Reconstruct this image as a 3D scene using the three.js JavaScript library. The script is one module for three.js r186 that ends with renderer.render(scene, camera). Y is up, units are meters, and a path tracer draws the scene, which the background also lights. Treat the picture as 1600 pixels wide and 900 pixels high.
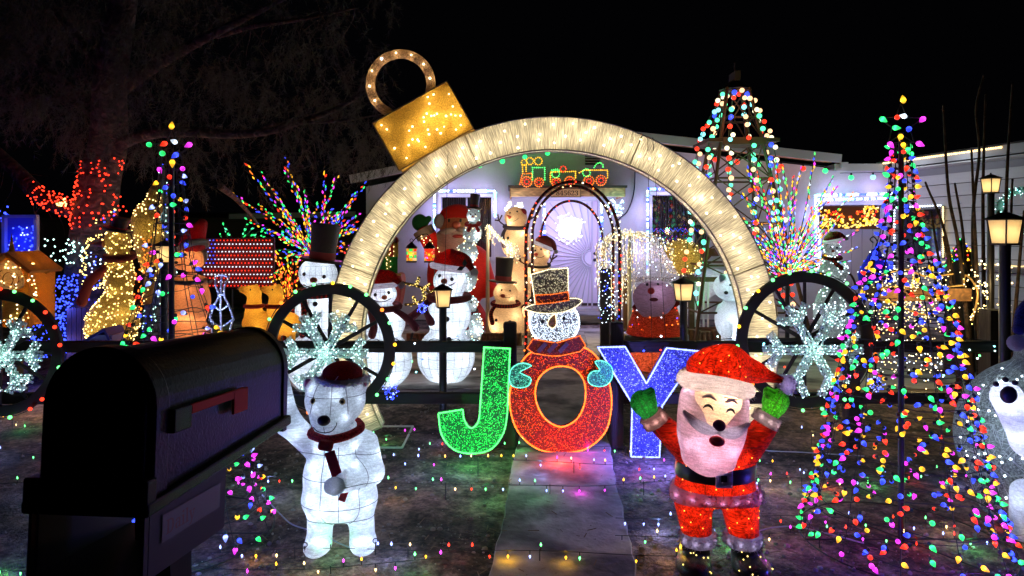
import * as THREE from 'three';
import { mergeGeometries } from 'three/addons/utils/BufferGeometryUtils.js';
import { MarchingCubes } from 'three/addons/objects/MarchingCubes.js';
import { RoundedBoxGeometry } from 'three/addons/geometries/RoundedBoxGeometry.js';
import { MeshSurfaceSampler } from 'three/addons/math/MeshSurfaceSampler.js';

// ---------------------------------------------------------------- camera, night sky, exposure
const FPX = 1067, HOR = 365, EYE = 1.6;                 // focal length and horizon row of a level 24 mm shift-lens view, 1600 x 900
const scene = new THREE.Scene();
const camera = new THREE.PerspectiveCamera(2 * Math.atan(535 / FPX) * 180 / Math.PI, 1600 / 1070, 0.05, 600);
camera.position.set(0, EYE, 0);
camera.setViewOffset(1600, 1070, 0, 170, 1600, 900);
const renderer = new THREE.WebGLRenderer({ antialias: true });
renderer.toneMapping = THREE.LinearToneMapping;
renderer.toneMappingExposure = 1.0;
renderer.shadowMap.enabled = true;
const LAMP_GAIN = 3;                                     // candela scale of every small lamp in the yard
{
  const w = 16, h = 8, d = new Float32Array(w * h * 4);
  for (let y = 0; y < h; y++) for (let x = 0; x < w; x++) d.set([0.0006, 0.0006, 0.0009, 1], (y * w + x) * 4);
  const sky = new THREE.DataTexture(d, w, h, THREE.RGBAFormat, THREE.FloatType);
  sky.mapping = THREE.EquirectangularReflectionMapping; sky.needsUpdate = true;
  scene.background = sky; scene.environment = sky;
}

// ---------------------------------------------------------------- helpers
const { sin, cos, PI, abs, max, min, sqrt, hypot, floor, atan2, exp } = Math;
let seed = 12345;
const rnd = () => { seed = (seed + 0x6d2b79f5) | 0; let t = Math.imul(seed ^ (seed >>> 15), 1 | seed); t = (t + Math.imul(t ^ (t >>> 7), 61 | t)) ^ t; return ((t ^ (t >>> 14)) >>> 0) / 4294967296; };
const rr = (a, b) => a + (b - a) * rnd(), pick = (a) => a[floor(rnd() * a.length)], lerp = (a, b, t) => a + (b - a) * t, clamp = (x, a, b) => min(b, max(a, x));
const V = (x, y, z) => new THREE.Vector3(x, y, z), v3 = (a) => (a.isVector3 ? a.clone() : V(a[0], a[1], a[2] || 0));
const at = (px, py, D) => V((px - 800) * D / FPX, EYE - (py - HOR) * D / FPX, -D);   // the point of the place seen at a pixel, at a distance in metres
const onGround = (py) => FPX * EYE / (py - HOR);

function clean(g) {
  if (g.index) g = g.toNonIndexed();
  if (!g.attributes.normal) g.computeVertexNormals();
  if (!g.attributes.uv) g.setAttribute('uv', new THREE.BufferAttribute(new Float32Array(g.attributes.position.count * 2), 2));
  for (const k of Object.keys(g.attributes)) if (!['position', 'normal', 'uv'].includes(k)) g.deleteAttribute(k);
  g.clearGroups?.(); return g;
}
const mg = (list) => { list = [list].flat(Infinity); return list.length === 1 ? list[0] : mergeGeometries(list.map(clean)); };
const used = new Map();
const numbered = (n) => { const k = used.get(n) || 0; used.set(n, k + 1); return k ? n + '_' + String(k).padStart(3, '0') : n; };
function tag(o, label, category, group, kind) {
  if (label) o.userData.label = label;
  if (category) o.userData.category = category;
  if (group) o.userData.group = group;
  if (kind) o.userData.kind = kind;
  return o;
}
function thing(name, label, category, pos = [0, 0, 0], turn = 0, group) {
  const o = new THREE.Group(); o.name = numbered(name); o.position.copy(v3(pos)); o.rotation.y = turn; scene.add(o);
  return tag(o, label, category, group);
}
function part(name, geo, mat, parent, kind, label) {
  const m = new THREE.Mesh(mg(geo), mat); m.name = name; m.castShadow = m.receiveShadow = true; parent.add(m);
  if (kind) m.userData.kind = kind;
  if (label) m.userData.label = label;
  return m;
}
function solo(name, label, category, geo, mat, group, kind) {
  return tag(part(numbered(name), geo, mat, scene), label, category, group, kind);
}
const T = (g, x = 0, y = 0, z = 0, rx = 0, ry = 0, rz = 0, s = 1) => { g.applyMatrix4(new THREE.Matrix4().compose(V(x, y, z), new THREE.Quaternion().setFromEuler(new THREE.Euler(rx, ry, rz)), s.isVector3 ? s : V(s, s, s))); return g; };
const bx = (w, h, d, x, y, z, rx, ry, rz) => T(new THREE.BoxGeometry(w, h, d), x, y, z, rx, ry, rz);
const rb = (w, h, d, r, x, y, z, rx, ry, rz) => T(new RoundedBoxGeometry(w, h, d, 2, r), x, y, z, rx, ry, rz);
const cy = (r0, r1, h, x, y, z, n = 12, rx, ry, rz) => T(new THREE.CylinderGeometry(r0, r1, h, n), x, y, z, rx, ry, rz);
const el = (x, y, z, a, b, c, n = 16, rx, ry, rz) => T(new THREE.SphereGeometry(1, n, max(6, n * 0.6 | 0)), x, y, z, rx, ry, rz, V(a, b, c));
const lathe = (prof, n = 20, x = 0, y = 0, z = 0, sx = 1, sz = 1, rz = 0, rx = 0) => T(T(new THREE.LatheGeometry(prof.map((p) => new THREE.Vector2(max(p[0], 1e-4), p[1])), n), 0, 0, 0, 0, 0, 0, V(sx, 1, sz)), x, y, z, rx, 0, rz);
function bar(a, b, r, n = 6, r2) {
  a = v3(a); b = v3(b); const d = b.clone().sub(a), L = d.length(), g = new THREE.CylinderGeometry(r2 ?? r, r, L, n);
  g.applyMatrix4(new THREE.Matrix4().compose(a.clone().add(b).multiplyScalar(0.5), new THREE.Quaternion().setFromUnitVectors(V(0, 1, 0), d.normalize()), V(1, 1, 1)));
  return g;
}
function tube(pts, r, seg, rad = 6, closed = false) {   // r: number or function of t
  const curve = new THREE.CatmullRomCurve3(pts.map(v3), closed, 'catmullrom', 0.5); seg = seg || max(4, pts.length * 4);
  const g = new THREE.TubeGeometry(curve, seg, 1, rad, closed), p = g.attributes.position, c = V(0, 0, 0), L = curve.getLength();
  for (let i = 0; i <= seg; i++) { curve.getPointAt(closed && i === seg ? 0 : i / seg, c); const R = typeof r === 'function' ? r(i / seg) : r;
    for (let j = 0; j <= rad; j++) { const k = i * (rad + 1) + j; p.setXYZ(k, c.x + (p.getX(k) - c.x) * R, c.y + (p.getY(k) - c.y) * R, c.z + (p.getZ(k) - c.z) * R); g.attributes.uv.setXY(k, (i / seg) * L, j / rad * 2 * PI * (typeof r === 'function' ? r(0.3) : r)); } }
  if (!closed) { const caps = [g]; for (const e of [0, 1]) { const R = typeof r === 'function' ? r(e) : r; if (R > 0.003) { curve.getPointAt(e, c); caps.push(el(c.x, c.y, c.z, R, R, R, 8)); } } if (caps.length > 1) return mg(caps); }
  return g;
}
function shape(pts, hole) {
  const s = new THREE.Shape(pts.map((p) => new THREE.Vector2(p[0], p[1])));
  if (hole) for (const h of hole) s.holes.push(new THREE.Path(h.map((p) => new THREE.Vector2(p[0], p[1]))));
  return s;
}
const extr = (s, d, bev = 0, n = 12) => new THREE.ExtrudeGeometry(s, { depth: d, bevelEnabled: bev > 0, bevelThickness: bev, bevelSize: bev, bevelSegments: 2, curveSegments: n });
function smooth(pts, n = 60, closed = true) { return new THREE.CatmullRomCurve3(pts.map((p) => V(p[0], p[1], 0)), closed, 'centripetal').getPoints(n).map((p) => [p.x, p.y]).slice(0, closed ? n : n + 1); }

// distance fields meshed into one continuous skin
const smin = (a, b, k) => { const h = max(k - abs(a - b), 0) / k; return min(a, b) - h * h * k * 0.25; };
function field(list, k) {
  return (x, y, z) => {
    let d = 9;
    for (const s of list) {
      let e;
      if (s[0] === 'c') {
        const [, a, b, ra, rbb] = s, bxx = b[0] - a[0], by = b[1] - a[1], bz = b[2] - a[2], px = x - a[0], py = y - a[1], pz = z - a[2], h = clamp((px * bxx + py * by + pz * bz) / (bxx * bxx + by * by + bz * bz), 0, 1);
        e = hypot(px - bxx * h, py - by * h, pz - bz * h) - lerp(ra, rbb, h);
      } else { const [, c, r] = s, ax = (x - c[0]) / r[0], ay = (y - c[1]) / r[1], az = (z - c[2]) / r[2], k0 = hypot(ax, ay, az), k1 = hypot(ax / r[0], ay / r[1], az / r[2]); e = k1 < 1e-6 ? -min(...r) : k0 * (k0 - 1) / k1; }
      d = smin(d, e, s[5] ?? k);
    }
    return d;
  };
}
function skin(f, c, h, res = 64) {
  const mc = new MarchingCubes(res, new THREE.MeshBasicMaterial(), false, false, 90000), hs = res / 2;
  mc.isolation = 0;
  for (let z = 0; z < res; z++) for (let y = 0; y < res; y++) for (let x = 0; x < res; x++) mc.field[x + y * res + z * res * res] = -f(c[0] + (x - hs) / hs * h, c[1] + (y - hs) / hs * h, c[2] + (z - hs) / hs * h);
  mc.update();
  const n = mc.count, P = mc.positionArray.slice(0, n * 3), N = mc.normalArray.slice(0, n * 3), U = new Float32Array(n * 2), g = new THREE.BufferGeometry();
  for (let i = 0; i < n; i++) {
    for (let k = 0; k < 3; k++) P[i * 3 + k] = P[i * 3 + k] * h + c[k];
    const l = hypot(N[i * 3], N[i * 3 + 1], N[i * 3 + 2]) || 1; for (let k = 0; k < 3; k++) N[i * 3 + k] /= l;
    U[i * 2] = atan2(P[i * 3] - c[0], P[i * 3 + 2] - c[2]) * h * 0.5; U[i * 2 + 1] = P[i * 3 + 1];
  }
  for (let t = 0; t < n; t += 3) { const w = PI * h, m = max(U[t * 2], U[t * 2 + 2], U[t * 2 + 4]); for (let k = 0; k < 3; k++) if (m - U[(t + k) * 2] > w / 2) U[(t + k) * 2] += w; }
  g.setAttribute('position', new THREE.BufferAttribute(P, 3)); g.setAttribute('normal', new THREE.BufferAttribute(N, 3)); g.setAttribute('uv', new THREE.BufferAttribute(U, 2));
  return g;
}
function surf(f, cx, cz, th, y, R = 1) { let r = R; for (let i = 0; i < 60; i++) { const d = f(cx + sin(th) * r, y, cz + cos(th) * r); if (d < 0.001) break; r -= max(d * 0.7, 0.001); if (r < 0.004) return null; } return V(cx + sin(th) * (r + 0.001), y, cz + cos(th) * (r + 0.001)); }
function wires(f, cx, cz, rings, mers, y0, y1, r = 0.0016, R = 1) {   // frame wires that lie on the fabric
  const out = [];
  for (const y of rings) { const p = []; for (let i = 0; i < 28; i++) { const q = surf(f, cx, cz, i / 28 * 2 * PI, y, R); if (q) p.push(q); } if (p.length > 20) out.push(tube(p, r, 56, 4, true)); }
  for (const th of mers) { const p = []; for (let i = 0; i <= 16; i++) { const q = surf(f, cx, cz, th, lerp(y0, y1, i / 16), R); if (q) p.push(q); } if (p.length > 3) out.push(tube(p, r, 32, 4)); }
  return out;
}

// ---------------------------------------------------------------- computed textures
const hash = (x, y, s) => { let h = Math.imul(x | 0, 374761393) ^ Math.imul(y | 0, 668265263) ^ Math.imul(s | 0, 1274126177); h = Math.imul(h ^ (h >>> 13), 1103515245); return ((h ^ (h >>> 16)) >>> 0) / 4294967296; };
const vn = (x, y, p, s = 0) => { const xi = floor(x), yi = floor(y), fx = x - xi, fy = y - yi, u = fx * fx * (3 - 2 * fx), w = fy * fy * (3 - 2 * fy), m = (a) => ((a % p) + p) % p; return lerp(lerp(hash(m(xi), m(yi), s), hash(m(xi + 1), m(yi), s), u), lerp(hash(m(xi), m(yi + 1), s), hash(m(xi + 1), m(yi + 1), s), u), w); };
const fbm = (x, y, p, s = 0, o = 4) => { let t = 0, a = 0.5, n = 0; for (let i = 0; i < o; i++) { t += a * vn(x, y, p, s + i); n += a; x *= 2; y *= 2; p *= 2; a *= 0.5; } return t / n; };
function tex(w, h, fn, rx = 1, ry = 1, srgb = true) {
  const d = new Uint8Array(w * h * 4);
  for (let y = 0; y < h; y++) for (let x = 0; x < w; x++) { let c = fn(x / w, y / h); if (!c.length) c = [c, c, c]; for (let k = 0; k < 3; k++) d[(y * w + x) * 4 + k] = clamp(c[k] * 255, 0, 255); d[(y * w + x) * 4 + 3] = 255; }
  const t = new THREE.DataTexture(d, w, h); t.wrapS = t.wrapT = THREE.RepeatWrapping; t.magFilter = THREE.LinearFilter; t.repeat.set(rx, ry); if (srgb) t.colorSpace = THREE.SRGBColorSpace; t.needsUpdate = true;
  return t;
}
const scuff = tex(512, 512, (u, v) => { const p = clamp((fbm(u * 5, v * 5, 5, 91, 5) - 0.58) * 6, 0, 1), s = clamp((vn(u * 3, v * 90 + 4 * vn(u * 6, v * 6, 6, 2), 90, 93) - 0.86) * 7, 0, 1), d = hash(u * 512, v * 512, 8) > 0.994 ? 0.5 : 0; return 0.22 + 0.4 * p * vn(u * 60, v * 60, 60, 4) + 0.3 * s * p + d * 0.5; }, 5, 5);
const rep = (t, x, y) => { const c = t.clone(); c.repeat.set(x, y); c.needsUpdate = true; return c; };
const TX = {
  cloth: tex(512, 512, (u, v) => clamp(0.64 + 0.16 * vn(u * 10, v * 60, 60, 1) + 0.14 * vn(u * 70, v * 70, 70, 2) + 0.12 * hash(u * 512, v * 512, 3), 0, 1), 4, 4),
  clothBump: tex(512, 512, (u, v) => 0.6 * vn(u * 40, v * 160, 160, 1) + 0.4 * hash(u * 512, v * 512, 3), 4, 4, false),
  tinsel: tex(512, 512, (u, v) => { const h = hash(u * 512, v * 512, 7), g = vn(u * 60, v * 60, 60, 9), e = vn(u * 20, v * 90, 90, 4); return clamp(0.32 + g * 0.5 + e * 0.25 + (h > 0.93 ? 0.3 : 0), 0, 1); }, 3, 3),
  tinselBump: tex(512, 512, (u, v) => 0.5 * hash(u * 512, v * 512, 5) + 0.5 * vn(u * 128, v * 128, 128, 8), 3, 3, false),
  thread: tex(1024, 512, (u, v) => { const w = u + 0.006 * vn(u * 24, v * 6, 24, 3) + 0.003 * vn(u * 60, v * 24, 60, 4), a = vn(w * 150, v * 4, 150, 5), b = vn(w * 300, v * 9, 300, 6); return clamp(0.55 + 0.55 * a * (0.35 + 0.85 * b), 0, 1); }, 8, 1),
  dirt: tex(1024, 1024, (u, v) => { const a = fbm(u * 9, v * 9, 9, 11, 6), b = fbm(u * 70, v * 70, 70, 17, 3), d = vn(u * 260, v * 260, 260, 19), c = hash(u * 1024, v * 1024, 2), k = 0.46 + 0.9 * (a - 0.5) + 0.5 * (b - 0.5) + 0.22 * (d - 0.5) + 0.16 * (c - 0.5); return [k * 1.04, k * 0.93, k * 0.86]; }, 0.25, 0.25),
  dirtBump: tex(1024, 1024, (u, v) => 0.45 * fbm(u * 24, v * 24, 24, 31, 5) + 0.35 * fbm(u * 120, v * 120, 120, 37, 2) + 0.2 * hash(u * 1024, v * 1024, 2), 0.5, 0.5, false),
  concrete: tex(1024, 1024, (u, v) => { const a = fbm(u * 6, v * 6, 6, 41, 6), b = fbm(u * 40, v * 40, 40, 43, 3), st = clamp((fbm(u * 5, v * 5, 5, 47, 5) - 0.56) * 5, 0, 1), c = hash(u * 1024, v * 1024, 4), k = 0.76 + 0.22 * (a - 0.5) + 0.16 * (b - 0.5) + 0.09 * (c - 0.5) - 0.42 * st * (0.5 + b); return [k, k * 0.985, k * 0.965]; }, 0.5, 0.5),
  grain: tex(512, 512, (u, v) => fbm(u * 40, v * 40, 40, 53, 4), 1, 1, false),
  stucco: tex(512, 512, (u, v) => { const k = 0.82 + 0.1 * (fbm(u * 5, v * 5, 5, 61, 5) - 0.5) + 0.06 * (hash(u * 512, v * 512, 5) - 0.5); return [k, k * 0.995, k * 0.98]; }, 0.5, 0.5),
  wood: tex(256, 512, (u, v) => { const a = vn(u * 40 + 2 * vn(u * 4, v * 3, 4, 3), v * 4, 40, 71), b = fbm(u * 8, v * 8, 8, 73, 4); const k = 0.55 + 0.3 * a + 0.3 * (b - 0.5); return [k, k * 0.9, k * 0.82]; }, 1, 1),
  bark: tex(512, 512, (u, v) => { const a = vn(u * 24 + 3 * vn(u * 6, v * 6, 6, 3), v * 6, 24, 81), b = fbm(u * 30, v * 30, 30, 83, 3), k = 0.25 + 0.55 * a * (0.5 + b * 0.8); return [k, k * 0.88, k * 0.78]; }, 1.5, 1.5),
  sparkle: tex(512, 512, (u, v) => { const h = hash(u * 512, v * 512, 77); return 0.35 + 0.5 * vn(u * 80, v * 80, 80, 3) + (h > 0.9 ? 0.25 : 0); }, 3, 3),
};
const M = (color, rough = 0.8, o = {}) => new THREE.MeshStandardMaterial({ color: new THREE.Color().setRGB(...color), roughness: rough, ...o });
const fabric = (color, o = {}) => new THREE.MeshPhysicalMaterial({ color: new THREE.Color().setRGB(...color), roughness: 1, transmission: 0.5, thickness: 0, map: TX.cloth, bumpMap: TX.clothBump, bumpScale: 0.003, specularIntensity: 0.3, ...o });
const mesh3 = (color, o = {}) => fabric(color, { map: TX.tinsel, bumpMap: TX.tinselBump, ...o });
const PALETTE = { warm: [1, 0.68, 0.28], red: [1, 0.035, 0.012], green: [0.03, 1, 0.2], blue: [0.035, 0.07, 1], amber: [1, 0.5, 0.02], pink: [0.9, 0.04, 0.85], white: [0.75, 0.87, 1], orange: [1, 0.19, 0.02], cyan: [0.25, 0.95, 1], ice: [0.55, 0.95, 0.85], gold: [1, 0.72, 0.2] };
const glow = new Map();
const hotTex = tex(4, 32, (u, v) => { const h = exp(-(((v - 0.42) / 0.16) ** 2)); return 0.26 + 0.74 * h; }, 1, 1, false);
function E(name, k, hot) {   // the glowing shell of a bulb
  const key = name + k + (hot ? 'h' : '');
  if (!glow.has(key)) { const c = PALETTE[name]; glow.set(key, new THREE.MeshStandardMaterial({ name: 'bulb ' + name, color: new THREE.Color().setRGB(c[0] * 0.3, c[1] * 0.3, c[2] * 0.3), roughness: 0.3, emissive: new THREE.Color().setRGB(...c), emissiveIntensity: k, ...(hot ? { emissiveMap: hotTex } : {}) })); }
  return glow.get(key);
}
const GEO = {
  mini: new THREE.OctahedronGeometry(1, 0), ball: new THREE.IcosahedronGeometry(1, 1), seed: T(new THREE.OctahedronGeometry(1, 0), 0, 0, 0, 0, 0, 0, V(0.75, 1.7, 0.75)),
  c9: new THREE.LatheGeometry([[0.001, -0.2], [0.55, -0.12], [0.62, 0.1], [0.95, 0.6], [1, 1.0], [0.86, 1.6], [0.5, 2.35], [0.16, 2.9], [0.001, 3.0]].map((p) => new THREE.Vector2(...p)), 9), sock: new THREE.CylinderGeometry(0.6, 0.6, 0.9, 8),
};
const _q = new THREE.Quaternion(), _y = V(0, 1, 0);
// many small bulbs of several colours in one mesh (one material slot per colour)
function bulbs(name, list, r, k, parent, geo = 'mini') {
  const cols = [...new Set(list.map((b) => b.c))], geos = [], mats = [];
  const g0 = clean(GEO[geo].clone()), n0 = g0.attributes.position.count, p0 = g0.attributes.position.array, m0 = g0.attributes.normal.array;
  const P = new Float32Array(list.length * n0 * 3), N = new Float32Array(list.length * n0 * 3), g = new THREE.BufferGeometry(), m = new THREE.Matrix4(), a = V(0, 0, 0); let w = 0;
  for (const c of cols) {
    const start = w;
    for (const b of list) if (b.c === c) {
      _q.setFromUnitVectors(_y, b.d ? b.d.clone().normalize() : V(rr(-1, 1), rr(-1, 1), rr(-1, 1)).normalize()); const s = (b.r || r) * rr(0.85, 1.15); m.compose(b.p, _q, V(s, s, s));
      for (let i = 0; i < n0; i++, w++) { a.fromArray(p0, i * 3).applyMatrix4(m).toArray(P, w * 3); a.fromArray(m0, i * 3).applyQuaternion(_q).toArray(N, w * 3); }
    }
    g.addGroup(start, w - start, mats.length); mats.push(E(c, k));
  }
  g.setAttribute('position', new THREE.BufferAttribute(P, 3)); g.setAttribute('normal', new THREE.BufferAttribute(N, 3));
  const o = new THREE.Mesh(g, mats.length > 1 ? mats : mats[0]); o.name = name; o.castShadow = o.receiveShadow = true; parent.add(o); o.userData.kind = 'stuff';
  return o;
}
const SOCKET = M([0.01, 0.03, 0.015], 0.5), WIRE = M([0.008, 0.012, 0.009], 0.6), BLACK = M([0.012, 0.012, 0.013], 0.45), IRON = M([0.015, 0.015, 0.017], 0.4, { metalness: 0.3 });
// single bulbs, each a part of its own
function eachBulb(list, r, k, parent, geo = 'c9', name = 'bulb') {
  for (const b of list) { const o = new THREE.Mesh(GEO[geo], E(b.c, k * (b.k || 1), geo === 'c9')); o.name = name; o.position.copy(b.p); const d = (b.d || V(rr(-1, 1), rr(-1, 1), rr(-1, 1))).clone().normalize(); o.quaternion.setFromUnitVectors(_y, d); o.scale.setScalar((b.r || r) * rr(0.93, 1.07)); o.castShadow = o.receiveShadow = true; parent.add(o); }
}
function lamp(pos, col, I, parent = scene, radius = 0.5) {
  const c = Array.isArray(col) ? col : PALETTE[col], l = new THREE.PointLight(new THREE.Color().setRGB(...c), I * LAMP_GAIN); l.position.copy(v3(pos)); l.castShadow = true; l.shadow.radius = radius; l.name = 'lamp'; parent.add(l); return l;
}
// bulbs inside a lit figure: a light and its small glowing bulb, side by side
function inner(parent, pts, col, I, r = 0.006) {
  for (const p of pts) lamp(p, col, I * rr(0.6, 1.4), parent);
  if (typeof col === 'string') bulbs('bulb', pts.map((p) => ({ p: v3(p).add(V(0, -0.02, 0)), c: col })), r, 6, parent);
}
// hot bulbs a finger's breadth under the fabric
function under(parent, f, cx, cz, n, th, ys, col, I, depth = 0.026, vis) {
  const L = []; for (let i = 0; i < n; i++) { const y = lerp(ys[0], ys[1], (i + rnd()) / n), a = th[0] + (th[1] - th[0]) * ((i * 0.618 + 0.1 * rnd()) % 1), q = surf(f, cx, cz, a, y, 0.6); if (!q) continue; lamp([q.x - sin(a) * depth, y, q.z - cos(a) * depth], col, I * rr(0.5, 1.5), parent); if (vis) L.push({ p: V(q.x + sin(a) * 0.002, y, q.z + cos(a) * 0.002), c: vis }); }
  if (L.length) bulbs('bulb', L, 0.0038, 7, parent);
}
function scatter(mesh, n, cols, off = 0.004, keep) {
  const s = new MeshSurfaceSampler(mesh).setRandomGenerator(rnd).build(), p = V(0, 0, 0), d = V(0, 0, 0), out = [];
  for (let i = 0, t = 0; i < n && t < n * 6; t++) { s.sample(p, d); if (keep && !keep(p, d)) continue; out.push({ p: p.clone().addScaledVector(d, off), c: pick(cols), d: d.clone() }); i++; }
  return out;
}
const along = (pts, n) => { const c = new THREE.CatmullRomCurve3(pts.map(v3), false, 'catmullrom', 0.5); return Array.from({ length: n }, (_, i) => c.getPointAt((i + 0.5) / n)); };
const MULTI = ['red', 'green', 'blue', 'amber', 'pink', 'amber', 'blue', 'green', 'orange'];

// ---------------------------------------------------------------- ground, path, patio
const pathX = (D) => 0.239 + 0.075 * (D - 3.19);
{
  const far = solo('ground', null, null, T(new THREE.PlaneGeometry(500, 500), 0, -0.06, 0, -PI / 2), M([0.09, 0.08, 0.07], 1), null, 'structure');
  const nx = 300, nz = 280, g = new THREE.PlaneGeometry(17, 15, nx, nz); T(g, 0, 0, -8.4, -PI / 2);
  const p = g.attributes.position, uv = g.attributes.uv;
  for (let i = 0; i < p.count; i++) { const x = p.getX(i), z = p.getZ(i), off = abs(x - pathX(-z)); p.setY(i, (off < 0.42 ? 0 : 1) * (0.05 * (fbm(x * 0.7 + 50, z * 0.7 + 50, 999, 5, 4) - 0.5) + 0.035 * (fbm(x * 4 + 50, z * 4 + 50, 999, 9, 4) - 0.5)) - (off < 0.42 ? 0.0 : 0)); uv.setXY(i, x, -z); }
  g.computeVertexNormals();
  solo('yard_ground', null, null, g, M([0.62, 0.56, 0.52], 1, { map: TX.dirt, bumpMap: TX.dirtBump, bumpScale: 0.035 }), null, 'structure');
  // path slabs, with joints between them
  const path = new THREE.Group(); path.name = 'path'; path.userData.kind = 'structure'; scene.add(path);
  const conc = M([0.6, 0.59, 0.58], 0.9, { map: TX.concrete, bumpMap: TX.grain, bumpScale: 0.004 });
  const cuts = [1.6, 2.9, 4.25, 5.55, 6.9, 8.2, 9.5, 10.9];
  for (let i = 0; i + 1 < cuts.length; i++) {
    const a = cuts[i] + 0.006, b = cuts[i + 1] - 0.006, w = 0.335, ed = [], E2 = []; for (let k = 0; k <= 12; k++) { const y = lerp(a, b, k / 12); ed.push([pathX(y) - w + rr(-0.005, 0.009) - 0.006 * sin(y * 3), y]); E2.unshift([pathX(y) + w + rr(-0.009, 0.005) + 0.006 * sin(y * 4), y]); } const s = shape([...ed, ...E2]);
    const q = T(extr(s, 0.05, 0.006), 0, 0, 0, -PI / 2); q.translate(0, -0.022, 0); part('slab', q, conc, path);
  }
  const pat = solo('patio', null, null, bx(9.4, 0.06, 4.4, 0.9, 0.0, -9.1), M([0.8, 0.77, 0.72], 0.95, { map: rep(TX.concrete, 3, 2), bumpMap: TX.grain, bumpScale: 0.004 }), null, 'structure');
  // pebbles and litter
  const st = new THREE.InstancedMesh(new THREE.DodecahedronGeometry(1, 0), M([0.26, 0.23, 0.21], 1), 5200), m = new THREE.Matrix4();
  for (let i = 0; i < 5200; i++) { let D = 2.9 + 6 * rnd() ** 1.6, x = rr(-0.85, 0.85) * D; while (abs(x - pathX(D)) < 0.37 && rnd() < 0.97) x = rr(-0.85, 0.85) * D; const s = 0.003 + 0.014 * rnd() ** 4; m.compose(V(x, 0.004 + (abs(x - pathX(D)) < 0.36 ? 0.03 : 0), -D), _q.setFromEuler(new THREE.Euler(rnd() * 6, rnd() * 6, 0)), V(s, s * 0.6, s)); st.setMatrixAt(i, m); st.setColorAt(i, new THREE.Color().setScalar(rr(0.4, 1.3))); }
  st.name = 'gravel'; tag(st, 'small stones scattered over the bare dirt yard', 'gravel', null, 'stuff'); st.castShadow = st.receiveShadow = true; scene.add(st);
  const lf = new THREE.InstancedMesh(new THREE.BoxGeometry(1, 0.03, 0.09), M([0.16, 0.11, 0.07], 1), 2600);
  for (let i = 0; i < 2600; i++) { const D = 2.9 + 5 * rnd() ** 1.4, x = rr(-0.85, 0.85) * D, on = abs(x - pathX(D)) < 0.36; if (on && rnd() < 0.7) { m.makeScale(0, 0, 0); } else { const s = rr(0.015, 0.06); m.compose(V(x, on ? 0.036 : 0.012, -D), _q.setFromEuler(new THREE.Euler(rr(-0.2, 0.2), rnd() * 6, rr(-0.2, 0.2))), V(s, s, s)); } lf.setMatrixAt(i, m); }
  lf.name = 'pine_litter'; tag(lf, 'dry twigs and needles strewn over the yard and path', 'litter', null, 'stuff'); scene.add(lf);
}

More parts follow.
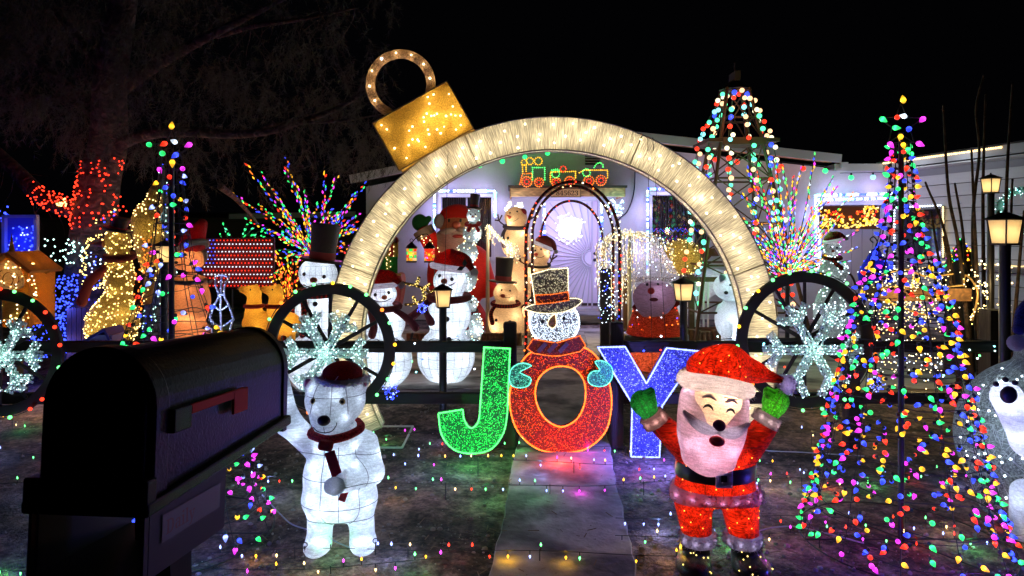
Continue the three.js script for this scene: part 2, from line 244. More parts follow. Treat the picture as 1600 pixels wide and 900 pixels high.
// ---------------------------------------------------------------- house
const HD = 12.7, hx = (px) => (px - 800) * HD / FPX, hy = (py) => EYE - (py - HOR) * HD / FPX;
const stucco = M([0.84, 0.8, 0.84], 0.95, { map: TX.stucco, bumpMap: TX.grain, bumpScale: 0.004 }), trimW = M([0.55, 0.53, 0.57], 0.6), darkTrim = M([0.05, 0.035, 0.025], 0.7), tan = M([0.95, 0.66, 0.33], 0.7, { map: TX.wood });
const glass = new THREE.MeshPhysicalMaterial({ color: 0xffffff, roughness: 0.03, transmission: 1, thickness: 0 });
{
  const h = thing('house', 'pale stucco house behind the yard with sunburst door and low gable roof', 'house', [0, 0, -HD]);
  const rect = (a, b, c, d) => [[hx(a), hy(d)], [hx(b), hy(d)], [hx(b), hy(c)], [hx(a), hy(c)]];
  const WL = [690, 768, 308, 402], WR = [1018, 1108, 305, 404], DR = [852, 934, 314, 482], GA = [1284, 1384, 320, 462];
  const wall = shape([[hx(572), 0], [hx(1400), 0], [hx(1400), hy(268)], [hx(1290), hy(262)], [hx(915), hy(222)], [hx(572), hy(292)]], [rect(...WL), rect(...WR), rect(...DR), rect(...GA)]);
  const wg = extr(wall, 0.14); wg.translate(0, 0, -0.14); part('wall', wg, stucco, h);
  part('back_wall', bx(10.2, 2.6, 0.12, 2.2, 1.3, -4.5), stucco, h);
  for (const x of [hx(572) + 0.06, hx(1400) - 0.06]) part('side_wall', bx(0.12, 2.5, 4.3, x, 1.25, -2.3), stucco, h);
  part('floor', bx(10, 0.1, 4.3, 2.2, 0.1, -2.3), darkTrim, h);
  // roof slopes with white fascia
  const slope = (x0, y0, x1, y1) => { const a = V(hx(x0), hy(y0), 0), b = V(hx(x1), hy(y1), 0), L = a.distanceTo(b), c = a.clone().add(b).multiplyScalar(0.5), an = atan2(b.y - a.y, b.x - a.x); return [c, L, an]; };
  for (const [x0, y0, x1, y1] of [[556, 289, 915, 216], [915, 216, 1296, 258]]) {
    const [c, L, an] = slope(x0, y0, x1, y1);
    const r = part('roof', bx(L, 0.07, 5.1, c.x, c.y + 0.1, -2.1, 0, 0, an), darkTrim, h); part('fascia', bx(L, 0.15, 0.03, c.x, c.y + 0.07, 0.46, 0, 0, an), trimW, h); part('soffit', bx(L - 0.02, 0.012, 0.43, c.x, c.y + 0.045, 0.225, 0, 0, an), tan, h);
  }
  part('carport_roof', bx(hx(1425) - hx(1290), 0.08, 4.9, (hx(1425) + hx(1290)) / 2, hy(263), -2.05), darkTrim, h); part('carport_fascia', bx(hx(1425) - hx(1288), 0.13, 0.03, (hx(1425) + hx(1288)) / 2, hy(265), 0.42), trimW, h);
  // windows
  for (const [a, b, c, d] of [WL, WR]) {
    const w = new THREE.Group(); w.name = 'window'; h.add(w); const x0 = hx(a), x1 = hx(b), y0 = hy(d), y1 = hy(c), mx = a < 800 ? (x0 + x1) / 2 : lerp(x0, x1, 0.74);
    part('frame', [bx(x1 - x0 + 0.1, 0.06, 0.08, (x0 + x1) / 2, y1 + 0.028, 0.02), bx(x1 - x0 + 0.1, 0.06, 0.08, (x0 + x1) / 2, y0 - 0.028, 0.02), bx(0.06, y1 - y0, 0.08, x0 - 0.028, (y0 + y1) / 2, 0.021), bx(0.06, y1 - y0, 0.08, x1 + 0.028, (y0 + y1) / 2, 0.021), bx(0.03, y1 - y0, 0.05, mx, (y0 + y1) / 2, -0.06)], trimW, w);
    part('pane', bx(x1 - x0, y1 - y0, 0.006, (x0 + x1) / 2, (y0 + y1) / 2, -0.07), glass, w);
    const cu = []; for (let i = 0; i < 22; i++) cu.push(cy(0.02, 0.026, y1 - y0, lerp(x0, x1, (i + 0.5) / 22), (y0 + y1) / 2, -0.2 + 0.012 * sin(i * 2.1), 6)); part('curtain', cu, M([0.05, 0.04, 0.035], 1), w);
    if (a > 800) bulbs('window_light', Array.from({ length: 150 }, () => ({ p: V(lerp(x0 + 0.05, mx, rnd()), y0 + (y1 - y0) * (0.05 + 0.45 * rnd() ** 1.5), -0.16), c: pick(['blue', 'blue', 'blue', 'red', 'green']) })), 0.008, 2, w);
    if (a > 800) bulbs('window_light', Array.from({ length: 70 }, (_, i) => ({ p: V(lerp(x0, x1 - 0.05, i / 70), y0 + (y1 - y0) * (0.45 + 0.02 * sin(i)), -0.15), c: 'blue' })), 0.008, 2, w);
  }
  // sunburst security door
  const x0 = hx(DR[0]), x1 = hx(DR[1]), y0 = hy(DR[3]), y1 = hy(DR[2]), dw = x1 - x0, dh = y1 - y0, d = new THREE.Group(); d.name = 'front_door'; h.add(d);
  part('door_panel', bx(dw, dh, 0.04, (x0 + x1) / 2, (y0 + y1) / 2, -0.09), M([0.78, 0.72, 0.82], 0.5), d);
  part('door_frame', [bx(0.07, dh, 0.1, x0 - 0.036, (y0 + y1) / 2, 0.02), bx(0.07, dh, 0.1, x1 + 0.036, (y0 + y1) / 2, 0.02), bx(dw + 0.15, 0.07, 0.101, (x0 + x1) / 2, y1 + 0.036, 0.02)], trimW, d);
  const hubP = V(x1 - 0.12, lerp(y0, y1, 0.47), -0.05), R0 = 0.17;
  for (let i = 0; i < 22; i++) {
    const an = lerp(PI * 0.5, PI * 1.5, (i + 0.5) / 22), dx = cos(an), dy = sin(an), tx = dx < -1e-3 ? (x0 + 0.03 - hubP.x) / dx : 9, ty = dy > 1e-3 ? (y1 - 0.03 - hubP.y) / dy : dy < -1e-3 ? (y0 + 0.03 - hubP.y) / dy : 9, t = min(tx, ty);
    if (t > R0) part('sunburst_ray', bar(hubP.clone().add(V(dx * R0, dy * R0, 0)), hubP.clone().add(V(dx * t, dy * t, 0)), 0.01, 6), trimW, d);
  }
  part('sunburst_hub', [T(new THREE.TorusGeometry(R0, 0.014, 6, 30, PI), hubP.x, hubP.y, hubP.z, 0, 0, PI / 2), T(new THREE.TorusGeometry(R0 * 0.75, 0.01, 6, 30, PI), hubP.x, hubP.y, hubP.z, 0, 0, PI / 2), bx(0.03, dh, 0.03, x1 - 0.1, (y0 + y1) / 2, -0.051)], trimW, d);
  part('door_handle', [cy(0.028, 0.028, 0.03, x1 - 0.05, hubP.y + 0.08, -0.04, 12, PI / 2), cy(0.03, 0.03, 0.05, x1 - 0.05, hubP.y - 0.04, -0.03, 12, PI / 2)], IRON, d);
  part('doorstep', [bx(1.5, 0.14, 0.7, (x0 + x1) / 2, 0.1, 0.4)], M([0.4, 0.38, 0.36], 0.9, { map: TX.concrete }), h); part('kick_plate', bx(dw, 0.05, 0.02, (x0 + x1) / 2, y0 + 0.07, -0.06), darkTrim, d);
  // garage bay
  const g0 = hx(GA[0]), g1 = hx(GA[1]), q0 = hy(GA[3]), q1 = hy(GA[2]);
  for (let i = 0; i < 6; i++) part('bay_panel', bx((g1 - g0) / 6 - 0.008, q1 - q0, 0.03, lerp(g0, g1, (i + 0.5) / 6), (q0 + q1) / 2, -0.1), M([0.36, 0.33, 0.34], 0.8), h);
  // louvred vent in the gable
  const vt = new THREE.Group(); vt.name = 'gable_vent'; h.add(vt); const vx = hx(926), vy = hy(248); part('vent_frame', [bx(0.3, 0.03, 0.03, vx, vy + 0.13, 0.02), bx(0.3, 0.03, 0.03, vx, vy - 0.13, 0.02)], trimW, vt); for (let i = 0; i < 5; i++) part('louvre', bx(0.28, 0.012, 0.05, vx, vy - 0.1 + i * 0.05, 0.02, 0.6), darkTrim, vt);
  part('wall_cable', tube([[hx(992), hy(262), 0.02], [hx(990), hy(300), 0.02], [hx(980), hy(330), 0.02], [hx(962), hy(352), 0.02], [hx(958), hy(420), 0.02]], 0.012, 40, 6), BLACK, h); part('downspout', bx(0.07, 2.2, 0.06, hx(600), 1.1, 0.04), trimW, h); part('doorbell', rb(0.06, 0.12, 0.03, 0.008, hx(948), hy(382), 0.015), BLACK, h); part('gutter', bx(hx(1296) - hx(1292) + 0.06, 0.1, 0.1, hx(1300), hy(262), 0.46), trimW, h);
  // door canopy with the address plaque
  const c = new THREE.Group(); c.name = 'door_canopy'; h.add(c); const ca = (px) => (px - 800) * 11.75 / FPX, cz = HD - 11.75, cyy = EYE - (300.5 - HOR) * 11.75 / FPX;
  part('canopy_fascia', bx(ca(976) - ca(798), 0.15, 0.04, (ca(976) + ca(798)) / 2, cyy, cz), tan, c); part('canopy_roof', bx(ca(980) - ca(794), 0.04, 0.98, (ca(980) + ca(794)) / 2, cyy + 0.1, cz - 0.47), darkTrim, c); part('canopy_side', [bx(0.03, 0.15, 0.93, ca(798), cyy, cz - 0.47), bx(0.03, 0.15, 0.93, ca(976), cyy, cz - 0.47)], tan, c); part('canopy_ceiling', bx(ca(976) - ca(798) - 0.04, 0.02, 0.92, (ca(976) + ca(798)) / 2, cyy - 0.03, cz - 0.48), trimW, c);
  const pw = 0.52, ph = 0.155, cv = document.createElement('canvas'); cv.width = 416; cv.height = 124; const x = cv.getContext('2d'); x.fillStyle = '#d0ac70'; x.fillRect(0, 0, 416, 124); x.strokeStyle = '#1a120a'; x.lineWidth = 8; x.strokeRect(6, 6, 404, 112); x.fillStyle = '#120c08'; x.font = 'bold 92px serif'; x.textAlign = 'center'; x.textBaseline = 'middle'; x.fillText('845623', 226, 66); x.font = 'bold 60px serif'; x.fillText('❧', 40, 62);
  const ct = new THREE.CanvasTexture(cv); ct.colorSpace = THREE.SRGBColorSpace;
  part('address_plaque', [T(new THREE.PlaneGeometry(pw, ph), ca(884), cyy - 0.01, cz + 0.034), ], M([1, 1, 1], 0.5, { map: ct }), c); part('plaque_board', bx(pw, ph, 0.012, ca(884), cyy - 0.01, cz + 0.027), darkTrim, c);
}
// neighbouring siding house that comes forward on the east side
{
  const A = at(1402, 365, 12.4), B = at(1660, 365, 9.45), d = B.clone().sub(A), L = hypot(d.x, d.z), ry = -atan2(d.z, d.x);
  const h = thing('siding_house', 'grey lap siding house wall with a light strip along its eave', 'house', [A.x, 0, A.z], ry);
  const sid = M([0.62, 0.59, 0.6], 0.75, { map: TX.stucco }), n = 13, top = 2.62, bh = top / n;
  for (let i = 0; i < n; i++) part('siding_board', bx(L, bh - 0.012, 0.022, L / 2, (i + 0.5) * bh, 0.006, -0.05), sid, h);
  part('wall_core', bx(L, top, 0.1, L / 2, top / 2, -0.062), darkTrim, h);
  part('roof', bx(L + 0.2, 0.06, 3.2, L / 2, top + 0.24, -1.3, -0.02), darkTrim, h); part('fascia', bx(L + 0.2, 0.14, 0.03, L / 2, top + 0.2, 0.34), M([0.3, 0.29, 0.3], 0.7), h); part('soffit', bx(L + 0.2, 0.02, 0.36, L / 2, top + 0.1, 0.16), sid, h); part('frieze', bx(L, 0.12, 0.03, L / 2, top + 0.03, 0.01), M([0.16, 0.15, 0.16], 0.8), h);
  const w = new THREE.Group(); w.name = 'window'; h.add(w); const wx = 0.55, wy = 1.62, ww = 0.95, wh = 0.8;
  part('frame', [bx(ww + 0.1, 0.05, 0.05, wx, wy + wh / 2 + 0.02, 0.035), bx(ww + 0.1, 0.05, 0.05, wx, wy - wh / 2 - 0.02, 0.035), bx(0.05, wh, 0.05, wx - ww / 2 - 0.02, wy, 0.036), bx(0.05, wh, 0.05, wx + ww / 2 + 0.02, wy, 0.036)], M([0.1, 0.1, 0.11], 0.6), w);
  part('pane', bx(ww, wh, 0.02, wx, wy, 0.03), M([0.01, 0.012, 0.02], 0.05), w);
  part('deck_ledge', bx(L, 0.06, 0.1, L / 2, 1.06, 0.06), M([0.12, 0.11, 0.11], 0.8), h);
  const e = thing('light_strip', 'white bulb strip running along the siding house eave', 'light string', [A.x, 0, A.z], ry);
  const pp = []; for (let i = 0; i < 60; i++) pp.push({ p: V(0.1 + i / 60 * (L * 0.78), top + 0.24, 0.37), c: 'warm' }); part('cable', bar([0.05, top + 0.255, 0.366], [L * 0.8, top + 0.255, 0.366], 0.006), WIRE, e); bulbs('bulb', pp, 0.017, 3, e, 'ball');
  const f = thing('light_strip', 'white bulb string outlining the dark window of the siding house', 'light string', [A.x, 0, A.z], ry), ww2 = ww / 2 + 0.06, ring = [];
  for (let i = 0; i < 26; i++) { ring.push({ p: V(wx - ww2, wy - wh / 2 - 0.45 + i / 26 * (wh + 0.5), 0.075), c: 'white' }, { p: V(wx + ww2, wy - wh / 2 + i / 26 * (wh + 0.05), 0.075), c: 'warm' }); } for (let i = 0; i < 20; i++) ring.push({ p: V(wx - ww2 + i / 20 * ww2 * 2, wy + wh / 2 + 0.05, 0.075), c: 'white' });
  bulbs('bulb', ring, 0.016, 3, f, 'ball'); part('cable', [bar([wx - ww2, wy - wh, 0.068], [wx - ww2, wy + wh / 2, 0.068], 0.005), bar([wx + ww2, wy - wh / 2, 0.068], [wx + ww2, wy + wh / 2, 0.068], 0.005)], WIRE, f);
  const s = thing('rope_light', 'white rope light along the ledge under the grey siding', 'rope light', [A.x, 0, A.z], ry), Q = []; for (let i = 0; i <= 12; i++) Q.push([wx + ww2 + 0.05 + i / 12 * (L - wx - ww2 - 0.1), 1.13 + 0.012 * sin(i * 2), 0.13]); part('light_tube', tube(Q, 0.011, 60, 6), E('warm', 1.6), s);
  for (const t of [0.3, 0.6]) lamp([L * t, 1.25, 0.5], 'white', 0.14, s), lamp([L * t, top + 0.1, 0.7], 'white', 0.16, e);
}
// dark house next door to the west
{
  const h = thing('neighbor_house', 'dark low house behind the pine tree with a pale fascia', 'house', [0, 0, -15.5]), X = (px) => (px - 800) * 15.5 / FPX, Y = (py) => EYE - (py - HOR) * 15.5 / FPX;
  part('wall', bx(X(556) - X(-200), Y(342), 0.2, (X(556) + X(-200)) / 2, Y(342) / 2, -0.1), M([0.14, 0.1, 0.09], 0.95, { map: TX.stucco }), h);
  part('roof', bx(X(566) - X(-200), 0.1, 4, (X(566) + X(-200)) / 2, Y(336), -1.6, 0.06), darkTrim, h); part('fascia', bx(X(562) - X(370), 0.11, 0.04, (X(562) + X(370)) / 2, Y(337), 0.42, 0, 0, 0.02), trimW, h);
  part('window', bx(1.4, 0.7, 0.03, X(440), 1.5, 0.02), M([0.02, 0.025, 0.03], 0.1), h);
}

// ---------------------------------------------------------------- big pine at the west side
const treeD = 7.6;
{
  const t = thing('pine_tree', 'huge pine tree with drooping dark needles and light wrapped trunk', 'tree', [0, 0, 0]);
  const bark = M([0.26, 0.22, 0.24], 0.95, { map: TX.bark, bumpMap: TX.bark, bumpScale: 0.03 }), P = (x, y, dz = 0) => at(x, y, treeD + dz);
  const trunk = part('trunk', tube([P(150, 602), P(146, 540), P(142, 440), P(148, 350), P(156, 280), P(170, 220), P(172, 130, -0.2), P(190, 20, -0.4), P(215, -120, -0.5)], (k) => 0.3 - 0.2 * k + 0.12 * exp(-k * 14), 60, 14), bark, t);
  const limbs = [
    [[150, 335], [110, 325], [66, 308], [20, 262], [-40, 210], [-120, 170]], [[166, 240], [200, 220], [240, 208], [290, 206], [360, 210], [420, 205], [470, 190], [530, 168], [585, 132]],
    [[400, 208], [430, 195], [480, 192], [540, 188], [600, 178]], [[172, 200], [150, 170], [110, 140], [60, 100], [0, 62]], [[174, 150], [230, 110], [300, 70], [380, 30], [460, -10]], [[178, 120], [140, 80], [90, 20], [40, -60]],
    [[160, 190], [110, 158], [50, 150], [0, 148]], [[340, 55], [400, 40], [470, 30], [560, 12]], [[345, 292], [370, 312], [395, 340], [405, 352]],
  ];
  const cl = [];
  limbs.forEach((l, i) => { const dz = [0.3, -0.7, -1.2, 0.5, -0.6, 0.2, 0.6, -1.0, 2.2][i]; const pts = l.map((p, k) => P(p[0], p[1], dz * k / (l.length - 1))), r0 = [0.13, 0.075, 0.03, 0.1, 0.09, 0.07, 0.05, 0.04, 0.04][i]; part('limb', tube(pts, (k) => r0 * (1 - 0.78 * k), 40, 8), bark, t); if (i !== 8) along(pts, 24).forEach((p, k) => k > 4 && cl.push(p)); });
  // bare twigs hanging below the limbs
  const tw = []; for (let i = 0; i < 150; i++) { const a = pick(cl).clone(), q = [a]; let dir = V(rr(-1, 1), rr(-1, 0.1), rr(-0.6, 0.6)).normalize(), L = rr(0.06, 0.16); for (let k = 0; k < 4; k++) { dir.add(V(rr(-0.5, 0.5), rr(-0.6, 0.15), rr(-0.4, 0.4))).normalize(); q.push(q[k].clone().addScaledVector(dir, L)); } tw.push(tube(q, (k) => 0.007 * (1 - 0.8 * k), 8, 4)); }
  part('twig', tw, bark, t, 'stuff');
  // needle sprays through the crown
  const N = 2200, np = 34, pos = new Float32Array(N * np * 9); let w = 0; const a = V(0, 0, 0), d = V(0, 0, 0), s = V(0, 0, 0);
  const low = (x) => x < 90 ? 190 : x < 200 ? 235 : x < 300 ? 255 : x < 430 ? 285 : x < 560 ? 270 : 250;
  for (let i = 0; i < N; i++) {
    let px, py; const c = floor(i / 11), hx0 = hash(c, 1, 3), hy0 = hash(c, 2, 3), hz0 = hash(c, 4, 3); px = -90 + 700 * hx0 + 34 * (rnd() + rnd() - 1); py = lerp(-60, low(px), hy0 ** 0.8) + 26 * (rnd() + rnd() - 1); if (px > 470 && py < 60 + (px - 470) * 0.5 && rnd() < 0.4) px -= 250;
    const D = 6.1 + 2.4 * hz0 + 0.3 * rnd(); a.copy(at(px, py, D)); const flow = V(rr(-0.7, 0.7), rr(-1.1, -0.05), rr(-0.5, 0.5)).normalize(), L = rr(0.1, 0.26);
    for (let k = 0; k < np; k++) { const u = rnd(), b = a.clone().addScaledVector(flow, L * u); b.y -= 0.09 * u * u; d.set(rr(-1, 1), rr(-1.1, 0.7), rr(-1, 1)).addScaledVector(flow, 0.8).normalize(); s.set(rr(-1, 1), rr(-1, 1), rr(-1, 1)).cross(d).normalize().multiplyScalar(0.0022); const l = rr(0.05, 0.11); b.clone().add(s).toArray(pos, w); b.clone().sub(s).toArray(pos, w + 3); b.clone().addScaledVector(d, l).toArray(pos, w + 6); w += 9; }
  }
  const g = new THREE.BufferGeometry(); g.setAttribute('position', new THREE.BufferAttribute(pos, 3)); g.computeVertexNormals();
  part('crown', g, M([0.095, 0.085, 0.065], 0.9, { side: THREE.DoubleSide }), t, 'stuff');
  // light nets wrapped round the trunk: red high up, white, then blue
  const wrap = (name, label, y0, y1, col, n, extra) => { const o = thing(name, label, 'string lights'), out = scatter(trunk, n, [col], 0.014, (p, q) => { const py = HOR + (EYE - p.y) * FPX / -p.z; return py > y0 && py < y1 && q.z > -0.3; }); if (extra) out.push(...extra); bulbs('bulb', out, 0.0115, 4, o); return o; };
  const lm = along([P(140, 335), P(100, 318), P(62, 300)], 100).map((p) => ({ p: p.add(V(rr(-0.04, 0.04), rr(-0.12, 0.12), 0.14)), c: 'red' }));
  lm.push(...Array.from({ length: 14 }, () => ({ p: P(rr(85, 105), rr(310, 322), -0.25), c: 'gold' })));
  const r = wrap('red_string_lights', 'red string lights wound round the pine trunk and its low limb', 245, 358, 'red', 230, lm); lamp(P(150, 300, -0.5), 'red', 0.07, r); lamp(P(90, 320, -0.4), 'red', 0.03, r);
  wrap('white_string_lights', 'sparse cool white lights on the pine trunk below the red lights', 366, 412, 'ice', 60, Array.from({ length: 40 }, () => ({ p: P(rr(70, 140), rr(372, 412), -0.3), c: 'ice' })));
  const b = wrap('blue_string_lights', 'blue string lights netted over the base of the pine trunk', 428, 560, 'blue', 220, Array.from({ length: 430 }, () => { const y = rr(430, 560); return { p: P(rr(44, 122), y, -0.3 - rnd() * 0.3), c: 'blue' }; })); lamp(P(95, 480, -0.9), 'blue', 0.2, b); lamp(P(95, 540, -0.9), 'blue', 0.15, b);
}

// ---------------------------------------------------------------- mailbox
{
  const t = thing('mailbox', 'large black mailbox with a red flag on a post in the foreground', 'mailbox', [-0.757, 1.116, -1.25], -0.098); t.rotation.x = -0.066; t.scale.setScalar(1.06);
  const plastic = new THREE.MeshPhysicalMaterial({ color: new THREE.Color().setRGB(0.03, 0.03, 0.11), map: scuff, roughness: 0.4, specularIntensity: 0.14, bumpMap: rep(TX.grain, 6, 6), bumpScale: 0.0006 }), w = 0.096, L = 0.52;
  const arch = (r, y0, hw) => { const p = [[-hw, y0], [hw, y0]]; for (let i = 0; i <= 20; i++) { const a = i / 20 * PI; p.push([r * cos(a), 0.155 + r * sin(a)]); } return shape(p); };
  const g = extr(arch(w, 0.01, w), L - 0.01, 0.003); g.translate(0, 0, -L); part('box', T(g, 0, 0, 0, 0), plastic, t);
  const rim = extr(arch(w + 0.006, 0.006, w + 0.006), 0.035, 0.003); rim.translate(0, 0, -0.03); part('front_rim', rim, plastic, t);
  const door = extr(arch(w - 0.006, 0.014, w - 0.006), 0.012, 0.004); door.translate(0, 0, 0.006); part('door', door, plastic, t);
  part('door_pull', rb(0.03, 0.012, 0.012, 0.003, 0, 0.232, 0.026), plastic, t);
  part('base_plate', [T(rb(0.23, 0.024, L + 0.05, 0.006, 0, -0.006, -L / 2 + 0.012), 0, 0, 0, 0.066), rb(0.225, 0.05, 0.03, 0.005, 0, 0.016, 0.022)], plastic, t);
  const back = extr(arch(w + 0.004, 0.006, w + 0.004), 0.02, 0.003); back.translate(0, 0.0, -L - 0.01); part('back_rim', T(back, 0, 0, 0, 0), plastic, t);
  const f = new THREE.Group(); f.name = 'flag'; t.add(f); const red = new THREE.MeshPhysicalMaterial({ color: new THREE.Color().setRGB(0.95, 0.07, 0.015), roughness: 0.6, specularIntensity: 0.1 });
  part('flag_bracket', rb(0.02, 0.042, 0.055, 0.003, w + 0.009, 0.125, -0.06), plastic, f); part('flag_arm', rb(0.006, 0.018, 0.2, 0.002, w + 0.014, 0.137, -0.19), red, f); part('flag_tab', rb(0.006, 0.048, 0.06, 0.002, w + 0.0145, 0.12, -0.275), red, f);
  // newspaper tube slung underneath
  const n = new THREE.Group(); n.name = 'newspaper_tube'; t.add(n); const pl = new THREE.MeshPhysicalMaterial({ color: new THREE.Color().setRGB(0.07, 0.068, 0.08), roughness: 0.6, specularIntensity: 0.3 }), x0 = -0.12, x1 = 0.07;
  for (const x of [x1, x0 - 0.02]) part('tube_side', bx(0.005, 0.125, 0.26, x, -0.086, -0.165), pl, n); part('tube_bottom', bx(x1 - x0 + 0.02, 0.005, 0.26, (x0 + x1) / 2 - 0.01, -0.15, -0.165), pl, n); part('tube_top', bx(x1 - x0 + 0.01, 0.004, 0.26, (x0 + x1) / 2 - 0.01, -0.022, -0.165), pl, n);
  part('tube_lip', extr(shape([[-0.145, -0.03], [0.073, -0.03], [0.073, -0.152], [-0.145, -0.152]], [[[-0.139, -0.036], [0.067, -0.036], [0.067, -0.146], [-0.139, -0.146]]]), 0.012).translate(0, 0, -0.032), pl, n);
  const cv = document.createElement('canvas'); cv.width = 256; cv.height = 64; const c = cv.getContext('2d'); c.fillStyle = '#4a4a50'; c.fillRect(0, 0, 256, 64); c.fillStyle = '#552a22'; c.font = 'bold 46px serif'; c.textBaseline = 'middle'; c.fillText('Daily', 14, 34); const ct = new THREE.CanvasTexture(cv); ct.colorSpace = THREE.SRGBColorSpace;
  part('printed_name', T(new THREE.PlaneGeometry(0.2, 0.05), x1 + 0.0045, -0.075, -0.17, 0, PI / 2), M([1, 1, 1], 0.55, { map: ct }), n);
  part('post', bx(0.075, 1.14, 0.075, -0.03, -0.573, -0.27, 0.066), M([0.03, 0.022, 0.02], 0.85, { map: TX.wood }), t);
}

// ---------------------------------------------------------------- waving polar bear
{
  const D = 3.46, s = D / FPX, t = thing('light_up_polar_bear', 'lit white polar bear in a dark red hat and scarf waving beside the mailbox', 'bear figure', [at(530, 365, D).x, 0, -D], 0.1);
  const X = (px) => (px - 530) * s, Y = (py) => (858 - py) * s;
  const head = [X(525), Y(622)];
  const f = field([
    ['e', [X(531), Y(745), 0], [0.182, 0.2, 0.14]], ['e', [X(531), Y(778), 0], [0.19, 0.115, 0.148]], ['e', [X(529), Y(690), 0], [0.142, 0.12, 0.115]],
    ['e', [head[0], head[1], 0.02], [0.15, 0.135, 0.125], 0, 0, 0.03], ['e', [X(520), Y(645), 0.12], [0.085, 0.066, 0.065], 0, 0, 0.06],
    ['c', [X(488), Y(693), 0], [X(450), Y(655), 0.0], 0.062, 0.062], ['c', [X(450), Y(655), 0], [X(436), Y(585), -0.01], 0.06, 0.05],
    ['c', [X(572), Y(690), 0.03], [X(583), Y(728), 0.1], 0.062, 0.06], ['c', [X(583), Y(728), 0.1], [X(545), Y(735), 0.165], 0.056, 0.05, 0.03],
    ['c', [X(502), Y(795), 0], [X(500), Y(843), 0.005], 0.066, 0.062], ['e', [X(498), Y(846), 0.05], [0.062, 0.042, 0.085]], ['c', [X(563), Y(795), 0], [X(566), Y(843), 0.005], 0.066, 0.062], ['e', [X(569), Y(846), 0.05], [0.064, 0.042, 0.085]],
    ['e', [X(484), Y(597), 0], [0.032, 0.036, 0.018]], ['e', [X(567), Y(597), 0], [0.032, 0.036, 0.018]],
  ], 0.035);
  const g = skin(f, [0, 0.5, 0.02], 0.56, 84);
  part('body', g, fabric([0.86, 0.9, 0.96]), t);
  part('frame_wire', wires(f, X(531), 0, [Y(805), Y(780), Y(738), Y(700)], [-0.5, 0.1, 0.75, 2.6, 3.6], Y(812), Y(688), 0.0018).concat(wires(f, head[0], 0.02, [Y(612)], [-0.75, 0, 0.6], Y(636), Y(575), 0.0016)), M([0.1, 0.1, 0.12], 0.7), t, 'stuff');
  const fp = (px, py, up = 0) => { const x = X(px), y = Y(py); let z = 0.4; for (let i = 0; i < 60; i++) { const d = f(x, y, z); if (d < 0.001) break; z -= max(d * 0.8, 0.001); } return [x, y, z + up]; };
  const eyeM = M([0.02, 0.015, 0.01], 0.15), gold = M([0.45, 0.28, 0.08], 0.3);
  for (const [a, b] of [[497, 617], [541, 617]]) { const p = fp(a, b); part('eye', el(...p, 0.015, 0.015, 0.01, 14), gold, t); part('pupil', el(p[0], p[1], p[2] + 0.006, 0.009, 0.009, 0.007, 12), eyeM, t); }
  { const p = fp(516, 641); part('nose', el(p[0], p[1], p[2], 0.031, 0.026, 0.02, 18), BLACK, t); }
  part('mouth', [tube([fp(499, 653), fp(505, 659), fp(516, 661), fp(527, 658), fp(534, 649), fp(534, 645)].map((p) => [p[0], p[1], p[2] + 0.002]), 0.0024, 24, 5), tube([fp(516, 651), fp(516, 660)].map((p) => [p[0], p[1], p[2] + 0.002]), 0.0016, 6, 4)], BLACK, t);
  for (const [a, b] of [[484, 597], [567, 598]]) part('ear_lining', el(X(a), Y(b), 0.017, 0.02, 0.026, 0.006, 14), fabric([0.8, 0.22, 0.42], { map: null, transmission: 0.35 }), t);
  const hat = new THREE.Group(); hat.name = 'hat'; t.add(hat);
  part('hat_dome', el(X(536), Y(582), 0.02, 0.1, 0.062, 0.1, 24), mesh3([0.3, 0.012, 0.01], { transmission: 0.15 }), hat);
  const furB = []; for (let i = 0; i < 260; i++) { const a = rnd() * 2 * PI, c = [X(536) + 0.112 * cos(a), Y(591) + rr(-0.012, 0.014), 0.02 + 0.112 * sin(a)], d = V(cos(a) + rr(-0.7, 0.7), rr(-0.7, 0.9), sin(a) + rr(-0.7, 0.7)).normalize(); furB.push(bar(c, v3(c).addScaledVector(d, rr(0.02, 0.04)), 0.0028, 4, 0.0006)); }
  part('hat_brim', [T(new THREE.TorusGeometry(0.106, 0.017, 10, 40), X(536), Y(591), 0.02, PI / 2), ...furB], M([0.72, 0.72, 0.78], 0.9), hat);
  const sc = new THREE.Group(); sc.name = 'scarf'; t.add(sc); const scM = mesh3([0.7, 0.03, 0.035], { transmission: 0.3 });
  const ring = []; for (let i = 0; i < 26; i++) { const a = i / 26 * 2 * PI, y = Y(668) - 0.022 * cos(a) + 0.01 * sin(a), q = surf(f, X(530), 0, a, y, 0.2) || V(0.1 * sin(a), y, 0.1 * cos(a)), rx = min(hypot(q.x - X(530), q.z), 0.135); ring.push([X(530) + (rx + 0.002) * sin(a), y, (rx + 0.002) * cos(a)]); }
  part('scarf_wrap', T(tube(ring, 0.022, 80, 8, true), 0, 0, 0), scM, sc); part('scarf_knot', rb(0.07, 0.05, 0.045, 0.014, X(517), Y(681), 0.145, 0, 0, -0.2), scM, sc);
  part('scarf_tail', [rb(0.05, 0.17, 0.014, 0.005, X(531), Y(715), 0.16, -0.1, 0, 0.32), rb(0.035, 0.09, 0.012, 0.004, X(545), Y(752), 0.15, 0, 0, -0.35)], scM, sc);
  for (const [x, z] of [[-0.15, 0.1], [0.19, 0.09]]) part('ground_stake', [bar([x, 0, z], [x, 0.07, z], 0.003, 6), T(new THREE.TorusGeometry(0.012, 0.0025, 6, 14), x, 0.075, z)], IRON, t);
  part('paw_pad', el(X(533), Y(736), 0.208, 0.052, 0.045, 0.022, 18), fabric([0.75, 0.78, 0.86], { transmission: 0.4 }), t); lamp([X(533), Y(736), 0.2], [0.7, 0.8, 1], 0.0022, t);
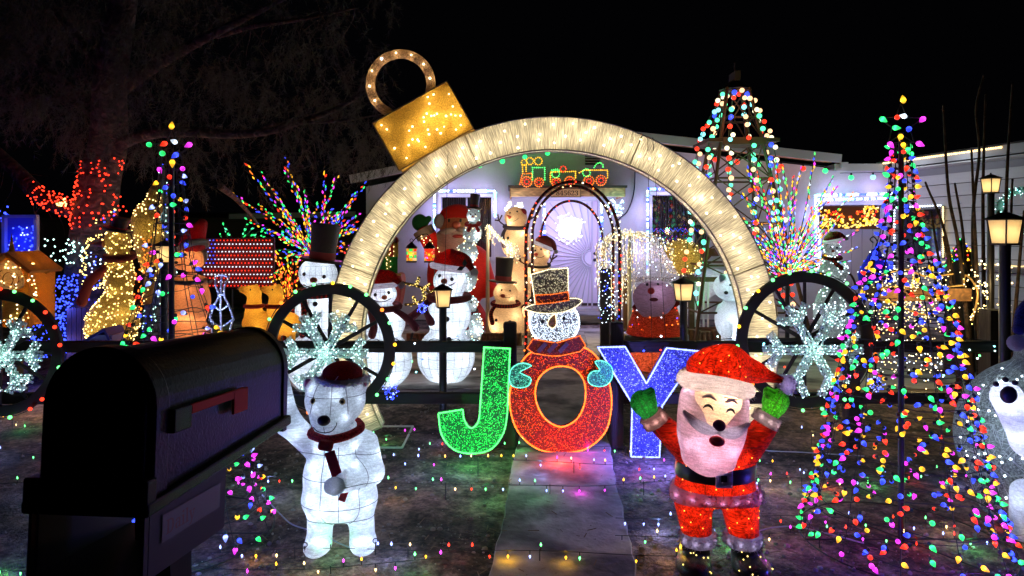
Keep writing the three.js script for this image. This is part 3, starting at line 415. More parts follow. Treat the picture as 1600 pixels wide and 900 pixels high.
  under(t, f, X(531), 0, 20, [-1.3, 1.3], [0.2, 0.56], [0.7, 0.84, 1], 0.0046); under(t, f, head[0], 0.02, 6, [-1.4, 1.4], [0.68, 0.84], [0.7, 0.84, 1], 0.003);
  inner(t, [[0.0, 0.33, 0.0], [0.0, 0.45, 0.0], [-0.02, 0.25, 0.0], [0, 0.77, 0.02], [-0.21, 0.6, 0.01], [-0.28, 0.76, 0], [-0.1, 0.14, 0.02], [-0.1, 0.05, 0.06], [0.11, 0.15, 0.02], [0.12, 0.05, 0.07]], [0.7, 0.84, 1], 0.0105); lamp([0.01, 0.91, 0.02], [1, 0.8, 0.7], 0.004, t);
}

// ---------------------------------------------------------------- waving Santa
{
  const D = 3.25, s = D / FPX, t = thing('light_up_santa', 'laughing light up Santa in red suit raising both green mittens beside the path', 'santa figure', [at(1115, 365, D).x, 0, -D], -0.06);
  const X = (px) => (px - 1115) * s, Y = (py) => (890 - py) * s;
  const red = mesh3([0.75, 0.03, 0.012], { transmission: 0.42 }), white = fabric([0.75, 0.7, 0.74]), warmIn = [1, 0.62, 0.25];
  const f = field([['e', [X(1117), Y(735), 0], [0.18, 0.17, 0.145]], ['e', [X(1117), Y(690), 0], [0.16, 0.14, 0.125]], ['e', [X(1117), Y(757), 0], [0.184, 0.085, 0.15]],
    ['c', [X(1068), Y(695), 0.01], [X(1030), Y(660), 0.03], 0.07, 0.052], ['c', [X(1165), Y(700), 0.01], [X(1196), Y(655), 0.03], 0.07, 0.054], ['c', [X(1083), Y(778), 0], [X(1088), Y(830), 0.01], 0.092, 0.07], ['c', [X(1154), Y(778), 0], [X(1160), Y(830), 0.01], 0.092, 0.07, 0.012]], 0.03);
  part('suit', skin(f, [0, 0.42, 0], 0.42, 80), red, t);
  part('frame_wire', wires(f, X(1117), 0, [Y(715), Y(770), Y(690)], [-0.5, 0.02, 0.5, 2.6, 3.6], Y(790), Y(690), 0.0016), M([0.05, 0.01, 0.01], 0.7), t, 'stuff');
  // belt with sequinned buckle, fur hem and cuffs
  const loop = (y, k, n = 30) => { const p = []; for (let i = 0; i < n; i++) { const q = surf(f, X(1117), 0, i / n * 2 * PI, y, 0.5); if (q) { q.x += (q.x - X(1117)) * k; q.z += q.z * k; p.push(q); } } return p; };
  const strip = (y0, y1, k) => { const n = 48, A = [], idx = []; for (let j = 0; j <= 4; j++) { const y = lerp(y0, y1, j / 4), l = loop(y, k + (k > 0.03 ? 0.05 : 0.02) * sin(j / 4 * PI), n); for (const q of l) A.push(q.x, q.y, q.z); } for (let j = 0; j < 4; j++) for (let i = 0; i < n; i++) { const a = j * n + i, b = j * n + (i + 1) % n; idx.push(a, b, a + n, b, b + n, a + n); } const g = new THREE.BufferGeometry(); g.setAttribute('position', new THREE.Float32BufferAttribute(A, 3)); g.setIndex(idx); g.computeVertexNormals(); return g; };
  part('belt', strip(Y(741), Y(719), 0.02), M([0.018, 0.014, 0.013], 0.35), t);
  const bk = new THREE.Group(); bk.name = 'belt_buckle'; t.add(bk); const bz = f ? surf(f, X(1117), 0, 0, Y(729), 0.5).z + 0.012 : 0.2;
  part('buckle_frame', extr(shape([[-0.034, -0.036], [0.034, -0.036], [0.034, 0.036], [-0.034, 0.036]], [[[-0.018, -0.02], [0.018, -0.02], [0.018, 0.02], [-0.018, 0.02]]]), 0.012, 0.003).translate(X(1118), Y(729), bz), M([0.75, 0.77, 0.85], 0.35, { metalness: 0.2, bumpMap: TX.tinselBump, bumpScale: 0.004 }), bk);
  const sq = []; for (let i = 0; i < 90; i++) { const e = floor(rnd() * 4), a = rr(-0.03, 0.03), b = rr(0.021, 0.033); sq.push(T(new THREE.OctahedronGeometry(0.0042), X(1118) + (e < 2 ? a : e < 3 ? b : -b), Y(729) + (e === 0 ? b : e === 1 ? -b : a), bz + 0.016, rnd() * 3, rnd() * 3)); } part('sequin', sq, M([0.9, 0.92, 1], 0.2, { metalness: 0.2 }), bk, 'stuff');
  const tuft = (c, ax, n, len, spread) => Array.from({ length: n }, () => { const a = rnd() * 2 * PI, p = v3(c(a, rnd())), d = V(cos(a) * ax[0] + rr(-1, 1) * spread, rr(-1, 1) * spread, sin(a) * ax[1] + rr(-1, 1) * spread).normalize(); return bar(p, p.clone().addScaledVector(d, len * rr(0.6, 1.2)), 0.0024, 3, 0.0005); });
  part('fur_hem', [strip(Y(780), Y(755), 0.05), ...tuft((a, k) => { const q = surf(f, X(1117), 0, PI / 2 - a, lerp(Y(780), Y(755), k), 0.5) || V(0.2 * cos(a), lerp(Y(780), Y(755), k), 0.2 * sin(a)); return [q.x * (1.05 + 0.05 * sin(k * PI)), q.y, q.z * (1.05 + 0.05 * sin(k * PI))]; }, [1, 1], 500, 0.016, 0.8)], fabric([0.8, 0.6, 0.8], { transmission: 0.45 }), t); for (let i = 0; i < 9; i++) { const a = -1.7 + i * 0.425, q = surf(f, X(1117), 0, a, Y(767), 0.5); if (q) lamp([X(1117) + (q.x - X(1117)) * 1.045, q.y, q.z * 1.045], [1, 0.55, 0.85], 0.0009, t); }
  for (const [px, py] of [[1090, 838], [1159, 838]]) part('trouser_cuff', [lathe([[0.05, -0.03], [0.082, -0.028], [0.09, 0], [0.084, 0.026], [0.05, 0.03]], 28, X(px), Y(py), 0.01), ...tuft((a, k) => [X(px) + 0.086 * cos(a), Y(py) + lerp(-0.03, 0.026, k), 0.01 + 0.086 * sin(a)], [1, 1], 220, 0.015, 0.7)], fabric([0.75, 0.68, 0.85], { transmission: 0.45 }), t), [-1, -0.35, 0.35, 1].forEach((a) => lamp([X(px) + 0.081 * sin(a), Y(py), 0.01 + 0.081 * cos(a)], [0.8, 0.75, 1], 0.0007, t));
  for (const [px, sgn] of [[1086, -1], [1165, 1]]) { const bt = field([['c', [X(px), Y(880), 0], [X(px), Y(850), 0.005], 0.068, 0.07], ['e', [X(px) + sgn * 0.018, 0.045, 0.055], [0.082, 0.05, 0.105]]], 0.03); part('boot', skin(bt, [X(px), 0.075, 0.03], 0.17, 40), new THREE.MeshPhysicalMaterial({ color: 0x0a0b0c, roughness: 0.32, clearcoat: 0.5, bumpMap: TX.tinselBump, bumpScale: 0.002, transmission: 0.0 }), t); bulbs('boot_light', Array.from({ length: 9 }, () => { const a = rr(-1, 1), y = rr(0.02, 0.12), q = surf(bt, X(px), 0.03, a, y, 0.2); return { p: q, c: 'gold' }; }), 0.0042, 3, t); }
  // head: face, beard, moustache, hat, tilted together
  const hd = new THREE.Group(); hd.name = 'head'; hd.position.set(X(1108), Y(638), 0.05); hd.rotation.z = -0.17; t.add(hd); const hm = (dx, dy) => [dx * s, dy * s];
  const ff = field([['e', [0, 0.02, 0], [0.155, 0.16, 0.13]]], 0.02);
  part('face', skin(ff, [0, 0.02, 0], 0.2, 44), fabric([0.95, 0.84, 0.7], { bumpScale: 0.0008 }), hd);
  const fz = (x, y, up = 0) => { const q = 1 - (x / 0.155) ** 2 - ((y - 0.02) / 0.16) ** 2; return [x, y, 0.13 * sqrt(max(q, 0)) + up]; };
  const bd = field([['e', [-0.085, -0.06, 0.05], [0.072, 0.13, 0.085]], ['e', [0.085, -0.06, 0.05], [0.072, 0.13, 0.085]], ['e', [0, -0.14, 0.075], [0.13, 0.115, 0.085]], ['e', [-0.12, 0.03, 0.02], [0.04, 0.1, 0.07]], ['e', [0.12, 0.03, 0.02], [0.04, 0.1, 0.07]], ['c', [-0.07, -0.2, 0.09], [-0.05, -0.21, 0.09], 0.05, 0.05], ['c', [0.07, -0.2, 0.09], [0.05, -0.21, 0.09], 0.05, 0.05], ['e', [0, -0.235, 0.09], [0.05, 0.04, 0.05]]], 0.03);
  part('beard', skin(bd, [0, -0.08, 0.05], 0.25, 60), fabric([0.9, 0.76, 0.87], { transmission: 0.45 }), hd); for (const p of [[-0.135, 0.04, 0.05], [0.135, 0.04, 0.05], [-0.13, 0.09, 0.045], [0.13, 0.09, 0.045], [-0.125, 0.0, 0.06], [0.125, 0.0, 0.06], [-0.09, -0.03, 0.07], [0.09, -0.03, 0.07], [-0.06, -0.13, 0.1], [0.07, -0.13, 0.1], [0, -0.18, 0.1]]) lamp(p, [1, 0.72, 0.9], 0.0085, hd);
  const ms = (sg) => tube([[0, -0.048, 0.165], [sg * 0.05, -0.05, 0.162], [sg * 0.1, -0.035, 0.135], [sg * 0.145, -0.005, 0.1]], (k) => 0.03 * sin(PI * (0.12 + 0.8 * (1 - k))) * (1 - 0.55 * k) + 0.004, 30, 10);
  part('moustache', [ms(1), ms(-1)], fabric([0.8, 0.7, 0.78], { transmission: 0.45 }), hd); for (const p of [[-0.03, -0.05, 0.16], [0.03, -0.05, 0.16], [-0.07, -0.045, 0.15], [0.07, -0.045, 0.15]]) lamp(p, [0.95, 0.82, 0.95], 0.0011, hd);
  part('nose', el(0, -0.022, 0.165, 0.028, 0.026, 0.026, 18), fabric([0.16, 0.03, 0.12], { transmission: 0.15, map: null }), hd);
  part('mouth', el(0.004, -0.094, 0.158, 0.036, 0.024, 0.012, 18), M([0.75, 0.05, 0.05], 0.5), hd); part('tongue', el(0.004, -0.083, 0.168, 0.022, 0.012, 0.006, 14), M([0.5, 0.03, 0.02], 0.5), hd);
  for (const sg of [-1, 1]) { part('eye', tube([fz(sg * 0.05 - 0.022, 0.032, 0.004), fz(sg * 0.05 - 0.012, 0.045, 0.004), fz(sg * 0.05, 0.05, 0.004), fz(sg * 0.05 + 0.012, 0.045, 0.004), fz(sg * 0.05 + 0.022, 0.032, 0.004)], (k) => 0.0015 + 0.005 * sin(PI * k), 20, 6), BLACK, hd); part('eyebrow', tube([fz(sg * 0.05 - 0.03, 0.076, 0.003), fz(sg * 0.05, 0.092, 0.004), fz(sg * 0.05 + 0.03, 0.078, 0.003)], (k) => 0.003 + 0.006 * sin(PI * k), 16, 6), M([0.55, 0.45, 0.42], 0.8), hd); }
  const hat = new THREE.Group(); hat.name = 'hat'; hat.scale.set(0.88, 0.94, 0.9); hat.position.set(-0.004, 0.012, 0); hd.add(hat);
  const hf = field([['e', [0.0, 0.19, 0], [0.165, 0.105, 0.14]], ['e', [0.02, 0.235, 0], [0.12, 0.085, 0.11]], ['c', [0.06, 0.26, 0], [0.19, 0.22, 0.01], 0.07, 0.045], ['c', [0.19, 0.22, 0.01], [0.345, 0.2, 0.0], 0.045, 0.016]], 0.04);
  part('hat_cone', skin(hf, [0.09, 0.2, 0], 0.29, 60), red, hd.children.length ? hat : hat);
  part('hat_wire', wires(hf, 0, 0, [0.2], [-0.9, -0.4, 0.1, 0.6], 0.16, 0.31, 0.0014), M([0.05, 0.01, 0.01], 0.7), hat, 'stuff');
  const brim = []; for (let i = 0; i < 30; i++) { const a = i / 30 * 2 * PI; brim.push([0.165 * cos(a), 0.135 - 0.012 * cos(2 * a), 0.145 * sin(a)]); }
  part('hat_brim', [T(tube(brim, 0.042, 90, 12, true), 0, 0, 0), ...tuft((a, k) => [0.165 * cos(a) + 0.04 * cos(a) * cos(k * 3), 0.135 + 0.042 * sin((k - 0.5) * 3), 0.145 * sin(a) + 0.04 * sin(a) * cos((k - 0.5) * 3)], [1, 1], 500, 0.014, 1)], fabric([0.85, 0.8, 0.76], { transmission: 0.45 }), hat); for (let i = 0; i < 9; i++) { const a = 0.1 + i / 8 * 2.94; lamp([0.165 * cos(a), 0.135 - 0.012 * cos(2 * a), 0.145 * sin(a)], [1, 0.82, 0.74], 0.0036, hat); }
  part('pompom', [el(0.372, 0.185, 0, 0.042, 0.05, 0.042, 18), ...tuft((a, k) => [0.372 + 0.04 * cos(a), 0.185 + 0.09 * (k - 0.5), 0.04 * sin(a)], [1, 1], 180, 0.018, 0.8)], fabric([0.7, 0.6, 0.85], { transmission: 0.45 }), hat); lamp([0.372, 0.185, 0.012], [0.75, 0.65, 1], 0.002, hat);
  // mittens
  const mit = (px, py, sg, col, cu, tilt) => {
    const g = new THREE.Group(); g.name = 'mitten'; g.position.set(X(px), Y(py), 0.05); g.rotation.z = tilt; t.add(g);
    const mf = field([['e', [0, 0.02, 0], [0.058, 0.062, 0.026]], ['c', [0, -0.01, 0], [0, -0.05, 0], 0.045, 0.04], ['c', [sg * 0.035, 0, 0], [sg * 0.062, 0.045, 0.006], 0.022, 0.02, 0.02]], 0.02);
    part('mitten_shell', skin(mf, [0, 0, 0], 0.12, 40), mesh3(col, { transmission: 0.4 }), g); part('mitten_cuff', [cy(0.06, 0.064, 0.055, 0, -0.072, 0, 20), ...tuft((a, k) => [0.062 * cos(a), -0.098 + 0.053 * k, 0.062 * sin(a)], [1, 1], 120, 0.012, 0.7)], fabric(cu, { transmission: 0.35 }), g); part('mitten_wire', wires(mf, 0, 0, [0.02], [-0.3, 0.3], -0.03, 0.06, 0.0012, 0.2), BLACK, g, 'stuff');
    lamp([0, 0.0, 0.0], [1, 0.9, 0.35], 0.009, g); for (const a of [-0.8, 0, 0.8]) lamp([0.056 * sin(a), -0.072, 0.056 * cos(a)], [1, 0.76, 0.78], 0.0018, g);
  };
  mit(1007, 632, 1, [0.03, 0.4, 0.12], [0.6, 0.35, 0.3], 0.6); mit(1203, 628, -1, [0.1, 0.7, 0.06], [0.6, 0.5, 0.5], -0.5);
  under(t, f, X(1117), 0, 24, [-1.2, 1.2], [0.34, 0.66], warmIn, 0.0046, 0.03, 'orange'); under(t, f, X(1085), 0, 7, [-1.1, 1.1], [0.2, 0.34], warmIn, 0.003, 0.026, 'orange'); under(t, f, X(1157), 0, 7, [-1.1, 1.1], [0.2, 0.34], warmIn, 0.003, 0.026, 'orange');
  inner(t, [[0, 0.55, 0], [0, 0.42, 0], [-0.09, 0.28, 0], [0.12, 0.28, 0], [-0.2, 0.66, 0.04], [0.2, 0.68, 0.04]], warmIn, 0.0042);
  inner(t, [[0.02, 1.02, 0.07], [0.12, 1.0, 0.06], [-0.07, 1.0, 0.06], [0.02, 1.06, 0.02], [0.19, 0.96, 0.06]], warmIn, 0.005); under(hat, hf, 0, 0, 10, [-1.2, 1.2], [0.16, 0.29], warmIn, 0.003, 0.026, 'orange');
  inner(t, [[-0.09, 0.8, 0.1], [0.09, 0.78, 0.1], [0.02, 0.84, 0.1]], [1, 0.72, 0.42], 0.055); inner(t, [[-0.03, 0.63, 0.1], [0.06, 0.63, 0.1], [0, 0.56, 0.1]], [1, 0.35, 0.6], 0.012);
}

// ---------------------------------------------------------------- the three word letters on the fence
function letterBoard(t, name, pts, hole, D, col, bright, o = {}) {
  const s = D / FPX, z0 = o.z || 0, d = o.d || 0.045, cv = (p) => [(p[0] - 800) * s - t.position.x, EYE - (p[1] - HOR) * s - t.position.y];
  const a = pts.map(cv), hs = (hole || []).map((h) => h.map(cv)), sh = shape(a, hs), g = extr(sh, d, 0.004); g.translate(0, 0, z0);
  const b = part(name, g, M(col, 0.55, { map: TX.sparkle, bumpMap: TX.tinselBump, bumpScale: 0.008 }), t);
  const rims = [a, ...hs].map((l) => { const S = new THREE.Shape(l.map((p) => new THREE.Vector2(...p))); S.closePath(); const L = S.getLength(); return S.getSpacedPoints(floor(L / (o.step || 0.011))); }).flat().map((p) => ({ p: V(p.x, p.y, z0 + d + 0.006), c: bright }));
  if (!o.noRim) bulbs('rim_light', rims, o.r || 0.0058, (o.k || 2.2) * 1.35, t);
  if (o.fleck) bulbs('fleck_light', scatter(b, o.fleck, [o.fleckC || bright, o.fleckC || bright, bright], 0.003, (p, q) => q.z > 0.5), 0.003, o.fk || 1.1, t);
  return b;
}
PALETTE.jgreen = [0.1, 1, 0.17]; PALETTE.jblue = [0.3, 0.38, 1]; PALETTE.jred = [1, 0.17, 0.02]; PALETTE.teal = [0.16, 0.9, 0.62]; PALETTE.cream = [1, 0.88, 0.55]; PALETTE.deepblue = [0.05, 0.06, 1]; PALETTE.dred = [1, 0.05, 0.01]; PALETTE.dgreen = [0.01, 0.85, 0.12];
{
  const D = 4.95, P = (px, py) => at(px, py, D);
  const stake = (t, xs) => { for (const x of xs) part('stake', cy(0.005, 0.005, 0.35, (x - 800) * D / FPX - t.position.x, 0.08, 0.02, 6), IRON, t); };
  const j = thing('light_up_letter', 'glowing green letter J in tinsel with a bright rim', 'letter sign', [P(742, 700).x, 0, -D]);
  letterBoard(j, 'letter_face', [[757, 541], [797, 543], ...smooth([[794, 610], [792, 649], [786, 675], [768, 698], [742, 705], [712, 700], [692, 678], [686, 643]], 26, false), [724, 637], ...smooth([[725, 650], [731, 662], [738, 666], [747, 658], [750, 645]], 8, false)], null, D, [0.07, 0.65, 0.16], 'jgreen', { fleck: 1700, fleckC: 'dgreen', fk: 2, r: 0.0085 });
  stake(j, [722, 742]); lamp([0, 0.15, 0.3], 'jgreen', 0.1, j);
  const y = thing('light_up_letter', 'glowing blue letter Y in tinsel with a bright rim', 'letter sign', [P(1010, 700).x, 0, -D]);
  letterBoard(y, 'letter_face', [[933, 541], [975, 540], [1008, 597], [1039, 542], [1089, 547], [1032, 632], [1028, 711], [984, 710], [986, 628]], null, D, [0.12, 0.15, 0.9], 'jblue', { fleck: 1900, fleckC: 'deepblue', fk: 3, r: 0.0085 });
  stake(y, [996, 1018]); lamp([0.0, 0.25, 0.3], [0.16, 0.14, 1], 0.5, y); lamp([-0.1, 0.6, 0.25], [0.2, 0.18, 1], 0.3, y);
  const o = thing('light_up_letter', 'glowing red letter O shaped as a snowman in top hat and mittens', 'letter sign', [P(875, 700).x, 0, -D]);
  letterBoard(o, 'letter_ring', smooth([[877, 704], [840, 698], [812, 675], [799, 645], [797, 610], [806, 580], [826, 551], [877, 534], [922, 547], [944, 578], [953, 610], [953, 640], [944, 672], [916, 697]], 80), [smooth([[876, 664], [853, 653], [839, 630], [836, 608], [842, 588], [858, 574], [877, 570], [897, 575], [910, 590], [914, 612], [910, 635], [898, 654]], 60)], D, [0.9, 0.07, 0.02], 'jred', { fleck: 2000, fleckC: 'dred', fk: 2.1, k: 2.3, r: 0.0085 });
  letterBoard(o, 'collar', [[832, 527], [868, 533], [904, 522], [913, 537], ...smooth([[905, 546], [868, 553], [833, 549]], 14, false), [823, 541]], null, D, [0.8, 0.06, 0.03], 'jred', { z: 0.05, d: 0.03, k: 1.7, fleck: 90, fleckC: 'dred', fk: 0.8 });
  const sc = D / FPX; for (const x of [846, 862, 879]) part('collar_stripe', bx(0.03, 0.085, 0.004, (x - 800) * sc - o.position.x, EYE - (540 - HOR) * sc, 0.089, 0, 0, -0.75), M([0.55, 0.3, 0.5], 0.7, { map: TX.sparkle }), o);
  const hd = new THREE.Group(); hd.name = 'head'; o.add(hd); hd.position.set(0, 0, 0); const ho = { position: o.position, add: (m) => hd.add(m) };
  letterBoard(ho, 'head_disc', smooth([[865, 536], [840, 529], [828, 508], [831, 486], [845, 474], [865, 470], [885, 473], [899, 485], [903, 508], [890, 529]], 60), null, D, [0.9, 0.92, 1], 'white', { z: 0.01, fleck: 1500, fk: 2.2, k: 2.4, r: 0.0095 });
  const px = (x, y, z) => [(x - 800) * sc - o.position.x, EYE - (y - HOR) * sc, z];
  part('eye', el(...px(847, 501, 0.062), 0.013, 0.016, 0.008, 14), BLACK, hd); part('eye', el(...px(880, 496, 0.062), 0.013, 0.016, 0.008, 14), BLACK, hd);
  letterBoard(ho, 'nose', smooth([[862, 511], [855, 505], [857, 497], [866, 489], [868, 497], [868, 506]], 24), null, D, [0.75, 0.3, 0.05], 'cream', { z: 0.055, d: 0.012, k: 2, step: 0.008, r: 0.005 });
  const ht = new THREE.Group(); ht.name = 'top_hat'; o.add(ht); const hh = { position: o.position, add: (m) => ht.add(m) };
  letterBoard(hh, 'hat_crown', [[829, 428], [857, 420], [886, 418], [887, 468], [836, 473]], null, D, [0.55, 0.45, 0.34], 'cream', { z: 0.03, fleck: 480, fk: 0.9, k: 2.2 });
  letterBoard(hh, 'hat_brim', smooth([[820, 480], [838, 486], [866, 487], [893, 480], [907, 468], [895, 464], [864, 470], [832, 474]], 40), null, D, [0.4, 0.32, 0.25], 'cream', { z: 0.06, d: 0.03, fleck: 160, fk: 0.7, k: 1.8 });
  letterBoard(hh, 'hat_band', [[835, 459], [862, 458], [886, 454], [887, 467], [862, 471], [837, 473]], null, D, [0.4, 0.03, 0.01], 'jred', { z: 0.085, d: 0.012, k: 1.3, fleck: 50 });
  for (const q of [[[829, 568], [815, 564], [800, 572], [796, 585], [799, 598], [812, 602], [826, 598], [829, 588], [818, 582], [812, 578]], [[928, 562], [940, 561], [953, 570], [954, 586], [946, 597], [932, 600], [919, 595], [917, 585], [924, 577], [935, 575]]].map((a) => smooth(a, 40))) letterBoard(o, 'mitten', q, null, D, [0.1, 0.8, 0.55], 'teal', { z: 0.05, d: 0.025, k: 1.6, r: 0.006, fleck: 260, fk: 1.0 });
  stake(o, [850, 900]); lamp([0, 0.12, 0.3], 'dred', 0.14, o);
}

// ---------------------------------------------------------------- rail fence, wagon wheels and snowflakes
const FD = 5.1, rail = M([0.035, 0.02, 0.017], 0.7, { map: TX.wood, bumpMap: TX.wood, bumpScale: 0.004 });
const fx = (px) => (px - 800) * FD / FPX, fy = (py) => EYE - (py - HOR) * FD / FPX;
{
  const f = thing('rail_fence', 'dark timber rail fence running from the path to behind the mailbox', 'fence', [0, 0, -FD]);
  const g = thing('rail_fence', 'dark timber rail fence running from the path to behind the tall bulb tree', 'fence', [0, 0, -FD]);
  const post = (p, x, top = 505) => part('post', [rb(0.1, fy(top) + 0.05, 0.1, 0.018, fx(x), fy(top) / 2 - 0.025, 0)], rail, p);
  for (const x of [797, 380, -40]) post(f, x, x === 797 ? 503 : 520); for (const x of [963, 1330, 1660]) post(g, x, x === 963 ? 503 : 520);
  for (const [a, b, p] of [[-60, 792, f], [968, 1700, g]]) { part('rail', rb(fx(b) - fx(a), 0.085, 0.05, 0.012, (fx(a) + fx(b)) / 2, fy(541), 0.012), rail, p); part('rail', rb(fx(b) - fx(a), 0.085, 0.05, 0.012, (fx(a) + fx(b)) / 2, fy(621), 0.012), rail, p); }
  solo('gate_post', 'tall square dark post wrapped in white lights behind the fence gap', 'post', bx(0.1, 1.25, 0.1, at(946, 365, 6.9).x, 0.62, -6.9), rail);
  const gp = thing('string_lights', 'white mini lights wound round the tall post behind the fence gap', 'string lights'); bulbs('bulb', Array.from({ length: 90 }, (_, i) => ({ p: at(944 + 9 * sin(i * 1.7) + (i > 50 ? 12 + rr(-8, 8) : 0), lerp(405, 505, rnd()), 6.82), c: pick(['white', 'white', 'ice', 'blue']) })), 0.0065, 4, gp);
  solo('tree_stake', 'thick dark wooden post under the big lantern by the siding house', 'post', bx(0.14, 1.0, 0.14, at(1552, 365, 5.4).x, 0.5, -5.4), rail);
  const wheel = (cx, cyy, r, label, phase) => {
    const w = thing('wagon_wheel', label, 'wagon wheel', [fx(cx), fy(cyy), -FD + 0.09], 0, 'wagon wheels on the fence'), R = r * FD / FPX;
    const rim = new THREE.LatheGeometry([[R - 0.07, -0.022], [R - 0.005, -0.024], [R, -0.018], [R, 0.018], [R - 0.005, 0.024], [R - 0.07, 0.022], [R - 0.075, 0.016], [R - 0.075, -0.016], [R - 0.07, -0.022]].map((p) => new THREE.Vector2(...p)), 64); part('rim', T(rim, 0, 0, 0, PI / 2), rail, w);
    for (let i = 0; i < 12; i++) { const a = i / 12 * 2 * PI + phase; part('spoke', bar([0.05 * cos(a), 0.05 * sin(a), 0], [(R - 0.06) * cos(a), (R - 0.06) * sin(a), 0], 0.016, 8, 0.013), rail, w); }
    part('hub', T(lathe([[0.001, -0.06], [0.05, -0.055], [0.068, 0], [0.05, 0.055], [0.001, 0.06]], 20), 0, 0, 0, PI / 2), rail, w); return R;
  };
  const W = [[14, 548, 97, 'dark wooden wagon wheel at the edge by the orange lit church'], [521, 541, 99, 'dark wooden wagon wheel on the fence behind the polar bear'], [1249, 528, 104, 'dark wooden wagon wheel on the fence behind the Santa']];
  const SL = ['coloured bulb string round the wheel at the edge by the orange lit church', 'coloured bulb string round the wheel behind the polar bear', 'coloured bulb string round the wheel behind the Santa'];
  const FL = [[30, 550, 62, 'icy white lit snowflake on the wheel by the orange lit church'], [517, 546, 68, 'icy white lit snowflake above the polar bear hat'], [1256, 541, 78, 'icy white lit snowflake behind the Santa hat']];
  PALETTE.wgreen = [0.15, 1, 0.25];
  W.forEach(([cx, cyy, r, label], k) => {
    const R = wheel(cx, cyy, r, label, PI / 2), s = thing('string_lights', SL[k], 'string lights', [fx(cx), fy(cyy), -FD + 0.09]), L = [];
    const ring = []; for (let i = 0; i <= 40; i++) { const a = i / 40 * 2 * PI; ring.push([(R + 0.008) * cos(a), (R + 0.008) * sin(a), 0.026 + 0.006 * sin(i * 1.3)]); } part('cable', tube(ring, 0.0035, 80, 5), WIRE, s);
    for (let i = 0; i < 22; i++) { const a = i / 22 * 2 * PI + 0.1 + rr(-0.04, 0.04); L.push({ p: V((R + 0.01) * cos(a), (R + 0.01) * sin(a), 0.045), c: k === 0 ? pick(['wgreen', 'wgreen', 'red', 'red']) : pick(['wgreen', 'wgreen', 'wgreen', 'orange', 'amber']), d: V(rr(-1, 1), rr(-1, 1), 0.6) }); }
    eachBulb(L, 0.0135, 3.2, s, 'ball');
  });
  const crystal = new THREE.MeshPhysicalMaterial({ color: new THREE.Color().setRGB(0.82, 0.92, 0.88), roughness: 0.5, transmission: 0.45, thickness: 0, specularIntensity: 1 });
  FL.forEach(([cx, cyy, r, label], k) => {
    const t = thing('snowflake_light', label, 'snowflake', [fx(cx), fy(cyy), -FD + 0.16], 0, 'lit snowflakes on the wheels'), R = r * FD / FPX, li = [];
    const bead = (a, b, w) => { const n = max(3, floor(v3(a).distanceTo(v3(b)) / 0.011)), o = []; for (let i = 0; i < n; i++) for (let q = 0; q < 4; q++) { const p = v3(a).lerp(v3(b), (i + 0.5) / n), nn = V(-(b[1] - a[1]), b[0] - a[0], 0).normalize(); p.addScaledVector(nn, (q - 1.5) * w / 2.2 + rr(-0.003, 0.003)).add(V(0, 0, rr(-0.012, 0.014))); o.push(T(new THREE.IcosahedronGeometry(rr(0.007, 0.0105), 0), p.x, p.y, p.z, rnd() * 3, rnd() * 3)); if (rnd() < 0.3) li.push({ p: p.clone().add(V(rr(-0.005, 0.005), rr(-0.005, 0.005), 0.009)), c: pick(['ice', 'white']) }); } return o; };
    const pt = (l, a) => [l * R * cos(a), l * R * sin(a), 0];
    for (let i = 0; i < 6; i++) { const a = i / 6 * 2 * PI, arm = new THREE.Group(); arm.name = 'arm'; t.add(arm); part('arm_stem', [bead(pt(0.05, a), pt(0.98, a), 0.042), bar(pt(0, a), pt(0.98, a), 0.006)], crystal, arm); for (const sg of [-1, 1]) { const b0 = pt(0.62, a), ln = 0.4 * R, bb = a + sg * 0.95; part('arm_barb', [bead(b0, [b0[0] + ln * cos(bb), b0[1] + ln * sin(bb), 0], 0.036)], crystal, arm); } }
    bulbs('led', li, 0.0042, 4.5, t); lamp([0, 0, 0.08], 'ice', 0.012, t); lamp([R * 0.6, -R * 0.3, 0.1], 'ice', 0.004, t); lamp([-R * 0.6, R * 0.3, 0.1], 'ice', 0.004, t);
  });
  // bulbs draped on the two fences
  for (const [a, b, label, n] of [[560, 790, 'sparse mini lights draped on the rails between wheel and path', 14], [970, 1660, 'sparse mini lights draped on the rails behind the Santa and bulb tree', 44]]) {
    const s = thing('string_lights', label, 'string lights'), q = [], L = []; for (let i = 0; i <= 24; i++) q.push(at(lerp(a, b, i / 24), 532 + 3 * sin(i * 1.9), FD - 0.06)); part('cable', tube(q, 0.003, 120, 4), WIRE, s);
    for (let i = 0; i < n; i++) L.push({ p: at(lerp(a, b, rnd()), rr(525, 600) , FD - 0.08), c: pick(['white', 'white', 'ice', 'red', 'blue', 'cyan', 'wgreen']) }); bulbs('bulb', L, 0.009, 5, s);
  }
  // blue starlight spheres
  for (const [px, py, label] of [[610, 612, 'blue starlight ball hanging beside the polar bear wheel'], [1368, 600, 'blue starlight ball hanging behind the tall bulb tree'], [660, 482, 'blue starlight ball between the two lit snowmen']]) {
    const D = py < 500 ? 7 : 4.95, t = thing('starlight_ball', label, 'light ball', at(px, py, D), 0, 'blue starlight balls'), sp = [], L = []; for (let i = 0; i < 70; i++) { const d = V(rr(-1, 1), rr(-1, 1), rr(-1, 1)).normalize(), k = rr(0.03, 0.066); sp.push(bar([0, 0, 0], d.clone().multiplyScalar(k), 0.0009, 3)); L.push({ p: d.multiplyScalar(k), c: pick(['blue', 'blue', 'jblue']) }); }
    part('spike', sp, WIRE, t, 'stuff'); bulbs('bulb', L, 0.0052, 4, t);
  }
}

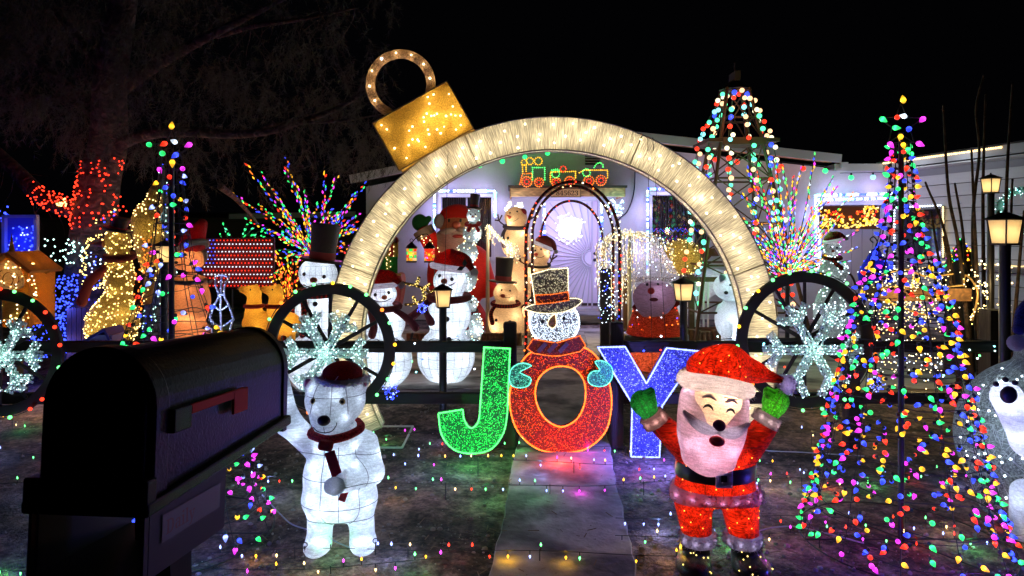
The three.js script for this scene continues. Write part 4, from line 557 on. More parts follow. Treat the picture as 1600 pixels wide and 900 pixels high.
// ---------------------------------------------------------------- lamp posts
{
  const frost = fabric([0.95, 0.82, 0.58], { transmission: 0.75, map: null, bumpMap: null, roughness: 0.95 });
  const lampPost = (px, py, D, size, label, gy, cyan) => {   // py: middle of the lantern glass
    const p = at(px, py, D), t = thing('lamp_post', label, 'lamp post', [p.x, 0, p.z], 0.25), k = size, H = p.y;
    const pane = new THREE.CylinderGeometry(0.5 * k * 1.3, 0.5 * k, k, 4, 1, true); 
    for (let i = 0; i < 4; i++) { const a = i * PI / 2, g = new THREE.BufferGeometry(), w0 = 0.33 * k, w1 = 0.43 * k; g.setAttribute('position', new THREE.Float32BufferAttribute([-w0, -k / 2, w0, w0, -k / 2, w0, w1, k / 2, w1, -w1, k / 2, w1], 3)); g.setIndex([0, 1, 2, 0, 2, 3]); g.computeVertexNormals(); part('lantern_pane', T(g, 0, H, 0, 0, a), frost, t); }
    const fr = []; for (const [sx, sz] of [[1, 1], [1, -1], [-1, 1], [-1, -1]]) fr.push(bar([sx * 0.34 * k, H - k / 2, sz * 0.34 * k], [sx * 0.44 * k, H + k / 2, sz * 0.44 * k], 0.035 * k, 6)); fr.push(bx(0.76 * k, 0.09 * k, 0.76 * k, 0, H - 0.53 * k, 0), bx(0.94 * k, 0.06 * k, 0.94 * k, 0, H + 0.52 * k, 0)); part('lantern_frame', fr, IRON, t);
    part('lantern_roof', [T(new THREE.CylinderGeometry(0.14 * k, 0.82 * k, 0.3 * k, 4), 0, H + 0.68 * k, 0, 0, PI / 4), cy(0.05 * k, 0.08 * k, 0.16 * k, 0, H + 0.87 * k, 0, 8)], IRON, t);
    part('post', [cy(0.018 + 0.1 * k, 0.018 + 0.1 * k, H - k * 0.55, 0, (H - k * 0.55) / 2, 0, 10), lathe([[0.03, 0], [0.045, 0.02], [0.03, 0.05], [0.02, 0.2]], 10, 0, 0, 0)], IRON, t);
    const b = part('lamp_bulb', cy(0.14 * k, 0.14 * k, 0.45 * k, 0, H, 0, 10), E('warm', 2.5), t); lamp([0, H, 0], [1, 0.72, 0.38], 1.5 * k * k, t, 2);
  };
  lampPost(692, 466, 5.6, 0.135, 'black lamp post with cream lantern in front of the tall snowman');
  lampPost(1068, 456, 5.6, 0.135, 'black lamp post with cream lantern above the letter Y');
  lampPost(1570, 362, 4.5, 0.155, 'big black lamp post with amber lantern near the siding house');
  lampPost(1548, 290, 6.6, 0.13, 'high black lamp post with amber lantern among the bare stalks');
  lampPost(257, 397, 5.9, 0.14, 'black lamp post with cream lantern behind the bulb tree by the pine');
}

// ---------------------------------------------------------------- bulb trees
{
  const spec = (px, D, base, prof, label, ek, n, topY, cut) => {
    const p = at(px, base, D), t = thing('light_tree', label, 'light tree', [p.x, 0, -D]), s = D / FPX, R = (h) => { for (let i = 0; i + 1 < prof.length; i++) if (h <= prof[i + 1][0]) { const k = (h - prof[i][0]) / (prof[i + 1][0] - prof[i][0]); return lerp(prof[i][1], prof[i + 1][1], clamp(k, 0, 1)); } return prof[prof.length - 1][1]; };
    const H = prof[prof.length - 1][0];
    part('pole', cy(0.013, 0.016, topY - 0.06, 0, (topY - 0.06) / 2, 0, 10), IRON, t);
    const wire = [], hoop = []; const NW = 12;
    for (let i = 0; i < NW; i++) { const a = i / NW * 2 * PI, q = []; for (let k = 0; k <= 10; k++) { const h = H * k / 10; q.push([R(h) * cos(a), h + 0.01, R(h) * sin(a)]); } wire.push(tube(q, 0.0022, 30, 4)); }
    for (let k = 0; k <= 8; k++) { const h = 0.01 + H * (k / 8) ** 1.2, r = R(h), q = []; for (let i = 0; i < 24; i++) { const a = i / 24 * 2 * PI; q.push([r * cos(a), h, r * sin(a)]); } hoop.push(tube(q, k ? 0.002 : 0.0045, 48, 4, true)); }
    for (let i = 0; i < NW; i++) part('tree_wire', wire[i], WIRE, t); for (const h of hoop) part('tree_hoop', h, WIRE, t);
    for (let i = 0; i < 3; i++) part('base_spoke', bar([R(0) * cos(i * PI / 3), 0.012 + i * 0.004, R(0) * sin(i * PI / 3)], [-R(0) * cos(i * PI / 3), 0.012 + i * 0.004, -R(0) * sin(i * PI / 3)], 0.004), WIRE, t);
    // spiral cable with the bulbs
    const L = [], cab = []; let area = 0; const W = []; for (let i = 0; i < 200; i++) { area += R(H * i / 200) + 0.12; W.push(area); }
    for (let i = 0; i < n; i++) { const u = (i + rnd()) / n * area; let k = W.findIndex((x) => x >= u); const h = H * (k + rnd()) / 200 * 0.99 + 0.03, a = i * 2.399 + rr(-0.25, 0.25), r = R(h) + rr(-0.01, 0.015); if (cut && cut(h)) continue; L.push({ p: V(r * cos(a), h, r * sin(a)), c: pick(px < 800 ? ['red', 'green', 'blue', 'blue', 'blue', 'amber', 'pink', 'jblue', 'green', 'pink'] : ['red', 'green', 'blue', 'amber', 'pink', 'amber', 'blue', 'green', 'red', 'pink', 'blue']), d: V(cos(a) * 0.8 + rr(-0.9, 0.9), rr(-1.2, 0.5), sin(a) * 0.8 + rr(-0.9, 0.9)) }); }
    for (let k = 0; k <= 260; k++) { const h = 0.03 + (H - 0.05) * k / 260, a = k * 0.35; cab.push([(R(h) + 0.004) * cos(a), h + 0.01 * sin(k * 1.9), (R(h) + 0.004) * sin(a)]); } part('light_cable', tube(cab, 0.0024, 780, 4), WIRE, t);
    L.sort((a, b) => b.p.z - a.p.z); eachBulb(L.slice(0, 290), 0.0112, 4.2 * ek, t, 'c9'); if (L.length > 290) bulbs('rear_bulb', L.slice(290), 0.0112, 1.6 * ek, t, 'c9'); const sk = L.map((b) => { const d = b.d.clone().normalize(); return bar(b.p.clone().addScaledVector(d, -0.016), b.p, 0.0085, 6); }); part('bulb_socket', sk, SOCKET, t, 'stuff');
    // star on top
    const st = new THREE.Group(); st.name = 'tree_star'; st.position.set(0, topY - 0.02, 0); t.add(st); const sp = [], r1 = 0.115, SL = []; for (let i = 0; i <= 10; i++) { const a = PI / 2 + i / 10 * 2 * PI, r = i % 2 ? 0.05 : r1; sp.push([r * cos(a), r * sin(a), 0]); } for (let i = 0; i < 10; i++) part('star_wire', bar(sp[i], sp[i + 1], 0.003), WIRE, st);
    sp.slice(0, 10).forEach((q, i) => SL.push({ p: V(q[0] + rr(-0.01, 0.01), q[1], 0.01), c: ['amber', 'red', 'green', 'green', 'pink', 'amber', 'pink', 'blue', 'pink', 'white'][i], d: V(q[0] * (i % 5 < 2 ? 2 : -2), q[1] - 0.1 * (i % 3), rr(-0.1, 0.2)) })); eachBulb(SL, 0.0135, 4.2 * ek * ek, st, 'c9');
    const li = [['blue', 0.5, 0.3], ['blue', 0.25, -0.4], ['blue', 0.2, 0.35], ['pink', 0.12, 0.1]]; for (const [c, h, x] of li) lamp([x * 0.8, h * H / 1.7, R(h) + 0.12], c, c === 'blue' ? 0.11 : 0.05, t);
    return t;
  };
  spec(1408, 3.55, 846, [[0, 0.5], [0.2, 0.44], [0.5, 0.37], [0.8, 0.31], [1.1, 0.25], [1.35, 0.18], [1.55, 0.1], [1.75, 0.065], [1.95, 0.05], [2.06, 0.045]], 'tall wire tree with coloured pear bulbs standing between the Santa and the siding house', 1, 620, 2.185);
  spec(268, 3.62, 848, [[0, 0.52], [0.2, 0.45], [0.5, 0.37], [0.8, 0.31], [1.08, 0.22], [1.3, 0.14], [1.5, 0.1], [1.75, 0.07], [1.93, 0.05]], 'tall wire tree with coloured pear bulbs standing behind the mailbox', 0.85, 380, 2.06, (h) => h > 1.1 && rnd() < 0.45);
}

// ---------------------------------------------------------------- mini light rows staked across the yard
{
  const rows = [[709, 640, 1010, 'along the front of the three letters', 0.05], [742, 470, 1260, 'across the path in front of the letters', 0.09], [776, -40, 1290, 'across the path beside the bear legs', 0.1], [655, -60, 400, 'behind the mailbox near the wheel by the church', 0.12], [690, 560, 700, 'by the arch foot beside the polar bear', 0.06], [693, 1180, 1330, 'behind the Santa by the bulb tree', 0.1], [826, 960, 1640, 'behind the Santa boots', 0.06], [878, 330, 1100, 'in front of the polar bear feet', 0.05], [720, -60, 330, 'low behind the mailbox post', 0.06], [640, 1150, 1330, 'under the fence rail below the snowflake by the Santa', 0.12], [895, -60, 700, 'nearest the road by the mailbox post', 0.05], [672, -60, 420, 'between the church wheel and the bear, under the rail', 0.06], [850, 960, 1640, 'in front of the wire tree base', 0.05], [760, 1150, 1640, 'through the foot of the tall wire tree', 0.08]];
  rows.forEach(([py, a, b, where, hgt], r) => {
    const D = min(onGround(py), 6), s = thing('string_lights', 'multicolour mini light row staked ' + where, 'string lights', [0, 0, 0], 0, 'mini light rows across the yard'), X = (px) => (px - 800) * D / FPX, q = [], L = [], n = floor((X(b) - X(a)) / 0.09);
    const H = (x) => hgt + 0.012 * sin(x * 5 + r) + 0.02 * sin(x * 1.7 + r * 2), Z = (x) => -D + 0.05 * sin(x * 1.3 + r) + 0.02 * sin(x * 4.1 + r);
    for (let i = 0; i <= n * 2; i++) { const x = lerp(X(a), X(b), i / n / 2); q.push([x, H(x), Z(x)]); } part('cable', tube(q, 0.0016, n * 4, 4), WIRE, s);
    const leads = [];
    for (let i = 0; i < n; i++) { if (rnd() < 0.12) continue; const x = lerp(X(a), X(b), (i + rr(0.2, 0.8)) / n), up = rnd() < 0.45 ? 1 : -1, y = max(0.02, H(x) + up * 0.028), p = V(x, y, Z(x)); leads.push(bar([x, H(x), Z(x)], p, 0.0024, 4)); L.push({ p, c: pick(['red', 'wgreen', 'jblue', 'amber', 'pink', 'wgreen', 'jblue', 'warm']), d: V(0, up, 0) }); }
    for (let x = X(a) + 0.4; x < X(b); x += rr(0.55, 0.8)) part('stake', bar([x, 0, Z(x)], [x, H(x) + 0.01, Z(x)], 0.0025, 5), IRON, s);
    for (let i = 2; i < L.length; i += 3) lamp(L[i].p.clone().add(V(0, 0.03, 0.02)), L[i].c, L[i].c === 'jblue' ? 0.034 : L[i].c === 'wgreen' ? 0.016 : 0.007, s);
    part('bulb_lead', leads, WIRE, s, 'stuff'); eachBulb(L, 0.0072, 4.5, s, 'seed');
  });
  // loose extension leads on the dirt
  solo('extension_cord', 'pale cord curling over the dirt beside the polar bear feet', 'cord', tube([[at(400, 790, 4).x, 0.03, -4.1], [-1.3, 0.012, -3.85], [-1.18, 0.02, -3.7], [-1.02, 0.014, -3.62], [-0.9, 0.02, -3.5], [-0.8, 0.012, -3.44]], 0.004, 60, 5), M([0.3, 0.32, 0.4], 0.6));
  solo('extension_cord', 'pale cord running from the Santa boots to the bulb tree', 'cord', tube([[1.08, 0.012, -3.4], [1.3, 0.02, -3.62], [1.5, 0.014, -3.7], [1.62, 0.03, -3.6], [1.8, 0.014, -3.5]], 0.004, 60, 5), M([0.3, 0.32, 0.4], 0.6));
  solo('extension_cord', 'pale cord behind the Santa leading towards the bulb tree', 'cord', tube([[1.5, 0.02, -5.3], [1.8, 0.02, -5.0], [2.1, 0.03, -4.9], [2.5, 0.02, -4.85]], 0.004, 60, 5), M([0.4, 0.42, 0.45], 0.6));
}

// ---------------------------------------------------------------- big mesh bear at the east edge
{
  const D = 3.9, s = D / FPX, t = thing('light_up_polar_bear', 'big pale mesh polar bear with raised paw at the east edge', 'bear figure', [at(1622, 365, D).x, 0, -D]);
  const X = (px) => (px - 1622) * s, Y = (py) => EYE - (py - HOR) * s, Q = (px, py, z) => [(px - 800) * (D - z) / FPX - t.position.x, EYE - (py - HOR) * (D - z) / FPX, z];
  const f = field([['e', [0, Y(685), -0.05], [0.4, 0.44, 0.34]], ['c', [-0.18, 0.1, 0], [-0.18, 0.25, 0], 0.15, 0.16], ['c', [0.18, 0.1, 0], [0.18, 0.25, 0], 0.15, 0.16], ['e', [0.12, Y(545), 0], [0.22, 0.2, 0.2]]], 0.06);
  part('body', skin(f, [0, 0.6, 0], 0.75, 70), mesh3([0.42, 0.5, 0.47], { transmission: 0.45 }), t);
  const arm = field([['c', Q(1660, 745, 0.25), Q(1604, 690, 0.36), 0.07, 0.068], ['c', Q(1604, 690, 0.36), Q(1573, 620, 0.4), 0.068, 0.075]], 0.04); part('arm', skin(arm, Q(1610, 680, 0.33), 0.4, 50), fabric([0.7, 0.68, 0.85]), t);
  part('paw_pad', el(...Q(1576, 617, 0.468), 0.042, 0.044, 0.024, 18), BLACK, t); for (const [a, b] of [[1556, 600], [1571, 593], [1586, 598]]) part('toe_pad', el(...Q(a, b, 0.46), 0.015, 0.014, 0.014, 12), BLACK, t);
  part('leg', skin(field([['c', Q(1602, 770, 0.3), Q(1606, 860, 0.3), 0.07, 0.085]], 0.02), Q(1604, 815, 0.3), 0.26, 36), fabric([0.6, 0.62, 0.72]), t);
  const th = []; for (let i = 0; i < 420; i++) { const a = rr(-1.7, 1.7), y = rr(Y(770), Y(575)), q = surf(f, 0, -0.05, a, y, 0.8), q2 = surf(f, 0, -0.05, a + rr(-0.25, 0.25), y + rr(-0.12, 0.12), 0.8); if (q && q2) { const m = q.clone().add(q2).multiplyScalar(0.5); const c = V(0, m.y, -0.05); m.addScaledVector(m.clone().sub(c).normalize(), 0.006); th.push(bar(q, m, 0.0011, 3), bar(m, q2, 0.0011, 3)); } } part('tinsel_thread', th, M([0.65, 0.72, 0.7], 0.5), t, 'stuff');
  const L = []; for (let i = 0; i < 90; i++) { const a = rr(-1.6, 0.6), q = surf(f, 0, -0.05, a, rr(Y(770), Y(575)), 0.8); if (q) L.push({ p: q.add(V(0.012 * sin(a), 0, 0.012 * cos(a))), c: 'white' }); } bulbs('bulb', L, 0.0075, 7, t);
  for (const [a, b, z] of [[1570, 625, 0.41], [1590, 672, 0.37], [1606, 710, 0.34], [1602, 780, 0.31]]) lamp(Q(a + 4, b, z), 'white', 0.03, t); for (const p of [[-0.2, 0.5, 0.1], [-0.25, 0.75, 0.05], [0, 0.6, 0.15]]) lamp(p, 'white', 0.05, t);
  const h = new THREE.Group(); h.name = 'hat'; t.add(h); part('hat_cone', tube([Q(1640, 470, 0.1), Q(1606, 485, 0.16), Q(1592, 515, 0.2)], (k) => 0.075 - 0.045 * k, 20, 14), mesh3([0.02, 0.06, 0.5], { transmission: 0.3 }), h); part('pompom', el(...Q(1588, 536, 0.2), 0.045, 0.045, 0.045, 16), fabric([0.6, 0.6, 0.75]), h); lamp([X(1600), Y(495), 0.16], 'blue', 0.02, t);
}

// ---------------------------------------------------------------- giant ornament arch
{
  const D = 5.32, s = D / FPX, t = thing('ornament_arch', 'giant round ornament arch of gold wound thread spanning the yard', 'light arch', [at(864, 365, D).x, 0, -D]);
  const cyy = EYE - (532 - HOR) * s, Ro = 347 * s, Ri = 297 * s, dep = 0.13, Y0 = 0.0, a0 = Math.asin((Y0 - cyy) / Ro);
  const threadM = new THREE.MeshPhysicalMaterial({ color: new THREE.Color().setRGB(0.95, 0.9, 0.76), roughness: 1, transmission: 0.5, thickness: 0, map: TX.thread, bumpMap: TX.thread, bumpScale: 0.0015, specularIntensity: 0.6 });
  // band in five panels between the frame ribs
  const N = 5, cut = Array.from({ length: N + 1 }, (_, i) => lerp(a0, PI - a0, i / N));
  const band = (A, B) => { const n = 30, P = [], U = [], I = [], add = (rA, zA, rB, zB) => { const b = P.length / 3; for (let i = 0; i <= n; i++) { const a = lerp(A, B, i / n); for (const [r, z, v] of [[rA, zA, 0], [rB, zB, 1]]) { P.push(r * cos(a), cyy + r * sin(a), z); U.push(a * 0.5, v); } } for (let i = 0; i < n; i++) { const k = b + i * 2; I.push(k, k + 2, k + 1, k + 1, k + 2, k + 3); } };
    add(Ri, dep / 2, Ro, dep / 2); add(Ro, dep / 2, Ro, -dep / 2); add(Ro, -dep / 2, Ri, -dep / 2); add(Ri, -dep / 2, Ri, dep / 2);
    const g = new THREE.BufferGeometry(); g.setAttribute('position', new THREE.Float32BufferAttribute(P, 3)); g.setAttribute('uv', new THREE.Float32BufferAttribute(U, 2)); g.setIndex(I); g.computeVertexNormals(); return g; };
  for (let i = 0; i < N; i++) part('band_panel', band(cut[i] + 0.003, cut[i + 1] - 0.003), threadM, t);
  const steel = M([0.3, 0.27, 0.2], 0.4, { metalness: 0.6 });
  const arcT = (r, z) => { const q = []; for (let i = 0; i <= 60; i++) { const a = lerp(a0, PI - a0, i / 60); q.push([r * cos(a), cyy + r * sin(a), z]); } return tube(q, 0.006, 200, 6); };
  for (const r of [Ro + 0.003, Ri - 0.003]) for (const z of [dep / 2, -dep / 2]) part('frame_hoop', arcT(r, z), steel, t);
  for (const a of cut) part('frame_rib', [bar([Ri * cos(a), cyy + Ri * sin(a), dep / 2 + 0.006], [Ro * cos(a), cyy + Ro * sin(a), dep / 2 + 0.006], 0.005), bar([Ri * cos(a), cyy + Ri * sin(a), -dep / 2], [Ri * cos(a), cyy + Ri * sin(a), dep / 2], 0.005)], steel, t);
  for (const sg of [-1, 1]) { const x = sg * Ro * cos(a0), g = []; for (const [a, b] of [[[x - 0.05, 0.02, 0.28], [x - sg * 0.42, 0.02, 0.28]], [[x - 0.05, 0.02, -0.28], [x - sg * 0.42, 0.02, -0.28]], [[x - 0.05, 0.02, 0.28], [x - 0.05, 0.02, -0.28]], [[x - sg * 0.42, 0.02, 0.28], [x - sg * 0.42, 0.02, -0.28]]]) g.push(bar(a, b, 0.008)); part('foot_frame', g, M([0.5, 0.5, 0.45], 0.5), t); }
  const pts = []; for (let i = 0; i < 110; i++) { const a = lerp(a0 + 0.05, PI - a0 - 0.05, (i + rnd()) / 110), r = lerp(Ri, Ro, [0.25, 0.75, 0.5][i % 3] + rr(-0.12, 0.12)); pts.push([r * cos(a), cyy + r * sin(a), rr(-0.02, 0.022)]); }
  inner(t, pts, [1, 0.83, 0.53], 0.0088); bulbs('bulb', pts.map((p) => ({ p: V(p[0], p[1], dep / 2 + 0.004), c: 'cream' })), 0.0105, 6, t);
  // cap and hanger, set on the rim about thirty degrees off the top
  const cap = new THREE.Group(); cap.name = 'ornament_cap'; cap.position.set((664 - 864) * s, EYE - (200 - HOR) * s, 0.03); cap.rotation.z = 0.515; t.add(cap);
  const cw = 131 * s, ch = 83 * s, cd = 0.17, goldT = mesh3([0.85, 0.55, 0.15], { transmission: 0.42, map: TX.sparkle, bumpScale: 0.006 });
  part('cap_shell', rb(cw, ch, cd, 0.012, 0, 0, 0), goldT, cap); const ce = []; for (const y of [-ch / 2, ch / 2]) for (const z of [-cd / 2, cd / 2]) ce.push(bar([-cw / 2, y, z], [cw / 2, y, z], 0.006)); for (const x of [-cw / 2, cw / 2]) for (const z of [-cd / 2, cd / 2]) ce.push(bar([x, -ch / 2, z], [x, ch / 2, z], 0.006)); part('cap_frame', ce, M([0.2, 0.13, 0.05], 0.5), cap);
  const cp = []; for (let i = 0; i < 34; i++) cp.push([rr(-0.46, 0.46) * cw, rr(-0.44, 0.44) * ch, rr(0.02, 0.06)]); inner(cap, cp, [1, 0.72, 0.22], 0.0125); bulbs('bulb', cp.map((p) => ({ p: V(p[0], p[1], cd / 2 + 0.004), c: 'cream' })), 0.0085, 6, cap);
  const hg = new THREE.Group(); hg.name = 'hanger_ring'; hg.position.set((627 - 864) * s, EYE - (133 - HOR) * s, 0.03); t.add(hg); const rm = 47 * s, arcP = []; for (let i = 0; i <= 30; i++) { const a = -0.32 + i / 30 * 4.6; arcP.push([rm * cos(a), rm * sin(a), 0]); }
  part('ring_tube', T(tube(arcP, 0.036, 90, 12), 0, 0, 0), mesh3([0.85, 0.66, 0.5], { transmission: 0.45 }), hg); for (let i = 0; i < 9; i++) { const a = -0.35 + i / 8 * 4.1; lamp([rm * cos(a), rm * sin(a), 0.005], [1, 0.62, 0.25], 0.0035, hg); } bulbs('bulb', Array.from({ length: 9 }, (_, i) => { const a = -0.35 + i / 8 * 4.1; return { p: V(rm * cos(a), rm * sin(a), 0.039), c: i === 5 ? 'white' : 'cream' }; }), 0.0105, 5, hg);
  for (const [x0, x1] of [[700, 690], [1020, 1046], [1012, 1020]]) solo('guy_wire', x0 === 700 ? 'thin dark wire hanging from the arch below its gold cap' : x1 === 1046 ? 'thin dark slanting wire from the arch shoulder above the window' : 'thin dark wire beside the slanting one at the arch shoulder', 'wire', bar(at(x0, x0 === 700 ? 240 : 215, D - 0.09), at(x1, 620, D + 0.5), 0.0025, 5), WIRE);
}

// ---------------------------------------------------------------- snowmen: balls blended into one skin, with face, hat, scarf
function snowman(o) {
  const D = o.D, s = D / FPX, t = thing(o.name || 'light_up_snowman', o.label, 'snowman figure', [at(o.x, 365, D).x, o.y0 ? EYE - (o.y0 - HOR) * s : 0, -D], o.turn || 0, o.group);
  const b0 = o.y0 || HOR + FPX * EYE / D, X = (px) => (px - o.x) * s, Y = (py) => (b0 - py) * s;
  const f = field(o.balls.map((b) => ['e', [X(b[0]), Y(b[1]), (b[4] || 0)], [b[2] * s, b[3] * s, b[2] * s * (o.flat || 0.82)]]), o.k || 0.05);
  const top = max(...o.balls.map((b) => Y(b[1]) + b[3] * s)), mid = top / 2, H = max(mid, ...o.balls.map((b) => abs(X(b[0])) + b[2] * s)) * 1.12;
  const body = part('body', skin(f, [0, mid, 0], H, o.res || 56), o.mat, t);
  const F = (px, py, up = 0) => { const x = X(px), y = Y(py); let z = 1.2; for (let i = 0; i < 70; i++) { const d = f(x, y, z); if (d < 0.001) break; z -= max(d * 0.8, 0.002); if (z < -0.5) { z = 0; break; } } return [x, y, z + up]; };
  if (o.grid) { const rs = [], n = floor((top - 0.08) / (13 * s)); for (let i = 1; i < n; i++) rs.push(i / n * top); const ms = []; for (let i = 0; i < 9; i++) ms.push(-1.4 + i * 0.35); part('frame_wire', wires(f, 0, 0, rs, ms, 0.03, top - 0.03, 0.0017), M([0.16, 0.17, 0.2], 0.7), t, 'stuff'); }
  for (const e of o.eyes || []) part('eye', el(...F(e[0], e[1]), e[2] * s, e[2] * s, 0.5 * e[2] * s, 12), BLACK, t);
  if (o.nose) { const p = F(o.nose[0], o.nose[1]), r = o.nose[2] * s; part('nose', o.nose[3] ? T(new THREE.ConeGeometry(r, r * 3.2, 12), p[0] - r * 0.7, p[1], p[2] + r, 0.9, 0, 0.7) : el(...p, r * 1.3, r, r, 14), M(o.noseC || [0.3, 0.07, 0.02], 0.6), t); }
  if (o.mouth) { const m = o.mouth, q = []; for (let i = 0; i <= 10; i++) { const k = i / 10 * 2 - 1; q.push(F(m[0] + k * m[2], m[1] + m[3] * (k * k) * -1 + k * (m[4] || 0), 0.002)); } part('mouth', tube(q, 0.0045, 20, 5), BLACK, t); }
  for (const b of o.buttons || []) part('button', el(...F(b[0], b[1]), b[2] * s, b[2] * s, 0.5 * b[2] * s, 14), BLACK, t);
  if (o.scarf) {   // [px, py, radius, thickness, [tail points], material]
    const [cx, cyy, r, th, tails, m] = o.scarf, q = []; for (let i = 0; i < 20; i++) { const a = i / 20 * 2 * PI; q.push([X(cx) + r * s * sin(a), Y(cyy) - 3 * s * cos(a), r * s * 0.86 * cos(a)]); }
    const g = new THREE.Group(); g.name = 'scarf'; t.add(g); part('scarf_wrap', tube(q, th * s, 50, 8, true), m, g);
    for (const tl of tails) part('scarf_tail', tube(tl.map((p) => { const z = F(p[0], p[1], 0.015); return p[2] ? [z[0], z[1], p[2]] : z; }), (k) => th * s * (1 + 0.25 * k), 30, 8), m, g);
  }
  if (o.hat) {
    const h = new THREE.Group(); h.name = 'hat'; t.add(h); const [kind, cx, cyy, w, hh, tilt] = o.hat; h.position.set(X(cx), Y(cyy), 0); h.rotation.z = tilt || 0; const W = w * s, HH = hh * s;
    if (kind === 'top') { part('hat_crown', lathe([[0.001, HH], [W * 0.62, HH], [W * 0.66, HH * 0.97], [W * 0.55, 0.03], [W * 0.55, 0]], 28), o.hatM || BLACK, h); part('hat_brim', lathe([[0.3 * W, 0.012], [W * 0.98, 0.012], [W, 0], [W * 0.98, -0.012], [0.3 * W, -0.012]], 32), o.hatM || BLACK, h); part('hat_band', lathe([[W * 0.56, 0.012], [W * 0.585, 0.02], [W * 0.6, HH * 0.22], [W * 0.57, HH * 0.23]], 28), o.bandM || M([0.25, 0.012, 0.012], 0.6), h); }
    else { const rm = o.hatM || mesh3([0.7, 0.025, 0.012], { transmission: 0.4 }), sg = o.side || 1; part('hat_cone', [el(0, HH * 0.25, 0, W * 0.85, HH * 0.6, W * 0.72, 20), tube([[0, HH * 0.45, 0], [sg * W * 0.7, HH * 0.5, 0.01], [sg * W * 1.25, HH * 0.05, 0.03]], (k) => W * (0.55 - 0.42 * k), 20, 10)], rm, h); const q = []; for (let i = 0; i < 18; i++) { const a = i / 18 * 2 * PI; q.push([W * 0.88 * sin(a), 0, W * 0.76 * cos(a)]); } part('hat_brim', tube(q, W * 0.17, 40, 10, true), fabric([0.75, 0.72, 0.78], { transmission: 0.4 }), h); part('pompom', el(sg * W * 1.32, -HH * 0.04, 0.03, W * 0.22, W * 0.22, W * 0.22, 14), fabric([0.75, 0.72, 0.78]), h); lamp([0, HH * 0.5, 0], [1, 0.75, 0.5], 8 * W * W, h); lamp([sg * W * 0.5, HH * 0.5, 0.01], [1, 0.75, 0.5], 1.6 * W * W, h); for (const a of [-1.5, -1, -0.5, 0, 0.5, 1, 1.5]) lamp([W * 0.88 * sin(a), 0, W * 0.76 * cos(a)], [0.85, 0.85, 1], 0.045 * W * W, h); }
  }
  for (const a of o.arms || []) part('twig_arm', a.map((l) => tube(l.map((p) => [X(p[0]), Y(p[1]), 0.02]), 0.013, 12, 6)), M([0.06, 0.03, 0.02], 0.9), t);
  if (o.muffs) for (const m of o.muffs) part('earmuff', el(X(m[0]), Y(m[1]), 0.05, m[2] * s, m[2] * s, m[2] * s * 0.8, 16), M([0.25, 0.02, 0.03], 0.9), t);
  const zz = (b) => b[2] * s * (o.flat || 0.82);
  for (const b of o.balls) { const n = o.lights || 4, pts = Array.from({ length: n }, (_, i) => [X(b[0]) + cos(i / n * 6.28 + b[1]) * b[2] * s * 0.5, Y(b[1]) + sin(i / n * 6.28 + b[1]) * b[3] * s * 0.5, (b[4] || 0) + zz(b) * 0.45]); inner(t, pts, o.lc || [0.8, 0.9, 1], (o.li || 0.3) * b[2] * s * b[3] * s / n * 4); }
  if (o.minis) bulbs('bulb', scatter(body, o.minis[0], o.minis[1], 0.006, (p, d) => d.z > -0.3), o.minis[2] || 0.011, o.minis[3] || 5, t);
  return { t, f, X, Y, F, s };
}
const whiteF = fabric([0.86, 0.9, 0.96]), beigeF = fabric([0.78, 0.56, 0.36]), maroon = M([0.16, 0.012, 0.014], 0.85, { map: TX.cloth }), plaid = M([1, 1, 1], 0.85, { map: rep(tex(64, 64, (u, v) => { const a = floor(u * 4) % 2, b = floor(v * 4) % 2; return a && b ? [0.7, 0.06, 0.05] : a || b ? [0.32, 0.02, 0.02] : [0.03, 0.01, 0.01]; }), 14, 14) });
const silver = mesh3([0.72, 0.78, 0.76], { transmission: 0.45 }), goldMesh = mesh3([0.62, 0.46, 0.16], { transmission: 0.45 });
